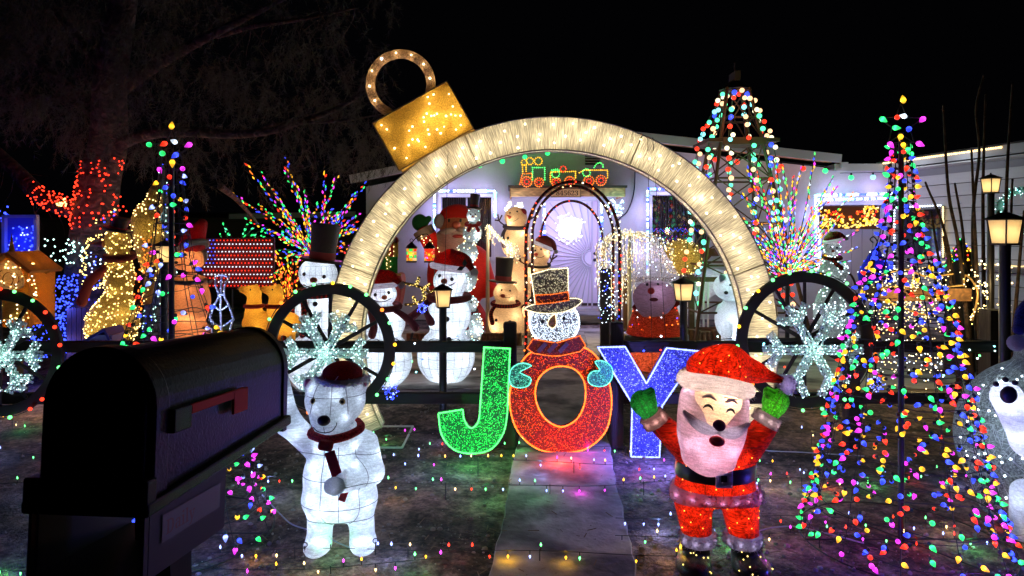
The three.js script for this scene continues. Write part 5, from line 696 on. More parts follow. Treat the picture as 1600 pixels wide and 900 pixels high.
{
  const G = 'three white panelled snowmen';
  snowman({ label: 'tall white snowman in a black sequin top hat behind the polar bear wheel', D: 7.0, x: 500, base: 606, grid: true, mat: whiteF, group: null, balls: [[497, 428, 30, 27], [502, 488, 40, 38], [505, 565, 58, 52]], eyes: [[482, 427, 3.2], [512, 431, 3.2]], nose: [497, 436, 4.5], mouth: [494, 448, 16, 5], buttons: [[501, 472, 4], [500, 520, 4], [500, 540, 4]], scarf: [500, 456, 30, 6, [[[470, 460], [455, 485], [450, 520], [452, 555]], [[478, 460], [488, 490], [480, 520]]], plaid], hat: ['top', 503, 407, 34, 58, -0.12], hatM: new THREE.MeshPhysicalMaterial({ color: 0x0b0a0c, roughness: 0.4, bumpMap: TX.tinselBump, bumpScale: 0.004 }), li: 0.55 });
  snowman({ label: 'small white snowman with a red Santa hat beside the arch leg', D: 7.1, x: 598, base: 604, grid: true, mat: whiteF, balls: [[597, 459, 23, 19], [600, 505, 33, 30], [602, 563, 42, 44]], eyes: [[590, 459, 2.8], [610, 456, 2.8]], nose: [604, 463, 3.6], mouth: [600, 470, 13, 4, -1], buttons: [[606, 520, 3.5]], scarf: [600, 479, 24, 5, [[[582, 484], [590, 505], [586, 520]], [[620, 484], [640, 500], [650, 512]]], maroon], hat: ['santa', 595, 446, 25, 26, 0.05], side: 1, li: 0.55 });
  const c = snowman({ label: 'big white snowman with red Santa hat and long dark scarf behind the lamp post', D: 7.3, x: 700, base: 600, grid: true, mat: whiteF, balls: [[704, 440, 27, 26], [701, 492, 35, 36], [697, 556, 45, 46]], eyes: [[689, 430, 3], [708, 435, 3]], nose: [696, 438, 4], mouth: [700, 446, 13, 4, -2], buttons: [[701, 495, 4], [704, 526, 4]], scarf: [702, 464, 30, 5.5, [[[680, 466], [668, 480], [676, 500]], [[676, 466], [650, 490, 0.1], [625, 506, 0.1]]], maroon], hat: ['santa', 702, 418, 30, 30, -0.15], side: 1, li: 0.55 });
  part('holly_sprig', [T(new THREE.OctahedronGeometry(0.05), c.X(722), c.Y(418), 0.2, 0, 0, 0.4, V(1, 0.5, 0.3)), T(new THREE.OctahedronGeometry(0.05), c.X(728), c.Y(410), 0.2, 0, 0, 1.5, V(1, 0.5, 0.3))], M([0.01, 0.015, 0.01], 0.7), c.t);
  snowman({ label: 'beige inflatable snowman in a black top hat and striped scarf by the path post', D: 10.2, x: 790, base: 532, mat: beigeF, balls: [[790, 458, 19, 18], [790, 500, 28, 33]], eyes: [[784, 452, 1.6], [797, 453, 1.6]], nose: [786, 461, 3], noseC: [0.35, 0.05, 0.03], mouth: [792, 464, 9, 3], buttons: [[776, 498, 2.5], [797, 500, 2.5]], scarf: [790, 474, 21, 3, [[[775, 476], [768, 488], [770, 502]]], plaid], hat: ['top', 786, 440, 22, 38, -0.08], hatM: M([0.015, 0.01, 0.01], 0.6), li: 0.5, lights: 2, lc: [1, 0.78, 0.5], arms: [[[[815, 480], [825, 470], [832, 462]], [[826, 470], [832, 474]]]] });
  snowman({ label: 'beige inflatable snowman with dark earmuffs and a scarf beside the door', D: 10.9, x: 806, base: 520, mat: beigeF, balls: [[806, 340, 18, 17], [806, 378, 23, 28], [815, 440, 30, 38], [818, 500, 28, 24]], eyes: [[808, 331, 1.6], [797, 333, 1.6]], nose: [796, 338, 3, 1], noseC: [0.4, 0.04, 0.02], mouth: [803, 346, 7, 3, -2], buttons: [[794, 372, 2.5]], muffs: [[817, 332, 6]], scarf: [806, 354, 18, 3, [[[792, 356], [786, 368], [788, 384]]], M([0.03, 0.025, 0.05], 0.8)], li: 0.5, lights: 2, lc: [1, 0.8, 0.55], arms: [[[[788, 352], [780, 345], [778, 336]], [[780, 345], [784, 337]], [[780, 345], [774, 344]]], [[[824, 350], [830, 340], [834, 330]], [[830, 342], [836, 338]]]] });
  snowman({ label: 'beige inflatable snowman in a dark red hood under the light hoops', D: 10.6, x: 845, base: 522, mat: beigeF, balls: [[843, 396, 17, 19], [842, 436, 23, 27], [843, 490, 28, 34]], eyes: [[845, 389, 1.6], [836, 391, 1.6]], nose: [837, 397, 2.6], noseC: [0.4, 0.04, 0.02], mouth: [843, 402, 7, 3], scarf: [843, 414, 16, 2.2, [], M([0.02, 0.015, 0.015], 0.8)], hat: ['santa', 848, 384, 17, 18, -0.4], hatM: M([0.14, 0.01, 0.012], 0.8), side: 1, li: 0.5, lights: 2, lc: [1, 0.8, 0.55], arms: [[[[856, 418], [862, 406], [866, 394]], [[862, 406], [870, 400]], [[862, 408], [858, 397]]], [[[828, 418], [816, 410], [804, 402]], [[814, 409], [812, 400]]]] });
  snowman({ name: 'tinsel_snowman_light', label: 'silver tinsel snowman in a small dark hat in front of the giant Santa', D: 9.6, x: 738, base: 470, y0: 470, mat: silver, balls: [[740, 337, 11, 11], [738, 364, 15, 16], [730, 395, 17, 17], [728, 432, 18, 24]], k: 0.03, eyes: [[736, 335, 1.4], [743, 335, 1.4]], nose: [739, 339, 1.6], buttons: [[733, 360, 1.6]], scarf: [739, 350, 11, 2.4, [[[736, 352], [733, 360]], [[744, 352], [748, 360]]], M([0.4, 0.02, 0.02], 0.8)], hat: ['top', 741, 325, 12, 22, -0.08], minis: [110, ['warm', 'white', 'ice'], 0.009, 4], li: 0.4, lights: 1 });
  snowman({ name: 'tinsel_snowman_light', label: 'silver tinsel snowman with a striped tie under the hat of gifts', D: 8.7, x: 733, base: 540, mat: silver, balls: [[733, 474, 14, 13], [733, 512, 21, 32]], k: 0.03, eyes: [[728, 471, 1.6], [737, 471, 1.6]], nose: [731, 476, 1.8], scarf: [733, 486, 13, 2.4, [[[731, 490], [730, 500], [731, 510]]], plaid], minis: [160, ['white', 'warm', 'ice'], 0.009, 4], li: 0.35, lights: 2 });
  snowman({ name: 'tinsel_snowman_light', label: 'silver tinsel snowman with a red striped cap near the light banner', D: 8.6, x: 1302, base: 545, mat: silver, balls: [[1299, 388, 13, 14], [1302, 425, 22, 20], [1296, 490, 24, 44]], k: 0.05, eyes: [[1294, 386, 1.6], [1303, 387, 1.6]], nose: [1297, 392, 2], scarf: [1300, 402, 13, 3, [[[1296, 404], [1300, 412], [1306, 418]]], plaid], hat: ['santa', 1301, 376, 15, 14, 0.2], hatM: plaid, side: 1, minis: [170, ['ice', 'white', 'white'], 0.009, 4.5], li: 0.3, lights: 2, arms: [[[[1318, 420], [1330, 432], [1336, 446]]]] });
  // gold figure by the pine
  const g = snowman({ name: 'gold_snowman_light', label: 'slim gold mesh snowman with tilted black hat and red collar beside the pine', D: 6.6, x: 188, base: 545, mat: goldMesh, balls: [[184, 378, 20, 24], [187, 432, 22, 44], [182, 500, 34, 46], [160, 510, 26, 34]], k: 0.06, scarf: [187, 401, 19, 6, [], M([0.3, 0.025, 0.02], 0.8, { map: TX.tinsel })], hat: ['top', 184, 359, 22, 20, -0.25], minis: [420, ['gold', 'gold', 'warm'], 0.0075, 5], li: 0.32, lights: 2, lc: [1, 0.7, 0.25] });
  part('beak', T(new THREE.ConeGeometry(0.04, 0.16, 10), g.X(158), g.Y(381), 0.08, 0, 0, PI / 2), M([0.2, 0.07, 0.03], 0.7), g.t); part('arm', [tube([[g.X(170), g.Y(420), 0.05], [g.X(150), g.Y(440), 0.1], [g.X(140), g.Y(470), 0.12]], 0.05, 16, 8)], M([0.2, 0.02, 0.02], 0.8), g.t);
  const bx0 = (px, py) => V(g.X(px), g.Y(py), 0.1); bulbs('bulb', [...along([bx0(165, 348), bx0(180, 338), bx0(200, 330)], 18).map((p) => ({ p: p.add(V(rr(-0.05, 0.05), rr(-0.03, 0.05), 0)), c: pick(['gold', 'blue', 'red']) }))], 0.01, 4, g.t);
}

// ---------------------------------------------------------------- inflatables and figures round the door
const inflRed = fabric([0.55, 0.02, 0.015], { transmission: 0.4 });
{
  const D = 11.2, s = D / FPX, t = thing('inflatable_santa', 'giant inflatable Santa waving a green mitten in front of the west window', 'santa figure', [at(715, 365, D).x, 0, -D]), X = (px) => (px - 715) * s, Y = (py) => EYE - (py - HOR) * s;
  const f = field([['e', [0, Y(430), 0], [0.5, 0.62, 0.4]], ['e', [0, Y(500), 0], [0.48, 0.4, 0.4]], ['c', [X(690), Y(400), 0.05], [X(666), Y(365), 0.08], 0.2, 0.14], ['c', [X(745), Y(405), 0], [X(762), Y(450), 0.05], 0.2, 0.16]], 0.08); part('suit', skin(f, [0, 0.8, 0], 1.05, 56), inflRed, t);
  part('face', el(0, Y(358), 0.05, 0.29, 0.3, 0.26, 22), fabric([0.7, 0.42, 0.2]), t); part('beard', skin(field([['e', [X(712), Y(382), 0.14], [0.3, 0.32, 0.22]], ['e', [X(712), Y(366), 0.16], [0.3, 0.1, 0.2]]], 0.06), [X(712), Y(380), 0.14], 0.42, 36), fabric([0.55, 0.42, 0.4], { transmission: 0.35 }), t);
  part('nose', el(X(715), Y(352), 0.33, 0.07, 0.06, 0.06, 14), M([0.3, 0.06, 0.03], 0.6), t); part('mouth', el(X(718), Y(369), 0.36, 0.09, 0.03, 0.03, 14), M([0.25, 0.02, 0.02], 0.6), t); for (const a of [704, 722]) part('eye', el(X(a), Y(345), 0.3, 0.02, 0.03, 0.02, 10), BLACK, t); part('moustache', [el(X(703), Y(361), 0.33, 0.13, 0.05, 0.06, 14, 0, 0, 0.2), el(X(729), Y(361), 0.33, 0.13, 0.05, 0.06, 14, 0, 0, -0.2)], fabric([0.6, 0.5, 0.48], { transmission: 0.35 }), t);
  const h = new THREE.Group(); h.name = 'hat'; t.add(h); part('hat_cone', el(0, Y(338), 0.0, 0.3, 0.2, 0.26, 20), inflRed, h); part('pompom', el(X(688), Y(346), 0.15, 0.095, 0.12, 0.1, 16), fabric([0.7, 0.65, 0.62]), h);
  part('cuff', bar([X(668), Y(370), 0.08], [X(661), Y(358), 0.08], 0.17, 18), fabric([0.7, 0.6, 0.5]), t); part('mitten', skin(field([['e', [X(657), Y(348), 0.08], [0.13, 0.14, 0.1]], ['c', [X(664), Y(350), 0.1], [X(671), Y(342), 0.12], 0.05, 0.05]], 0.04), [X(660), Y(347), 0.08], 0.28, 32), fabric([0.02, 0.22, 0.05]), t);
  for (const [a, b, z, I] of [[700, 400, 0.1, 0.07], [730, 430, 0.1, 0.07], [672, 375, 0.08, 0.05], [712, 352, 0.05, 0.14], [700, 480, 0.1, 0.08], [712, 385, 0.15, 0.12]]) lamp([X(a), Y(b), z], [1, 0.66, 0.36], I, t, 2);
  bulbs('bulb', Array.from({ length: 22 }, () => { const a = lerp(662, 695, rnd()); return { p: V(X(a + rr(-8, 8)), Y(lerp(365, 405, (a - 662) / 33)), 0.32), c: 'warm' }; }), 0.012, 5, t);
}
{ // Santa with gifts on a sleigh beside the arch leg
  const D = 8.6, s = D / FPX, X = (px) => (px - 600) * s, Y = (py) => EYE - (py - HOR) * s, O = [at(600, 365, D).x, 0, -D];
  const t = thing('inflatable_santa', 'small inflatable Santa peeking out behind stacked gift boxes by the arch leg', 'santa figure', O); part('suit', el(X(590), Y(470), -0.1, 0.2, 0.5, 0.2, 18), inflRed, t); part('face', el(X(590), Y(402), 0, 0.12, 0.13, 0.12, 16), fabric([0.7, 0.46, 0.36]), t); part('beard', el(X(588), Y(415), 0.05, 0.13, 0.13, 0.1, 16), fabric([0.65, 0.58, 0.58]), t); const h = new THREE.Group(); h.name = 'hat'; t.add(h); part('hat_cone', tube([[X(590), Y(392), 0], [X(600), Y(380), 0], [X(616), Y(377), 0.02]], (k) => 0.13 - 0.09 * k, 16, 10), inflRed, h); part('pompom', el(X(619), Y(376), 0.02, 0.045, 0.045, 0.045, 12), fabric([0.75, 0.72, 0.75]), h); lamp([X(590), Y(405), 0], [1, 0.7, 0.5], 0.05, t); lamp([X(592), Y(460), 0], [1, 0.7, 0.5], 0.15, t);
  const gift = (px, py, w, hh, col, rc, label, z) => { const g = thing('light_up_gift_box', label, 'gift box', [O[0] + X(px), Y(py) - hh / 2, -D + z], 0.3, 'gift boxes of the small Santa'); part('box', rb(w, hh, w, 0.012, 0, hh / 2, 0), fabric(col), g); part('ribbon', [bx(0.05, hh + 0.008, w + 0.008, 0, hh / 2, 0), bx(w + 0.009, hh + 0.009, 0.05, 0, hh / 2, 0)], fabric(rc, { transmission: 0.3 }), g); part('bow', [T(new THREE.TorusGeometry(0.045, 0.016, 8, 14), 0.045, hh + 0.03, 0, 0, 0.3), T(new THREE.TorusGeometry(0.045, 0.016, 8, 14), -0.045, hh + 0.03, 0, 0, -0.3)], fabric(rc), g); lamp([0, hh / 2, 0], [1, 0.8, 0.4], 0.035, g); bulbs('bulb', Array.from({ length: 10 }, (_, i) => ({ p: V(0.03 * sin(i * 2), hh * (i + 0.5) / 10, w / 2 + 0.008), c: 'warm' })), 0.008, 4, g); };
  gift(607, 414, 0.24, 0.22, [0.03, 0.4, 0.05], [0.25, 0.45, 0.05], 'lit green gift box on the small Santa stack', 0.12); gift(612, 391, 0.18, 0.19, [0.75, 0.5, 0.08], [0.6, 0.05, 0.02], 'lit yellow gift box on top of the small Santa stack', 0.1);
  const sl = thing('sleigh', 'dark red sleigh with gold trim behind the small white snowman', 'sleigh', O); part('sleigh_side', extr(shape(smooth([[X(575), Y(500)], [X(572), Y(440)], [X(590), Y(455)], [X(615), Y(450)], [X(622), Y(428)], [X(631), Y(428)], [X(626), Y(480)], [X(610), Y(500)]], 40)), 0.3, 0.01), M([0.3, 0.015, 0.012], 0.5), sl); part('sleigh_trim', tube([[X(572), Y(440), 0.32], [X(590), Y(455), 0.32], [X(615), Y(450), 0.32], [X(622), Y(428), 0.32], [X(632), Y(427), 0.32]], 0.015, 30, 6), M([0.4, 0.25, 0.06], 0.4, { metalness: 0.5 }), sl); part('runner', tube([[X(565), Y(530), 0.2], [X(600), Y(536), 0.2], [X(640), Y(534), 0.2], [X(648), Y(518), 0.2]], 0.018, 20, 6), IRON, sl);
  // gold tinsel antlers lying by the sleigh
  const tw = thing('tinsel_branch', 'gold glitter branch lights spread beside the sleigh', 'branch light', [at(660, 365, 8.2).x, 0, -8.2]), q = (a, b) => [(a - 660) * 8.2 / FPX, EYE - (b - HOR) * 8.2 / FPX, 0], L = [], br = [[[630, 442], [648, 446], [664, 452], [675, 462]], [[650, 446], [655, 434]], [[662, 450], [672, 444]], [[634, 476], [652, 474], [668, 462], [684, 448]], [[652, 474], [646, 464]], [[664, 466], [660, 452]]]; for (const l of br) { part('stem', tube(l.map((p) => q(...p)), 0.018, 20, 6), mesh3([0.3, 0.2, 0.05], { transmission: 0.1 }), tw); for (const p of along(l.map((p) => q(...p)), 16)) L.push({ p: p.add(V(rr(-0.02, 0.02), rr(-0.02, 0.02), 0.025)), c: 'gold' }); } bulbs('bulb', L, 0.006, 2.6, tw);
  // shepherd hook with two lanterns
  const k = thing('shepherd_hook', 'thin black shepherd hook in front of the west wall', 'garden hook', [at(668, 365, 8.8).x, 0, -8.8]), kk = 8.8 / FPX; part('pole', tube([[0.12, 0, 0], [0.1, 0.6, 0], [0.08, 1.25, 0], [0.02, EYE - 3 * kk, 0], [-0.12, EYE - 5 * kk, 0], [-0.2, EYE - 14 * kk, 0], [-0.2, EYE - 20 * kk, 0]], 0.007, 40, 6), IRON, k);
  for (const [px, py, lb] of [[643, 398, 'small mosaic lantern hanging from the shepherd hook'], [671, 398, 'small red mosaic lantern hanging beside the giant Santa']]) { const l = thing('hanging_lantern', lb, 'lantern', at(px, py, 8.8), 0, 'mosaic lanterns'); const pc = [], mt = [E('amber', 0.7), E('red', 0.7), E('green', 0.6), E('warm', 0.9)]; for (let i = 0; i < 6; i++) for (let j = 0; j < 4; j++) { const a = i / 6 * 2 * PI; part('mosaic_pane', bx(0.045, 0.033, 0.008, 0.06 * sin(a), -0.06 + j * 0.04, 0.06 * cos(a), 0, a), px > 660 ? pick([mt[1], mt[1], mt[0]]) : pick(mt), l); } part('lantern_frame', [cy(0.075, 0.075, 0.02, 0, -0.09, 0, 6), cy(0.075, 0.08, 0.02, 0, 0.09, 0, 6), cy(0.01, 0.085, 0.07, 0, 0.13, 0, 6), T(new THREE.TorusGeometry(0.02, 0.004, 5, 12), 0, 0.185, 0)], IRON, l); lamp([0, 0, 0.1], 'amber', 0.02, l); }
}

// ---------------------------------------------------------------- lights on the house
{
  const cool = (a, b, n, z) => Array.from({ length: n }, (_, i) => ({ p: V(lerp(a[0], b[0], (i + 0.5) / n), lerp(a[1], b[1], (i + 0.5) / n), z), c: pick(['white', 'cyan', 'jblue', 'white', 'blue']) }));
  PALETTE.lav = [0.72, 0.7, 1];
  const rope = (label, pts, z = -HD + 0.1, dense = 26) => { const t = thing('rope_light', label, 'rope light'); pts.forEach((seg) => { const a = [hx(seg[0]), hy(seg[1])], b = [hx(seg[2]), hy(seg[3])], L = hypot(a[0] - b[0], a[1] - b[1]); part('light_tube', bar([...a, z], [...b, z], 0.012, 8), E('lav', 0.75), t); bulbs('bulb', cool(a, b, max(4, floor(L * dense)), z + 0.025), 0.032, 4, t); const n = max(1, round1(L / 0.7)); for (let i = 0; i < n; i++) lamp([lerp(a[0], b[0], (i + 0.5) / n), lerp(a[1], b[1], (i + 0.5) / n), z + 0.13], [0.5, 0.42, 1], 0.2 * L / n, t, 4); }); return t; };
  rope('white rope light framing the window behind the giant Santa', [[680, 299, 774, 299], [680, 301, 680, 406], [774, 301, 774, 340], [666, 401, 680, 405]]);
  rope('white rope light framing the window behind the willow light', [[1010, 296, 1118, 296], [1010, 298, 1010, 430]]);
  rope('white rope light framing the bay beside the bush light', [[1268, 306, 1394, 303], [1274, 313, 1394, 310], [1270, 308, 1270, 430], [1276, 314, 1276, 430]]);
  rope('white string lights up the east side of the front door', [[936, 318, 936, 470]], -HD + 0.35, 20); rope('white string lights up the west side of the front door', [[849, 318, 849, 390]], -HD + 0.35, 20);
  // starburst on the door
  const st = thing('starburst_light', 'blinding white starburst ball light hung on the front door', 'light ball', [hx(889), hy(357), -HD + 0.17]), sp = [], L = []; for (let i = 0; i < 260; i++) { const d = V(rr(-1, 1), rr(-1, 1), rr(-1, 1)).normalize(), k = rr(0.12, 0.3); d.z = abs(d.z) * 0.45; sp.push(bar([0, 0, 0], d.clone().multiplyScalar(k), 0.002, 3)); L.push({ p: d.multiplyScalar(k), c: 'lav' }); } part('spike', sp, M([0.8, 0.8, 0.85], 0.5), st, 'stuff'); bulbs('bulb', L, 0.014, 3.5, st); part('core_light', el(0, 0, 0.05, 0.2, 0.2, 0.06, 20), E('lav', 3), st); lamp([0, 0, 0.9], [0.5, 0.34, 1], 0.95, st, 8);
  // globe bulbs along the eaves
  const eave = (name, label, pts, cols, r, dr) => { const t = thing('eave_lights', label, 'string lights'), P = pts.map((p) => V(hx(p[0]), hy(p[1]) - 0.02, -HD + 0.42)), n = floor(P[0].distanceTo(P[P.length - 1]) / 0.36), al = along(P, n); part('cable', tube(P, 0.006, n * 2, 5), WIRE, t); al.forEach((p, i) => { const q = p.clone().add(V(0, -0.085, 0)); part('socket', cy(0.018, 0.018, 0.05, p.x, p.y - 0.03, p.z, 8), BLACK, t); eachBulb([{ p: q, c: cols[i % cols.length], d: V(0, -1, 0.01) }], 0.045, 2.2, t, 'ball'); lamp(q.clone().add(V(0, -0.01, -0.06)), cols[i % cols.length], 0.009, t); }); };
  eave('', 'green globe bulbs hung under the west slope of the roof', [[700, 263], [800, 244], [905, 225]], ['green']); eave('', 'red and green globe bulbs hung under the east slope of the roof', [[1090, 243], [1190, 253], [1290, 263]], ['red', 'red', 'green']); eave('', 'small green and red bulbs along the carport fascia', [[1296, 272], [1345, 271], [1395, 270]], ['green', 'cyan', 'red']);
  // cyan icicle clusters under the canopy ends
  for (const [px, n, lb] of [[964, 60, 'cyan white icicle lights bunched under the east end of the door canopy'], [806, 14, 'few round white bulbs under the west end of the door canopy']]) { const t = thing('icicle_lights', lb, 'icicle lights'); const L = []; for (let i = 0; i < n; i++) L.push({ p: at(px + rr(-16, 10), 312 + 26 * rnd() ** 1.6, 11.6 + rr(-0.2, 0.2)), c: pick(n > 20 ? ['cyan', 'white', 'ice', 'jblue'] : ['white', 'cream']) }); bulbs('bulb', L, n > 20 ? 0.017 : 0.035, 3.5, t); lamp(at(px, 325, 11.6), n > 20 ? 'cyan' : 'white', 0.25, t, 4); }
  // rope light train on the canopy
  const train = (label, paths) => { const t = thing('rope_light_train', label, 'light sculpture', [0, 0, 0], 0, 'rope light train on the canopy'), D = 11.6; for (const [c, pts, closed] of paths) { const P = pts.map((p) => at(p[0], p[1], D)), cv = new THREE.CatmullRomCurve3(P, !!closed, 'catmullrom', 0.02), n = max(5, floor(cv.getLength() / 0.034)); part('wire_outline', tube(P, 0.007, pts.length * 6, 5, !!closed), M([0.1, 0.05, 0.02], 0.6), t); bulbs('bulb', Array.from({ length: n }, (_, i) => ({ p: cv.getPointAt(i / n).add(V(0, 0, 0.015)), c })), 0.0145, 2.4, t); } };
  const circ = (x, y, r) => Array.from({ length: 12 }, (_, i) => [x + r * cos(i / 12 * 2 * PI), y + r * sin(i / 12 * 2 * PI)]);
  train('rope light locomotive with smoke puffs on the door canopy', [['orange', circ(823, 284, 8), 1], ['red', circ(823, 284, 4), 1], ['orange', circ(842, 285, 7), 1], ['red', circ(842, 285, 3.5), 1], ['jgreen', [[832, 281], [832, 262], [851, 262], [851, 284]]], ['orange', [[812, 288], [816, 272], [831, 271], [831, 280]]], ['amber', [[817, 271], [816, 258], [822, 258], [822, 271]]], ['amber', circ(819, 254, 4.5), 1], ['amber', circ(828, 252, 5.5), 1], ['amber', circ(841, 252, 6), 1]]);
  train('rope light freight car with toys in the middle of the canopy train', [['orange', circ(869, 285, 7), 1], ['red', circ(869, 285, 3.5), 1], ['orange', circ(890, 284, 8), 1], ['red', circ(890, 284, 4), 1], ['amber', [[860, 284], [860, 269], [899, 268], [899, 281]]], ['jgreen', circ(868, 272, 6), 1], ['red', circ(880, 264, 4.5), 1], ['jgreen', [[862, 266], [870, 264], [876, 268]]]]);
  train('rope light caboose with a green bell at the end of the canopy train', [['orange', circ(920, 283, 8), 1], ['red', circ(920, 283, 4), 1], ['orange', circ(939, 282, 8), 1], ['red', circ(939, 282, 4), 1], ['amber', [[905, 270], [912, 266], [918, 266], [949, 266], [949, 281]]], ['jgreen', circ(916, 270, 6), 1], ['jgreen', [[928, 262], [932, 256], [938, 254], [942, 258], [942, 264]]]]);
  // candy striped light hoops over the path
  const stripe = M([1, 1, 1], 0.5, { map: rep(tex(64, 64, (u, v) => ((u + v) % 0.5 < 0.25 ? [0.02, 0.015, 0.015] : [0.4, 0.03, 0.03])), 9, 1 / 0.11) });
  for (const [D, xl, xr, top, lb] of [[8.2, 822, 968, 284, 'striped garden hoop with red lights nearest the letter O'], [9.3, 832, 958, 291, 'striped garden hoop with lights, middle of the three over the path'], [10.6, 845, 941, 314, 'striped garden hoop with red lights nearest the front door']]) {
    const t = thing('garden_hoop_light', lb, 'garden arch', [0, 0, 0], 0), L = []; for (const off of [0, 0.07]) { const Dz = D + off, P = [], A = at(xl, 365, Dz).x, B = at(xr, 365, Dz).x, cx = (A + B) / 2, r = (B - A) / 2, ty = EYE - (top - HOR) * Dz / FPX, sy = ty - r * 1.25; P.push([A, 0, -Dz], [A, sy * 0.5, -Dz]); for (let i = 0; i <= 12; i++) { const a = PI - i / 12 * PI; P.push([cx + r * cos(a), sy + r * 1.25 * sin(a), -Dz]); } P.push([B, sy * 0.5, -Dz], [B, 0, -Dz]); part('hoop', tube(P, off ? 0.016 : 0.02, 120, 8), stripe, t); if (!off) for (const p of along(P, 62)) if (p.y < EYE + 0.42 || rnd() < 0.3) L.push({ p: p.add(V(rr(-0.03, 0.03), 0, 0.03)), c: pick(D > 9 && D < 10 ? ['cream', 'warm', 'white'] : ['red', 'red', 'orange', 'cream', 'blue']) }); } bulbs('bulb', L, 0.013, 3.5, t);
  }
  // banner of red and gold bulbs in the bay
  const bn = thing('light_banner', 'banner of red and gold bulbs hung in the bay beside the siding house', 'light banner', [0, 0, 0]), B = []; const place = (a, b, c, d, n, col) => { for (let i = 0; i < n; i++) B.push({ p: at(lerp(a, c, rnd()), lerp(b, d, rnd()), 12.3), c: pick(col) }); }; place(1284, 330, 1372, 340, 46, ['red', 'red', 'orange']); place(1284, 342, 1372, 356, 90, ['gold', 'gold', 'amber']); place(1350, 322, 1372, 352, 50, ['gold', 'amber']); place(1282, 326, 1296, 356, 34, ['gold', 'amber']); bulbs('bulb', B, 0.023, 1.7, bn); part('banner_board', bx(1.1, 0.42, 0.02, at(1328, 340, 12.36).x, at(1328, 340, 12.36).y, -12.38), M([0.06, 0.02, 0.02], 0.9), bn); lamp(at(1328, 345, 11.95), 'amber', 0.15, bn, 3);
}
function round1(x) { return Math.round(x); }

// ---------------------------------------------------------------- windmill tower with globe strings
{
  const D = 10.2, s = D / FPX, t = thing('windmill_tower', 'wooden garden windmill tower with a platform standing beside the arch', 'tower', [at(1148, 365, D).x, 0, -D]), X = (px) => (px - 1148) * s, Y = (py) => EYE - (py - HOR) * s, half = (y) => lerp(0.82, 0.16, y / Y(140)), wd = M([0.2, 0.11, 0.06], 0.8, { map: TX.wood });
  const y1 = Y(140), c = [[1, 1], [1, -1], [-1, -1], [-1, 1]];
  for (const [a, b] of c) part('tower_leg', bar([a * half(0), 0, b * half(0)], [a * half(y1), y1, b * half(y1)], 0.026, 6), wd, t);
  for (const y of [0.5, 1.15, 1.75, 2.4, 3.3, 3.72]) for (let i = 0; i < 4; i++) { const p = c[i], q = c[(i + 1) % 4], h = half(y); part('tower_brace', bar([p[0] * h, y, p[1] * h], [q[0] * h, y, q[1] * h], 0.016, 6), wd, t); }
  for (const [a, b] of [[0.5, 1.15], [1.15, 1.75], [1.75, 2.4], [2.4, 2.92], [3.0, 3.7]]) for (let i = 0; i < 4; i++) { const p = c[i], q = c[(i + 1) % 4]; part('cross_brace', [bar([p[0] * half(a), a, p[1] * half(a)], [q[0] * half(b), b, q[1] * half(b)], 0.011, 5)], wd, t); part('cross_brace', bar([q[0] * half(a), a, q[1] * half(a)], [p[0] * half(b), b, p[1] * half(b)], 0.011, 5), wd, t); }
  part('platform', bx(1.02, 0.05, 0.85, 0, Y(224), 0), wd, t); part('platform_trim', [bx(0.62, 0.1, 0.03, 0, Y(226), 0.44)], M([0.1, 0.04, 0.02], 0.8), t); part('cap', [cy(0.06, 0.24, 0.14, 0, y1 + 0.06, 0, 8), bx(0.08, 0.14, 0.3, 0, y1 + 0.18, 0), cy(0.012, 0.012, 0.2, 0, y1 + 0.3, 0, 6)], darkTrim, t);
  const g = thing('globe_string_lights', 'pastel globe bulb strings running down the windmill tower', 'string lights', [at(1148, 365, D).x, 0, -D]), ends = []; PALETTE.peach = [1, 0.55, 0.28]; PALETTE.pgreen = [0.1, 1, 0.45];
  for (let i = 0; i < 11; i++) { const a = i / 11 * 2 * PI + 0.3; ends.push([[0.15 * cos(a), y1, 0.15 * sin(a)], [0.52 * cos(a), Y(224) + 0.05, 0.46 * sin(a)], [0.62 * cos(a), Y(300), 0.6 * sin(a)], [0.8 * cos(a), 0.5, 0.75 * sin(a)]]); }
  const L = []; for (const e of ends) { part('cable', tube(e, 0.006, 30, 5), M([0.02, 0.06, 0.03], 0.6), g); for (const p of along(e, 22)) L.push({ p: p.add(V(rr(-0.03, 0.03), rr(-0.04, 0.04), 0.03)), c: pick(['peach', 'peach', 'pgreen', 'cyan', 'red', 'pgreen', 'cream', 'blue']), d: V(0, -1, 0.1) }); } eachBulb(L, 0.036, 2.1, g, 'ball'); for (const [a, b, c2] of [[1130, 190, 'peach'], [1170, 260, 'pgreen'], [1110, 320, 'cyan'], [1180, 360, 'peach'], [1100, 440, 'pgreen'], [1150, 480, 'red']]) lamp([X(a), Y(b), 0.6], c2, 0.12, g, 3);
}

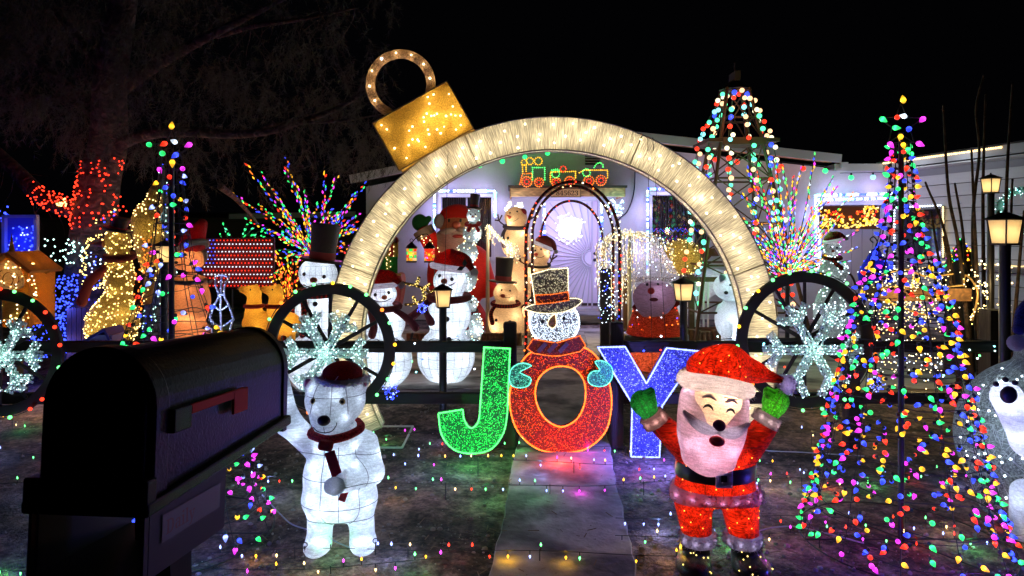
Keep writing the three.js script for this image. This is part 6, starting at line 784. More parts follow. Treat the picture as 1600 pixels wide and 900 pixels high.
// ---------------------------------------------------------------- burst bushes of coloured bulbs
function burst(label, cat, o, D, tips, n, r, cols, I) {
  const t = thing('branch_light_tree', label, cat), O = at(o[0], o[1], D), L = [], st = [];
  part('stem', bar([O.x, 0, O.z], O, 0.03, 8), IRON, t);
  for (const tip of tips) for (let k = 0; k < (tip[2] || 1); k++) { const e = at(tip[0] + rr(-3, 3), tip[1] + rr(-3, 3), D + (tip[3] ?? rr(-0.7, 0.7))), m = O.clone().lerp(e, 0.5).add(V(rr(-0.06, 0.06), 0.06, rr(-0.05, 0.05))); st.push(tube([O, m, e], (u) => 0.009 - 0.005 * u, 14, 5)); for (let i = 0, N = floor(O.distanceTo(e) / n); i < N; i++) { const u = (i + 1.5 + rnd() * 0.4) / (N + 1), p = u < 0.5 ? O.clone().lerp(m, u * 2) : m.clone().lerp(e, u * 2 - 1); p.add(V(rr(-0.02, 0.02), rr(-0.02, 0.02), rr(-0.02, 0.02))); L.push({ p, c: pick(cols), d: e.clone().sub(O).add(V(rr(-0.5, 0.5), rr(-0.5, 0.5), rr(-0.5, 0.5))) }); } }
  part('branch', st, M([0.03, 0.015, 0.012], 0.8), t, 'stuff'); bulbs('bulb', L, r, 1.9, t, 'seed'); const P = L.filter((_, i) => i % floor(L.length / 6) === 0); for (const b of P) lamp(b.p.clone().add(V(0, 0, 0.1)), b.c, I, t, 2);
  return t;
}
{
  const W = []; for (const [x, y] of [[383, 258], [445, 246], [507, 265], [530, 275], [572, 285], [560, 300], [440, 262], [410, 270], [462, 282], [400, 318], [430, 300], [360, 300], [385, 345], [398, 392], [420, 360], [545, 320], [480, 300], [525, 330], [440, 330], [560, 345], [385, 400], [415, 410], [450, 360], [425, 435], [565, 400], [552, 430]]) W.push([x, y, 1]); for (let i = 0; i < 26; i++) { const a = rr(0.1, 3.0), k = rr(40, 95); W.push([492 + k * cos(a) * 1.0, 395 - k * sin(a), 1]); }
  burst('coloured bulb burst tree spreading behind the black top hat snowman', 'light tree', [490, 402], 9.2, W, 0.055, 0.0165, MULTI, 0.12);
  const Wr = []; for (const [x, y] of [[1275, 241], [1165, 262], [1213, 248], [1240, 275], [1300, 275], [1330, 300], [1295, 300], [1185, 270], [1160, 300], [1320, 330], [1340, 360], [1255, 260], [1225, 262], [1310, 290], [1148, 330], [1345, 385], [1150, 365], [1330, 405], [1205, 285], [1285, 315]]) Wr.push([x, y, 1]); for (let i = 0; i < 74; i++) { const a = rr(-0.15, 3.2), k = rr(30, 118); Wr.push([1232 + k * cos(a) * 0.9, 428 - k * sin(a) * 0.95, 1]); }
  burst('huge coloured bulb burst tree in front of the bay behind the wagon wheel', 'light tree', [1230, 438], 9.0, Wr, 0.055, 0.0165, ['red', 'green', 'blue', 'amber', 'pink', 'amber', 'orange', 'white', 'jgreen', 'jblue'], 0.2);
  const Wo = []; for (let i = 0; i < 30; i++) Wo.push([rr(415, 475), rr(395, 490), 1]); burst('orange bulb bush glowing behind the two gold reindeer', 'light bush', [452, 500], 8.0, Wo, 0.085, 0.015, ['orange', 'amber', 'amber', 'red'], 0.08);
  const Wg = []; for (let i = 0; i < 16; i++) Wg.push([rr(330, 420), rr(345, 378), 1]); burst('dark round bush with sparse green lights before the neighbor house', 'light bush', [362, 400], 11, Wg, 0.24, 0.018, ['green', 'green', 'green', 'pgreen'], 0.04);
  // willows of warm fibre strands
  const willow = (label, x, y, D, strands, base) => { const t = thing('willow_light', label, 'light tree'), S = [], L = []; part('trunk', bar(at(x, base, D).setY(0), at(x, y, D), 0.035, 8, 0.02), M([0.4, 0.36, 0.3], 0.8), t); for (const [ex, ty, by] of strands) { const dz = rr(-0.5, 0.5), P = [at(x, y, D), at(lerp(x, ex, 0.5), ty + rr(-3, 3), D + dz * 0.5), at(ex, ty + 10, D + dz), at(ex + rr(-3, 3), lerp(ty + 10, by, 0.5), D + dz), at(ex + rr(-4, 4), by, D + dz)]; S.push(tube(P, 0.005, 24, 4)); const n = floor((abs(ex - x) + by - ty) / 3.4); for (const p of along(P, n)) if (p.x) L.push({ p: p.add(V(rr(-0.03, 0.03), rr(-0.02, 0.02), rr(-0.03, 0.03))), c: pick(['cream', 'warm', 'cream', 'white']), d: V(rr(-0.3, 0.3), -1, rr(-0.3, 0.3)) }); } part('strand', S, M([0.5, 0.45, 0.35], 0.6), t, 'stuff'); bulbs('bulb', L, 0.0092, 1.7, t, 'seed'); for (let i = 0; i < 5; i++) { const b = L[floor(L.length * (i + 0.5) / 5)]; lamp(b.p.clone().add(V(0, 0, 0.12)), [1, 0.74, 0.4], 0.12, t, 3); } };
  const A = []; for (let i = 0; i < 40; i++) { const x = i < 26 ? rr(926, 985) : rr(985, 1058); A.push([x, 362 + abs(x - 985) * 0.12 + rr(-4, 10), x < 990 ? rr(430, 508) : rr(385, 470)]); } willow('warm white willow light tree weeping between door and tinsel Santa', 984, 366, 9.6, A, 520);
  const B = []; for (let i = 0; i < 16; i++) { const k = rnd(); B.push([758 + 52 * k, 353 + 26 * k + rr(-3, 3), 372 + 38 * k + rr(-6, 12)]); } willow('small warm fibre light spray beside the earmuff snowman', 762, 352, 10.4, B, 530);
}

// ---------------------------------------------------------------- yard figures between house and fence
{
  // tinsel Santa gnome
  { const D = 8.1, s = D / FPX, t = thing('tinsel_santa_light', 'glittering tinsel gnome Santa with lilac beard and red nose behind the letter Y', 'santa figure', [at(1024, 365, D).x, 0, -D], -0.1), X = (px) => (px - 1024) * s, Y = (py) => EYE - (py - HOR) * s;
    part('suit', lathe([[0.001, Y(500)], [0.22, Y(505)], [0.37, Y(533)], [0.39, Y(570)], [0.34, Y(583)], [0.001, Y(584)]], 26), mesh3([0.75, 0.2, 0.12], { transmission: 0.45 }), t); part('torso', lathe([[0.001, Y(455)], [0.2, Y(462)], [0.3, Y(500)], [0.36, Y(528)]], 26), mesh3([0.85, 0.24, 0.12], { transmission: 0.45 }), t); part('belt', lathe([[0.345, Y(536)], [0.385, Y(535)], [0.385, Y(522)], [0.345, Y(521)]], 26), BLACK, t);
    part('beard', skin(field([['e', [X(1020), Y(462), 0.2], [0.25, 0.2, 0.12]], ['e', [X(1018), Y(478), 0.2], [0.18, 0.14, 0.1]]], 0.05), [X(1020), Y(465), 0.2], 0.32, 36), fabric([0.55, 0.4, 0.5], { transmission: 0.4 }), t); part('nose', el(X(1013), Y(451), 0.33, 0.04, 0.04, 0.04, 14), M([0.5, 0.02, 0.03], 0.3), t); part('mouth', el(X(1017), Y(464), 0.33, 0.05, 0.022, 0.02, 12), M([0.12, 0.01, 0.02], 0.6), t); for (const a of [1008, 1024]) part('eye', el(X(a), Y(442), 0.27, 0.016, 0.02, 0.012, 10), BLACK, t);
    part('hat', lathe([[0.27, Y(448)], [0.28, Y(432)], [0.2, Y(412)], [0.1, Y(392)], [0.03, Y(372)], [0.001, Y(366)]], 24, X(1024)), mesh3([0.7, 0.6, 0.66], { transmission: 0.5, transparent: true, opacity: 0.42 }), t); for (const [a, b] of [[1052, 470], [995, 476]]) part('arm', bar([X(lerp(a, 1024, 0.45)), Y(b - 8), 0.1], [X(a), Y(b + 8), 0.14], 0.08, 12), mesh3([0.5, 0.03, 0.03], { transmission: 0.3 }), t);
    bulbs('bulb', Array.from({ length: 60 }, () => { const y = lerp(0.1, 0.9, rnd()), a = rr(-1.5, 1.5), r = lerp(0.4, 0.23, y); return { p: V(r * sin(a), y, r * cos(a)), c: pick(['orange', 'red', 'white', 'orange', 'blue']) }; }), 0.009, 4, t); bulbs('bulb', Array.from({ length: 34 }, () => { const y = lerp(1.0, 1.55, rnd()), a = rr(-1.5, 1.5), r = lerp(0.29, 0.06, (y - 1) / 0.6); return { p: V(r * sin(a), y, r * cos(a)), c: 'white' }; }), 0.009, 5, t); lamp([0, 0.55, 0], [1, 0.5, 0.25], 0.6, t); lamp([0, 0.25, 0], [1, 0.5, 0.25], 0.2, t); lamp([0, 1.15, 0], [0.85, 0.85, 1], 0.12, t); lamp([0, 0.92, 0.22], [0.9, 0.7, 1], 0.025, t); lamp([0, 1.35, 0], [0.85, 0.85, 1], 0.05, t); }
  // gold mesh ball and white pups
  { const D = 10.6, t = thing('gold_ball_light', 'round gold mesh ball of lights under the east window', 'light ball', at(1066, 402, D)); const b = part('ball_shell', el(0, 0, 0, 0.32, 0.28, 0.3, 24), goldMesh, t); bulbs('bulb', scatter(b, 170, ['gold', 'cream'], 0.004), 0.009, 3.5, t); lamp([0, 0, 0.1], 'gold', 0.12, t); part('bow', [T(new THREE.OctahedronGeometry(0.14), 0.33, 0.02, 0.1, 0, 0, 0.3, V(1, 0.6, 0.6)), T(new THREE.OctahedronGeometry(0.12), 0.44, 0.08, 0.1, 0, 0, -0.5, V(1, 0.6, 0.6))], M([0.12, 0.04, 0.02], 0.8), t); }
  { const D = 9.4, s = D / FPX, t = thing('light_up_puppy', 'lit white crouching pup with a blue ear between tower and arch', 'dog figure', [at(1140, 365, D).x, 0, -D]), X = (px) => (px - 1140) * s, Y = (py) => EYE - (py - HOR) * s; part('body', skin(field([['e', [X(1146), Y(500), -0.1], [0.22, 0.3, 0.24]], ['e', [X(1140), Y(448), 0], [0.22, 0.19, 0.2]], ['e', [X(1130), Y(456), 0.12], [0.12, 0.09, 0.12]], ['c', [X(1132), Y(510), 0.1], [X(1130), Y(540), 0.12], 0.07, 0.07], ['c', [X(1156), Y(510), 0.1], [X(1158), Y(540), 0.12], 0.07, 0.07]], 0.05), [0, Y(490), 0], 0.62, 48), whiteF, t); part('ear', el(X(1153), Y(437), 0.14, 0.05, 0.09, 0.03, 14, 0, 0, -0.4), fabric([0.1, 0.25, 0.6]), t); part('ear', el(X(1126), Y(436), 0.1, 0.05, 0.08, 0.03, 14, 0, 0, 0.4), fabric([0.5, 0.6, 0.85]), t); part('nose', el(X(1126), Y(455), 0.24, 0.03, 0.025, 0.02, 10), BLACK, t); for (const a of [1134, 1144]) part('eye', el(X(a), Y(444), 0.19, 0.016, 0.018, 0.012, 10), BLACK, t); inner(t, [[0, Y(450), 0.05], [X(1146), Y(500), 0.02], [X(1146), Y(520), 0]], [0.75, 0.87, 1], 0.07); }
  { const D = 10.9, s = D / FPX, t = thing('light_up_cloud_bench', 'long pale lit inflatable lying along the wall under the east window', 'inflatable', [at(1090, 365, D).x, 0, -D]), X = (px) => (px - 1090) * s, Y = (py) => EYE - (py - HOR) * s; part('body', skin(field([['e', [X(1075), Y(455), 0], [0.4, 0.2, 0.25]], ['e', [X(1115), Y(440), 0], [0.36, 0.2, 0.25]], ['e', [X(1062), Y(480), 0], [0.3, 0.3, 0.25]]], 0.08), [0, Y(465), 0], 0.85, 44), whiteF, t); inner(t, [[X(1070), Y(455), 0.05], [X(1112), Y(442), 0.05], [X(1062), Y(485), 0.05]], [0.85, 0.9, 1], 0.06); }
  { const D = 10.0, X = (px) => at(px, 365, D).x, t = thing('porch_railing', 'low brown porch railing with white pickets east of the path', 'railing', [0, 0, -D]), w = M([0.16, 0.08, 0.045], 0.8, { map: TX.wood }); for (const y of [0.93, 0.2]) part('rail', bx(X(1180) - X(975), 0.07, 0.05, (X(1180) + X(975)) / 2, y, 0), w, t); for (let px = 1050; px < 1110; px += 7) part('picket', bx(0.025, 0.7, 0.02, X(px), 0.55, 0.01), trimW, t); for (const px of [978, 1080, 1178]) part('post', bx(0.08, 1.0, 0.08, X(px), 0.5, 0), w, t); }
  { const t = thing('garden_edging', 'row of low scalloped log edging along the porch bed', 'garden edging', [0, 0, -9.6]), lg = M([0.3, 0.19, 0.09], 0.85, { map: TX.wood }); for (let i = 0; i < 26; i++) { const px = 955 + i * 9; part('edging_log', cy(0.045, 0.045, 0.24 + 0.05 * sin(i * 1.05), at(px, 365, 9.6).x, 0.12, 0.03 * sin(i), 10), lg, t); } for (let i = 0; i < 20; i++) part('edging_log', cy(0.045, 0.045, 0.2, at(640 + i * 9, 365, 9.6).x, 0.1, 0, 10), lg, t); }
  // light flag
  { const D = 8.9, s = D / FPX, t = thing('light_flag', 'flag of red white and blue bulbs in rows behind the gold reindeer', 'light flag', [at(370, 365, D).x, 0, -D]), X = (px) => (px - 370) * s, Y = (py) => EYE - (py - HOR) * s; const L = []; for (let j = 0; j < 13; j++) for (let i = 0; i < 20; i++) { const px = 318 + i * 5.5, py = 375.5 + j * 5.9; const inCanton = px < 336 && j < 7; L.push({ p: V(X(px + (j % 2) * 2.6), Y(py), 0.02), c: inCanton ? ((i + j) % 2 ? 'blue' : 'jblue') : j % 2 ? 'white' : 'red' }); } bulbs('bulb', L, 0.0125, 1.5, t); const fr = []; for (const py of [372, 450]) fr.push(bar([X(314), Y(py), 0], [X(428), Y(py), 0], 0.012)); for (const px of [314, 428]) fr.push(bar([X(px), 0, 0], [X(px), Y(372), 0], 0.014)); part('flag_frame', fr, IRON, t); const w = []; for (let j = 0; j < 13; j++) w.push(bar([X(314), Y(375.5 + j * 5.9), 0.005], [X(428), Y(375.5 + j * 5.9), 0.005], 0.003, 4)); part('row_wire', w, WIRE, t, 'stuff'); part('backing_cloth', bx(114 * s, 78 * s, 0.01, X(371), Y(411), -0.02), M([0.12, 0.02, 0.02], 0.95), t); lamp([0, Y(410), 0.4], 'red', 0.12, t, 3); }
  // two gold reindeer
  for (const [px, lb] of [[398, 'lit gold reindeer with red collar, the one nearer the light flag'], [432, 'lit gold reindeer with red collar, the one touching the wagon wheel']]) { const D = 6.8, s = D / FPX, t = thing('light_up_reindeer', lb, 'reindeer figure', [at(px, 365, D).x, 0, -D], 0, 'gold reindeer pair'), X = (q) => q * s, Y = (py) => EYE - (py - HOR) * s; const f = field([['c', [X(-18), Y(452), 0.02], [X(-2), Y(456), 0], 0.035, 0.065], ['c', [X(0), Y(457), 0], [X(-2), Y(490), 0], 0.062, 0.085], ['e', [X(10), Y(505), 0], [0.19, 0.12, 0.1]], ['c', [X(-4), Y(515), 0.03], [X(-12), Y(535), 0.06], 0.04, 0.03], ['c', [X(22), Y(515), 0], [X(26), Y(580), 0], 0.045, 0.03], ['c', [X(0), Y(515), 0], [X(2), Y(580), 0], 0.04, 0.03], ['e', [X(6), Y(450), 0.05], [0.03, 0.05, 0.02]]], 0.03); part('body', skin(f, [0, Y(510), 0], 0.6, 64), fabric([0.85, 0.5, 0.09]), t); part('collar', T(new THREE.TorusGeometry(0.083, 0.022, 8, 26), X(-1), Y(478), 0, PI / 2), M([0.3, 0.012, 0.012], 0.7), t); part('eye', el(X(-3), Y(452), 0.06, 0.009, 0.011, 0.008, 10), BLACK, t); part('nose', el(X(-23), Y(451), 0.02, 0.018, 0.016, 0.018, 10), M([0.3, 0.15, 0.03], 0.5), t); inner(t, [[0, Y(457), 0.0], [0, Y(482), 0], [X(10), Y(503), 0.03], [X(20), Y(505), 0]], [1, 0.75, 0.3], 0.016); }
  // rope light deer
  { const D = 6.0, s = D / FPX, t = thing('wire_deer_light', 'pale blue rope light deer frame beside the light flag', 'deer figure', [at(345, 365, D).x, 0, -D]), X = (px) => (px - 345) * s, Y = (py) => EYE - (py - HOR) * s, tm = new THREE.MeshPhysicalMaterial({ color: new THREE.Color().setRGB(0.5, 0.55, 0.75), roughness: 0.4, transmission: 0.3, thickness: 0 }), L = []; for (const l of [[[335, 432], [338, 445], [341, 462], [336, 478], [328, 500]], [[357, 432], [353, 445], [350, 462], [356, 478], [364, 500]], [[335, 432], [346, 430], [357, 432]], [[341, 462], [346, 460], [350, 462]], [[336, 478], [346, 484], [356, 478]], [[328, 500], [334, 520], [332, 560]], [[364, 500], [360, 520], [362, 560]], [[330, 500], [346, 510], [362, 500]], [[346, 432], [344, 470], [347, 520]]]) { const P = l.map((p) => [X(p[0]), Y(p[1]), rr(-0.03, 0.03)]); part('rope_tube', tube(P, 0.009, 20, 6), tm, t); for (const p of along(P, 7)) L.push({ p: p.add(V(0, 0, 0.012)), c: pick(['white', 'jblue', 'jblue']) }); } bulbs('bulb', L, 0.005, 3, t); lamp([0, Y(480), 0.15], [0.6, 0.7, 1], 0.05, t); }
  // teddy inflatable
  { const D = 6.2, s = D / FPX, t = thing('light_up_teddy', 'brown lit teddy bear in a red Santa hat behind the bulb tree by the pine', 'bear figure', [at(300, 365, D).x, 0, -D]), X = (px) => (px - 300) * s, Y = (py) => EYE - (py - HOR) * s; const f = field([['e', [X(298), Y(403), 0], [0.13, 0.12, 0.12]], ['e', [X(300), Y(470), 0], [0.16, 0.25, 0.15]], ['e', [X(300), Y(530), 0], [0.18, 0.2, 0.16]], ['e', [X(292), Y(412), 0.1], [0.07, 0.05, 0.05]], ['c', [X(284), Y(440), 0.05], [X(278), Y(480), 0.1], 0.06, 0.06], ['c', [X(318), Y(440), 0.05], [X(320), Y(480), 0.08], 0.06, 0.06]], 0.05); part('body', skin(f, [0, Y(470), 0], 0.66, 52), fabric([0.5, 0.24, 0.12]), t); const h = new THREE.Group(); h.name = 'hat'; t.add(h); part('hat_cone', tube([[X(300), Y(382), 0], [X(308), Y(364), 0], [X(316), Y(350), 0]], (k) => 0.12 - 0.07 * k, 16, 12), fabric([0.75, 0.03, 0.02]), h); part('hat_brim', T(new THREE.TorusGeometry(0.11, 0.03, 10, 26), X(302), Y(385), 0, PI / 2 - 0.2, 0.35), fabric([0.8, 0.72, 0.55]), h); part('ear', el(X(318), Y(400), 0, 0.04, 0.06, 0.03, 12), fabric([0.8, 0.65, 0.45]), t); part('eye', el(X(290), Y(400), 0.115, 0.012, 0.012, 0.01, 10), BLACK, t); part('nose', el(X(288), Y(409), 0.15, 0.018, 0.014, 0.012, 10), BLACK, t); part('belt', T(new THREE.TorusGeometry(0.155, 0.02, 8, 30), X(300), Y(440), 0, PI / 2), BLACK, t); inner(t, [[0, Y(405), 0.04], [0, Y(455), 0.05], [0, Y(495), 0.05], [X(305), Y(530), 0.05]], [1, 0.6, 0.3], 0.06); lamp([X(308), Y(366), 0], [1, 0.7, 0.5], 0.02, h); }
  // gold crescent and silver cone tree behind the gold figure
  { const D = 7.2, s = D / FPX, t = thing('gold_crescent_light', 'gold mesh crescent horn of lights rising beside the pine trunk', 'light sculpture', [at(235, 365, D).x, 0, -D]), X = (px) => (px - 235) * s, Y = (py) => EYE - (py - HOR) * s; const b = part('crescent', tube([[X(242), Y(296), 0], [X(240), Y(320), 0], [X(228), Y(340), 0], [X(232), Y(370), 0], [X(236), Y(410), 0], [X(230), Y(470), 0]], (k) => 0.03 + 0.1 * sin(PI * min(1, k * 1.2)) + 0.02, 40, 12), goldMesh, t); bulbs('bulb', scatter(b, 110, ['gold', 'warm'], 0.004, (p, d) => d.z > -0.2), 0.0095, 4.5, t); lamp([X(234), Y(360), 0], 'gold', 0.04, t); lamp([X(234), Y(410), 0], 'gold', 0.04, t); }
  { const D = 7.6, s = D / FPX, t = thing('cone_tree_light', 'slim pale cone tree of icy lights behind the bulb tree by the pine', 'light tree', [at(253, 365, D).x, 0, -D]), Y = (py) => EYE - (py - HOR) * s; const b = part('cone_shell', lathe([[0.22, 0], [0.14, Y(400)], [0.07, Y(320)], [0.03, Y(262)], [0.001, Y(255)]], 18), mesh3([0.3, 0.36, 0.38], { transmission: 0.3 }), t); bulbs('bulb', scatter(b, 150, ['ice', 'ice', 'blue'], 0.004, (p, d) => d.z > -0.2 && p.y > 0.5), 0.011, 2.6, t); lamp([0, Y(330), 0.2], 'ice', 0.06, t); }
  // orange lit church house and blue picture
  { const D = 5.9, s = D / FPX, t = thing('light_up_church', 'orange glowing stained glass church at the west edge above the wheel', 'light house', [at(18, 365, D).x, 0, -D]), X = (px) => (px - 18) * s, Y = (py) => EYE - (py - HOR) * s; const am = fabric([0.85, 0.46, 0.08]), pal = fabric([0.9, 0.72, 0.5]); part('wall', extr(shape([[X(-16), Y(510)], [X(-16), Y(428)], [X(14), Y(398)], [X(44), Y(422)], [X(46), Y(510)]], [smooth([[X(-5), Y(447)], [X(-5), Y(422)], [X(14), Y(408)], [X(35), Y(424)], [X(37), Y(447)]], 30)]), 0.03, 0.008).translate(0, 0, -0.03), am, t); part('side_wall', [bx(0.02, Y(425) - Y(510), 0.3, X(44), (Y(425) + Y(510)) / 2, -0.185), bx(0.02, Y(430) - Y(510), 0.3, X(-15), (Y(430) + Y(510)) / 2, -0.185), bx(0.33, Y(425) - Y(510), 0.02, X(15), (Y(425) + Y(510)) / 2, -0.335)], am, t); part('roof', [bar([X(12), Y(396), -0.17], [X(54), Y(428), -0.17], 0.02, 4), bx(0.27, 0.03, 0.42, X(35), Y(410), -0.15, 0, 0, -0.66), bx(0.22, 0.03, 0.42, X(-3), Y(411), -0.15, 0, 0, 0.78)], fabric([0.9, 0.5, 0.12]), t); part('spire', T(new THREE.ConeGeometry(0.035, 0.24, 8), X(5), Y(385), -0.1), am, t); part('window', extr(shape(smooth([[X(-6), Y(448)], [X(-6), Y(422)], [X(14), Y(406)], [X(36), Y(424)], [X(38), Y(448)]], 30)), 0.01).translate(0, 0, 0.012), pal, t, null, 'pale arched panel with a child drawing'); part('drawn_line', [[[X(10), Y(446)], [X(8), Y(434)], [X(14), Y(426)], [X(22), Y(428)], [X(24), Y(438)], [X(20), Y(447)]], [[X(2), Y(447)], [X(0), Y(430)], [X(6), Y(422)]], [[X(26), Y(446)], [X(33), Y(438)], [X(30), Y(428)]]].map((l) => tube(l.map((p) => [...p, 0.026]), 0.0035, 20, 5)), M([0.2, 0.07, 0.01], 0.8), t); part('lower_panel', extr(shape([[X(-10), Y(500)], [X(-10), Y(456)], [X(40), Y(456)], [X(42), Y(500)]]), 0.008).translate(0, 0, 0.012), fabric([0.75, 0.5, 0.1]), t); inner(t, [[X(4), Y(432), -0.06], [X(26), Y(432), -0.06], [X(0), Y(470), -0.08], [X(28), Y(474), -0.08], [X(14), Y(494), -0.08]], [1, 0.7, 0.28], 0.2); }
  { const t = thing('string_lights', 'warm minis sprinkled over the front of the orange glowing church', 'string lights', [at(18, 365, 5.9).x, 0, -5.9]), s = 5.9 / FPX; bulbs('bulb', Array.from({ length: 60 }, () => ({ p: V((rr(4, 62) - 18) * s, EYE - (rr(408, 500) - HOR) * s, 0.035), c: pick(['cream', 'gold', 'warm']) })), 0.0085, 4, t); }
  { const D = 6.6, s = D / FPX, t = thing('blue_light_frame', 'pale picture frame filled with blue lights above the glowing church', 'light frame', [at(30, 365, D).x, 0, -D]), X = (px) => (px - 30) * s, Y = (py) => EYE - (py - HOR) * s; part('panel', bx(48 * s, 64 * s, 0.02, X(32), Y(370), -0.03), M([0.05, 0.06, 0.4], 0.6), t); const w = M([0.3, 0.32, 0.45], 0.6); part('frame', [bx(54 * s, 0.03, 0.04, X(32), Y(338), 0), bx(54 * s, 0.03, 0.04, X(32), Y(402), 0), bx(0.03, 61 * s, 0.04, X(7), Y(370), 0), bx(0.03, 61 * s, 0.04, X(57), Y(370), 0)], w, t); part('post', bx(0.06, Y(404), 0.06, X(32), Y(404) / 2, -0.03), darkTrim, t); bulbs('bulb', Array.from({ length: 70 }, () => ({ p: V(X(rr(12, 52)), Y(402 - 50 * rnd() ** 1.7), 0.0), c: pick(['blue', 'blue', 'jblue']) })), 0.0095, 4, t); lamp([X(32), Y(375), 0.12], 'blue', 0.05, t); bulbs('bulb', Array.from({ length: 26 }, () => ({ p: V(X(rr(-34, 4)), Y(rr(310, 360)), -0.1), c: 'blue' })), 0.012, 4, t); }
  { const D = 6.0, X = (px) => at(px, 365, D).x, Y = (py) => EYE - (py - HOR) * D / FPX, t = thing('yard_sign_house', 'small blue and white house ornament in front of the gold snowman', 'ornament', [0, 0, -D]), w = M([0.25, 0.28, 0.5], 0.6), b = M([0.03, 0.04, 0.3], 0.6); part('wall', bx(X(186) - X(150), 0.5, 0.2, (X(186) + X(150)) / 2, Y(530) - 0.2, 0), w, t); part('roof', [bx(0.2, 0.02, 0.26, X(160), Y(521), 0, 0, 0, 0.55), bx(0.1, 0.02, 0.26, X(180), Y(520), 0, 0, 0, -1.1)], b, t); for (const a of [156, 167, 178]) part('window', bx(0.03, 0.05, 0.01, X(a), Y(533), 0.104), b, t); }
  { const t = thing('wooden_crate', 'tall brown wooden box between the blue trunk lights and gold snowman', 'box', [at(136, 365, 6.9).x, 0, -6.9]), w = M([0.16, 0.09, 0.05], 0.85, { map: TX.wood }); for (let i = 0; i < 5; i++) part('plank', bx(0.045, 0.86, 0.02, -0.1 + i * 0.05, 0.43, 0.12), w, t); part('box_body', bx(0.25, 0.85, 0.22, 0, 0.425, 0), w, t); }
  { const t = thing('string_lights', 'gold and blue light loop hung between pine trunk and gold snowman', 'string lights'), L = []; const P = [at(160, 368, 6.9), at(138, 380, 6.9), at(130, 410, 6.9), at(132, 440, 6.9), at(150, 448, 6.9), at(166, 440, 6.9)]; for (const p of along(P, 60)) L.push({ p: p.add(V(rr(-0.03, 0.03), rr(-0.03, 0.03), 0)), c: 'gold' }); for (let i = 0; i < 26; i++) L.push({ p: at(rr(140, 170), rr(390, 430), 6.95), c: pick(['blue', 'white', 'jblue']) }); bulbs('bulb', L, 0.0095, 4, t); const L2 = along([at(230, 370, 7), at(226, 410, 7), at(214, 440, 7), at(218, 470, 7), at(210, 500, 7)], 60).map((p) => ({ p: p.add(V(rr(-0.05, 0.05), 0, 0)), c: 'orange' })); const t2 = thing('string_lights', 'orange light strand falling beside the gold crescent', 'string lights'); bulbs('bulb', L2, 0.01, 3.5, t2); part('cable', tube(P, 0.003, 30, 4), WIRE, t); part('cable', tube([at(230, 370, 7), at(226, 410, 7), at(214, 440, 7), at(218, 470, 7), at(210, 500, 7)], 0.003, 30, 4), WIRE, t2); }
  // east side: blue bell, wire sleigh, stalks, wreath
  { const D = 7.6, s = D / FPX, t = thing('blue_bell_light', 'blue lit bell ornament with a curled iron top near the light banner', 'light sculpture', [at(1368, 365, D).x, 0, -D]), Y = (py) => EYE - (py - HOR) * s; const b = part('bell_shell', lathe([[0.17, Y(440)], [0.18, Y(428)], [0.11, Y(408)], [0.04, Y(390)], [0.001, Y(388)]], 22), fabric([0.05, 0.07, 0.5]), t); bulbs('bulb', scatter(b, 50, ['blue', 'blue', 'white'], 0.004), 0.0085, 4.5, t); part('hook', tube([[0, Y(390), 0], [0.02, Y(378), 0], [-0.02, Y(370), 0], [-0.06, Y(374), 0], [-0.03, Y(379), 0]], 0.007, 24, 6), IRON, t); part('pole', cy(0.012, 0.012, Y(440), 0, Y(440) / 2, 0, 8), IRON, t); lamp([0, Y(425), 0], 'blue', 0.05, t); }
  { const D = 6.6, s = D / FPX, t = thing('wire_carriage_light', 'gold wire carriage frame covered in warm lights behind the tall bulb tree', 'light sculpture', [at(1440, 365, D).x, 0, -D]), X = (px) => (px - 1440) * s, Y = (py) => EYE - (py - HOR) * s, gw = M([0.5, 0.33, 0.12], 0.4, { metalness: 0.4 }), L = [];
    const W = (cx, cyy, r) => { part('carriage_wheel', [T(new THREE.TorusGeometry(r * s, 0.01, 6, 36), X(cx), Y(cyy), 0.1)], gw, t); for (let i = 0; i < 7; i++) L.push({ p: V(X(cx) + r * s * cos(i * 0.242), Y(cyy) + r * s * sin(i * 0.242), 0.115), c: 'warm' }); }; 
    for (const l of [[[1370, 450], [1400, 446], [1450, 452], [1505, 446]], [[1380, 430], [1410, 420], [1450, 432], [1490, 428]], [[1372, 452], [1380, 430]], [[1505, 446], [1515, 430], [1520, 455], [1516, 500]], [[1385, 470], [1440, 490], [1500, 468]], [[1420, 420], [1424, 470]], [[1460, 432], [1462, 480]]]) { const P = l.map((p) => [X(p[0]), Y(p[1]), rr(-0.1, 0.1)]); part('carriage_rod', tube(P, 0.01, 24, 6), gw, t); for (const p of along(P, 26)) L.push({ p: p.add(V(rr(-0.05, 0.05), rr(-0.06, 0.06), rr(0, 0.08))), c: pick(['warm', 'gold', 'cream']) }); } for (let i = 0; i < 380; i++) L.push({ p: V(X(rr(1358, 1470)), Y(rr(418, 522)), rr(-0.3, 0.1)), c: pick(['warm', 'cream', 'gold']) }); bulbs('bulb', L, 0.0072, 4, t); part('cart_bed', bx(0.9, 0.12, 0.3, 0, Y(460), -0.1), M([0.25, 0.15, 0.06], 0.8, { map: TX.wood }), t); lamp([X(1400), Y(460), 0.3], 'warm', 0.25, t, 2); lamp([X(1480), Y(455), 0.3], 'warm', 0.2, t, 2); const ic = thing('icicle_lights', 'warm icicle strands dripping below the fence rail behind the tall bulb tree', 'icicle lights'), Q = []; for (let i = 0; i < 26; i++) { const px = 1372 + i * 4, n = 3 + floor(rnd() * 6); for (let k = 0; k < n; k++) Q.push({ p: at(px + rr(-2, 2), 532 + k * 12 + rr(-4, 4), 5.5), c: pick(['warm', 'cream', 'white']) }); } bulbs('bulb', Q, 0.0058, 5, ic); lamp(at(1420, 570, 5.3), 'warm', 0.1, ic); }
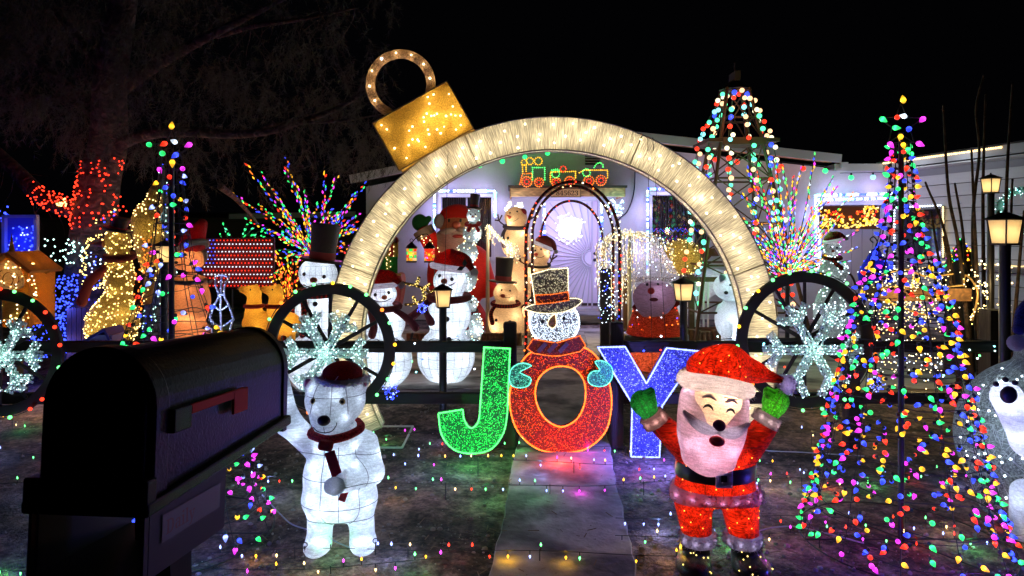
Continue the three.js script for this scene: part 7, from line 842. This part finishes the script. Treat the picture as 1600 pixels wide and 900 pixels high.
  { const stalk = M([0.12, 0.09, 0.08], 0.95, { map: TX.bark, bumpMap: TX.bark, bumpScale: 0.01 }), D = 6.9, S = [[[1522, 500], [1500, 400], [1482, 300], [1474, 165]], [[1530, 500], [1520, 360], [1530, 240], [1525, 170], [1537, 118]], [[1540, 500], [1536, 350], [1537, 250], [1540, 148]], [[1560, 500], [1570, 380], [1574, 260], [1582, 132]], [[1535, 500], [1522, 330], [1518, 235]], [[1515, 500], [1480, 380], [1446, 285]], [[1520, 505], [1506, 380], [1492, 287]], [[1512, 500], [1470, 420], [1455, 330]], [[1568, 500], [1578, 380], [1582, 280]], [[1500, 500], [1484, 430], [1474, 370]], [[1575, 505], [1592, 420], [1600, 330]], [[1545, 500], [1552, 380], [1560, 330]]];
    const t = thing('ocotillo', 'bare ocotillo with tall thin spiny stalks in front of the siding house', 'plant', [0, 0, 0]); for (const l of S) { const dz = rr(-0.4, 0.4), P = l.map((p) => at(p[0], p[1], D + dz)); P[0].y = 0; part('stalk', tube(P, (k) => 0.024 - 0.014 * k, 50, 6), stalk, t); const sp = along(P, 34).map((p) => { const d = V(rr(-1, 1), rr(0, 0.8), rr(-1, 1)).normalize(); return bar(p, p.clone().addScaledVector(d, 0.035), 0.0028, 3, 0.0005); }); part('spine', sp, stalk, t, 'stuff'); }
    const w = thing('string_lights', 'warm lights wound round the ocotillo stalks near their foot', 'string lights'), L = []; for (let i = 0; i < 70; i++) L.push({ p: at(pick([1524, 1534, 1545, 1562, 1575]) + rr(-7, 7), rr(405, 500), 6.6), c: pick(['warm', 'warm', 'cream', 'gold']) }); bulbs('bulb', L, 0.0105, 5, w); lamp(at(1545, 450, 6.3), 'warm', 0.1, w); }
  { const D = 9.0, s = D / FPX, t = thing('wreath_light', 'icy teal lit wreath on the siding house wall at the east edge', 'wreath', at(1598, 328, D), -0.9), L = [], B = []; for (let i = 0; i < 110; i++) { const a = rnd() * 2 * PI, r = 0.26 + rr(-0.06, 0.06); L.push({ p: V(r * cos(a), r * sin(a), rr(0, 0.06)), c: pick(['ice', 'cyan', 'white']) }); } for (let i = 0; i < 120; i++) { const a = i / 120 * 2 * PI; B.push(bar([0.26 * cos(a), 0.26 * sin(a), 0.02], [(0.26 + rr(-0.1, 0.1)) * cos(a + rr(-0.2, 0.2)), (0.26 + rr(-0.1, 0.1)) * sin(a + rr(-0.2, 0.2)), rr(0, 0.08)], 0.006, 4)); } part('wreath_ring', T(new THREE.TorusGeometry(0.26, 0.045, 8, 40), 0, 0, 0), M([0.1, 0.2, 0.17], 0.8), t); part('wreath_needle', B, M([0.25, 0.4, 0.36], 0.7), t, 'stuff'); bulbs('bulb', L, 0.009, 3.5, t); lamp([0, 0, 0.2], 'ice', 0.1, t); }
  { const D = 7.9, t = thing('cone_tree_light', 'small black topped cone tree of mixed lights before the siding house ledge', 'light tree', [at(1502, 365, D).x, 0, -D]), s = D / FPX, Y = (py) => EYE - (py - HOR) * s; const b = part('cone_shell', lathe([[0.18, 0], [0.17, Y(412)], [0.06, Y(385)], [0.001, Y(372)]], 16), BLACK, t); bulbs('bulb', scatter(b, 70, MULTI, 0.006, (p) => p.y > Y(418)), 0.011, 3, t); }
}
renderer.render(scene, camera);
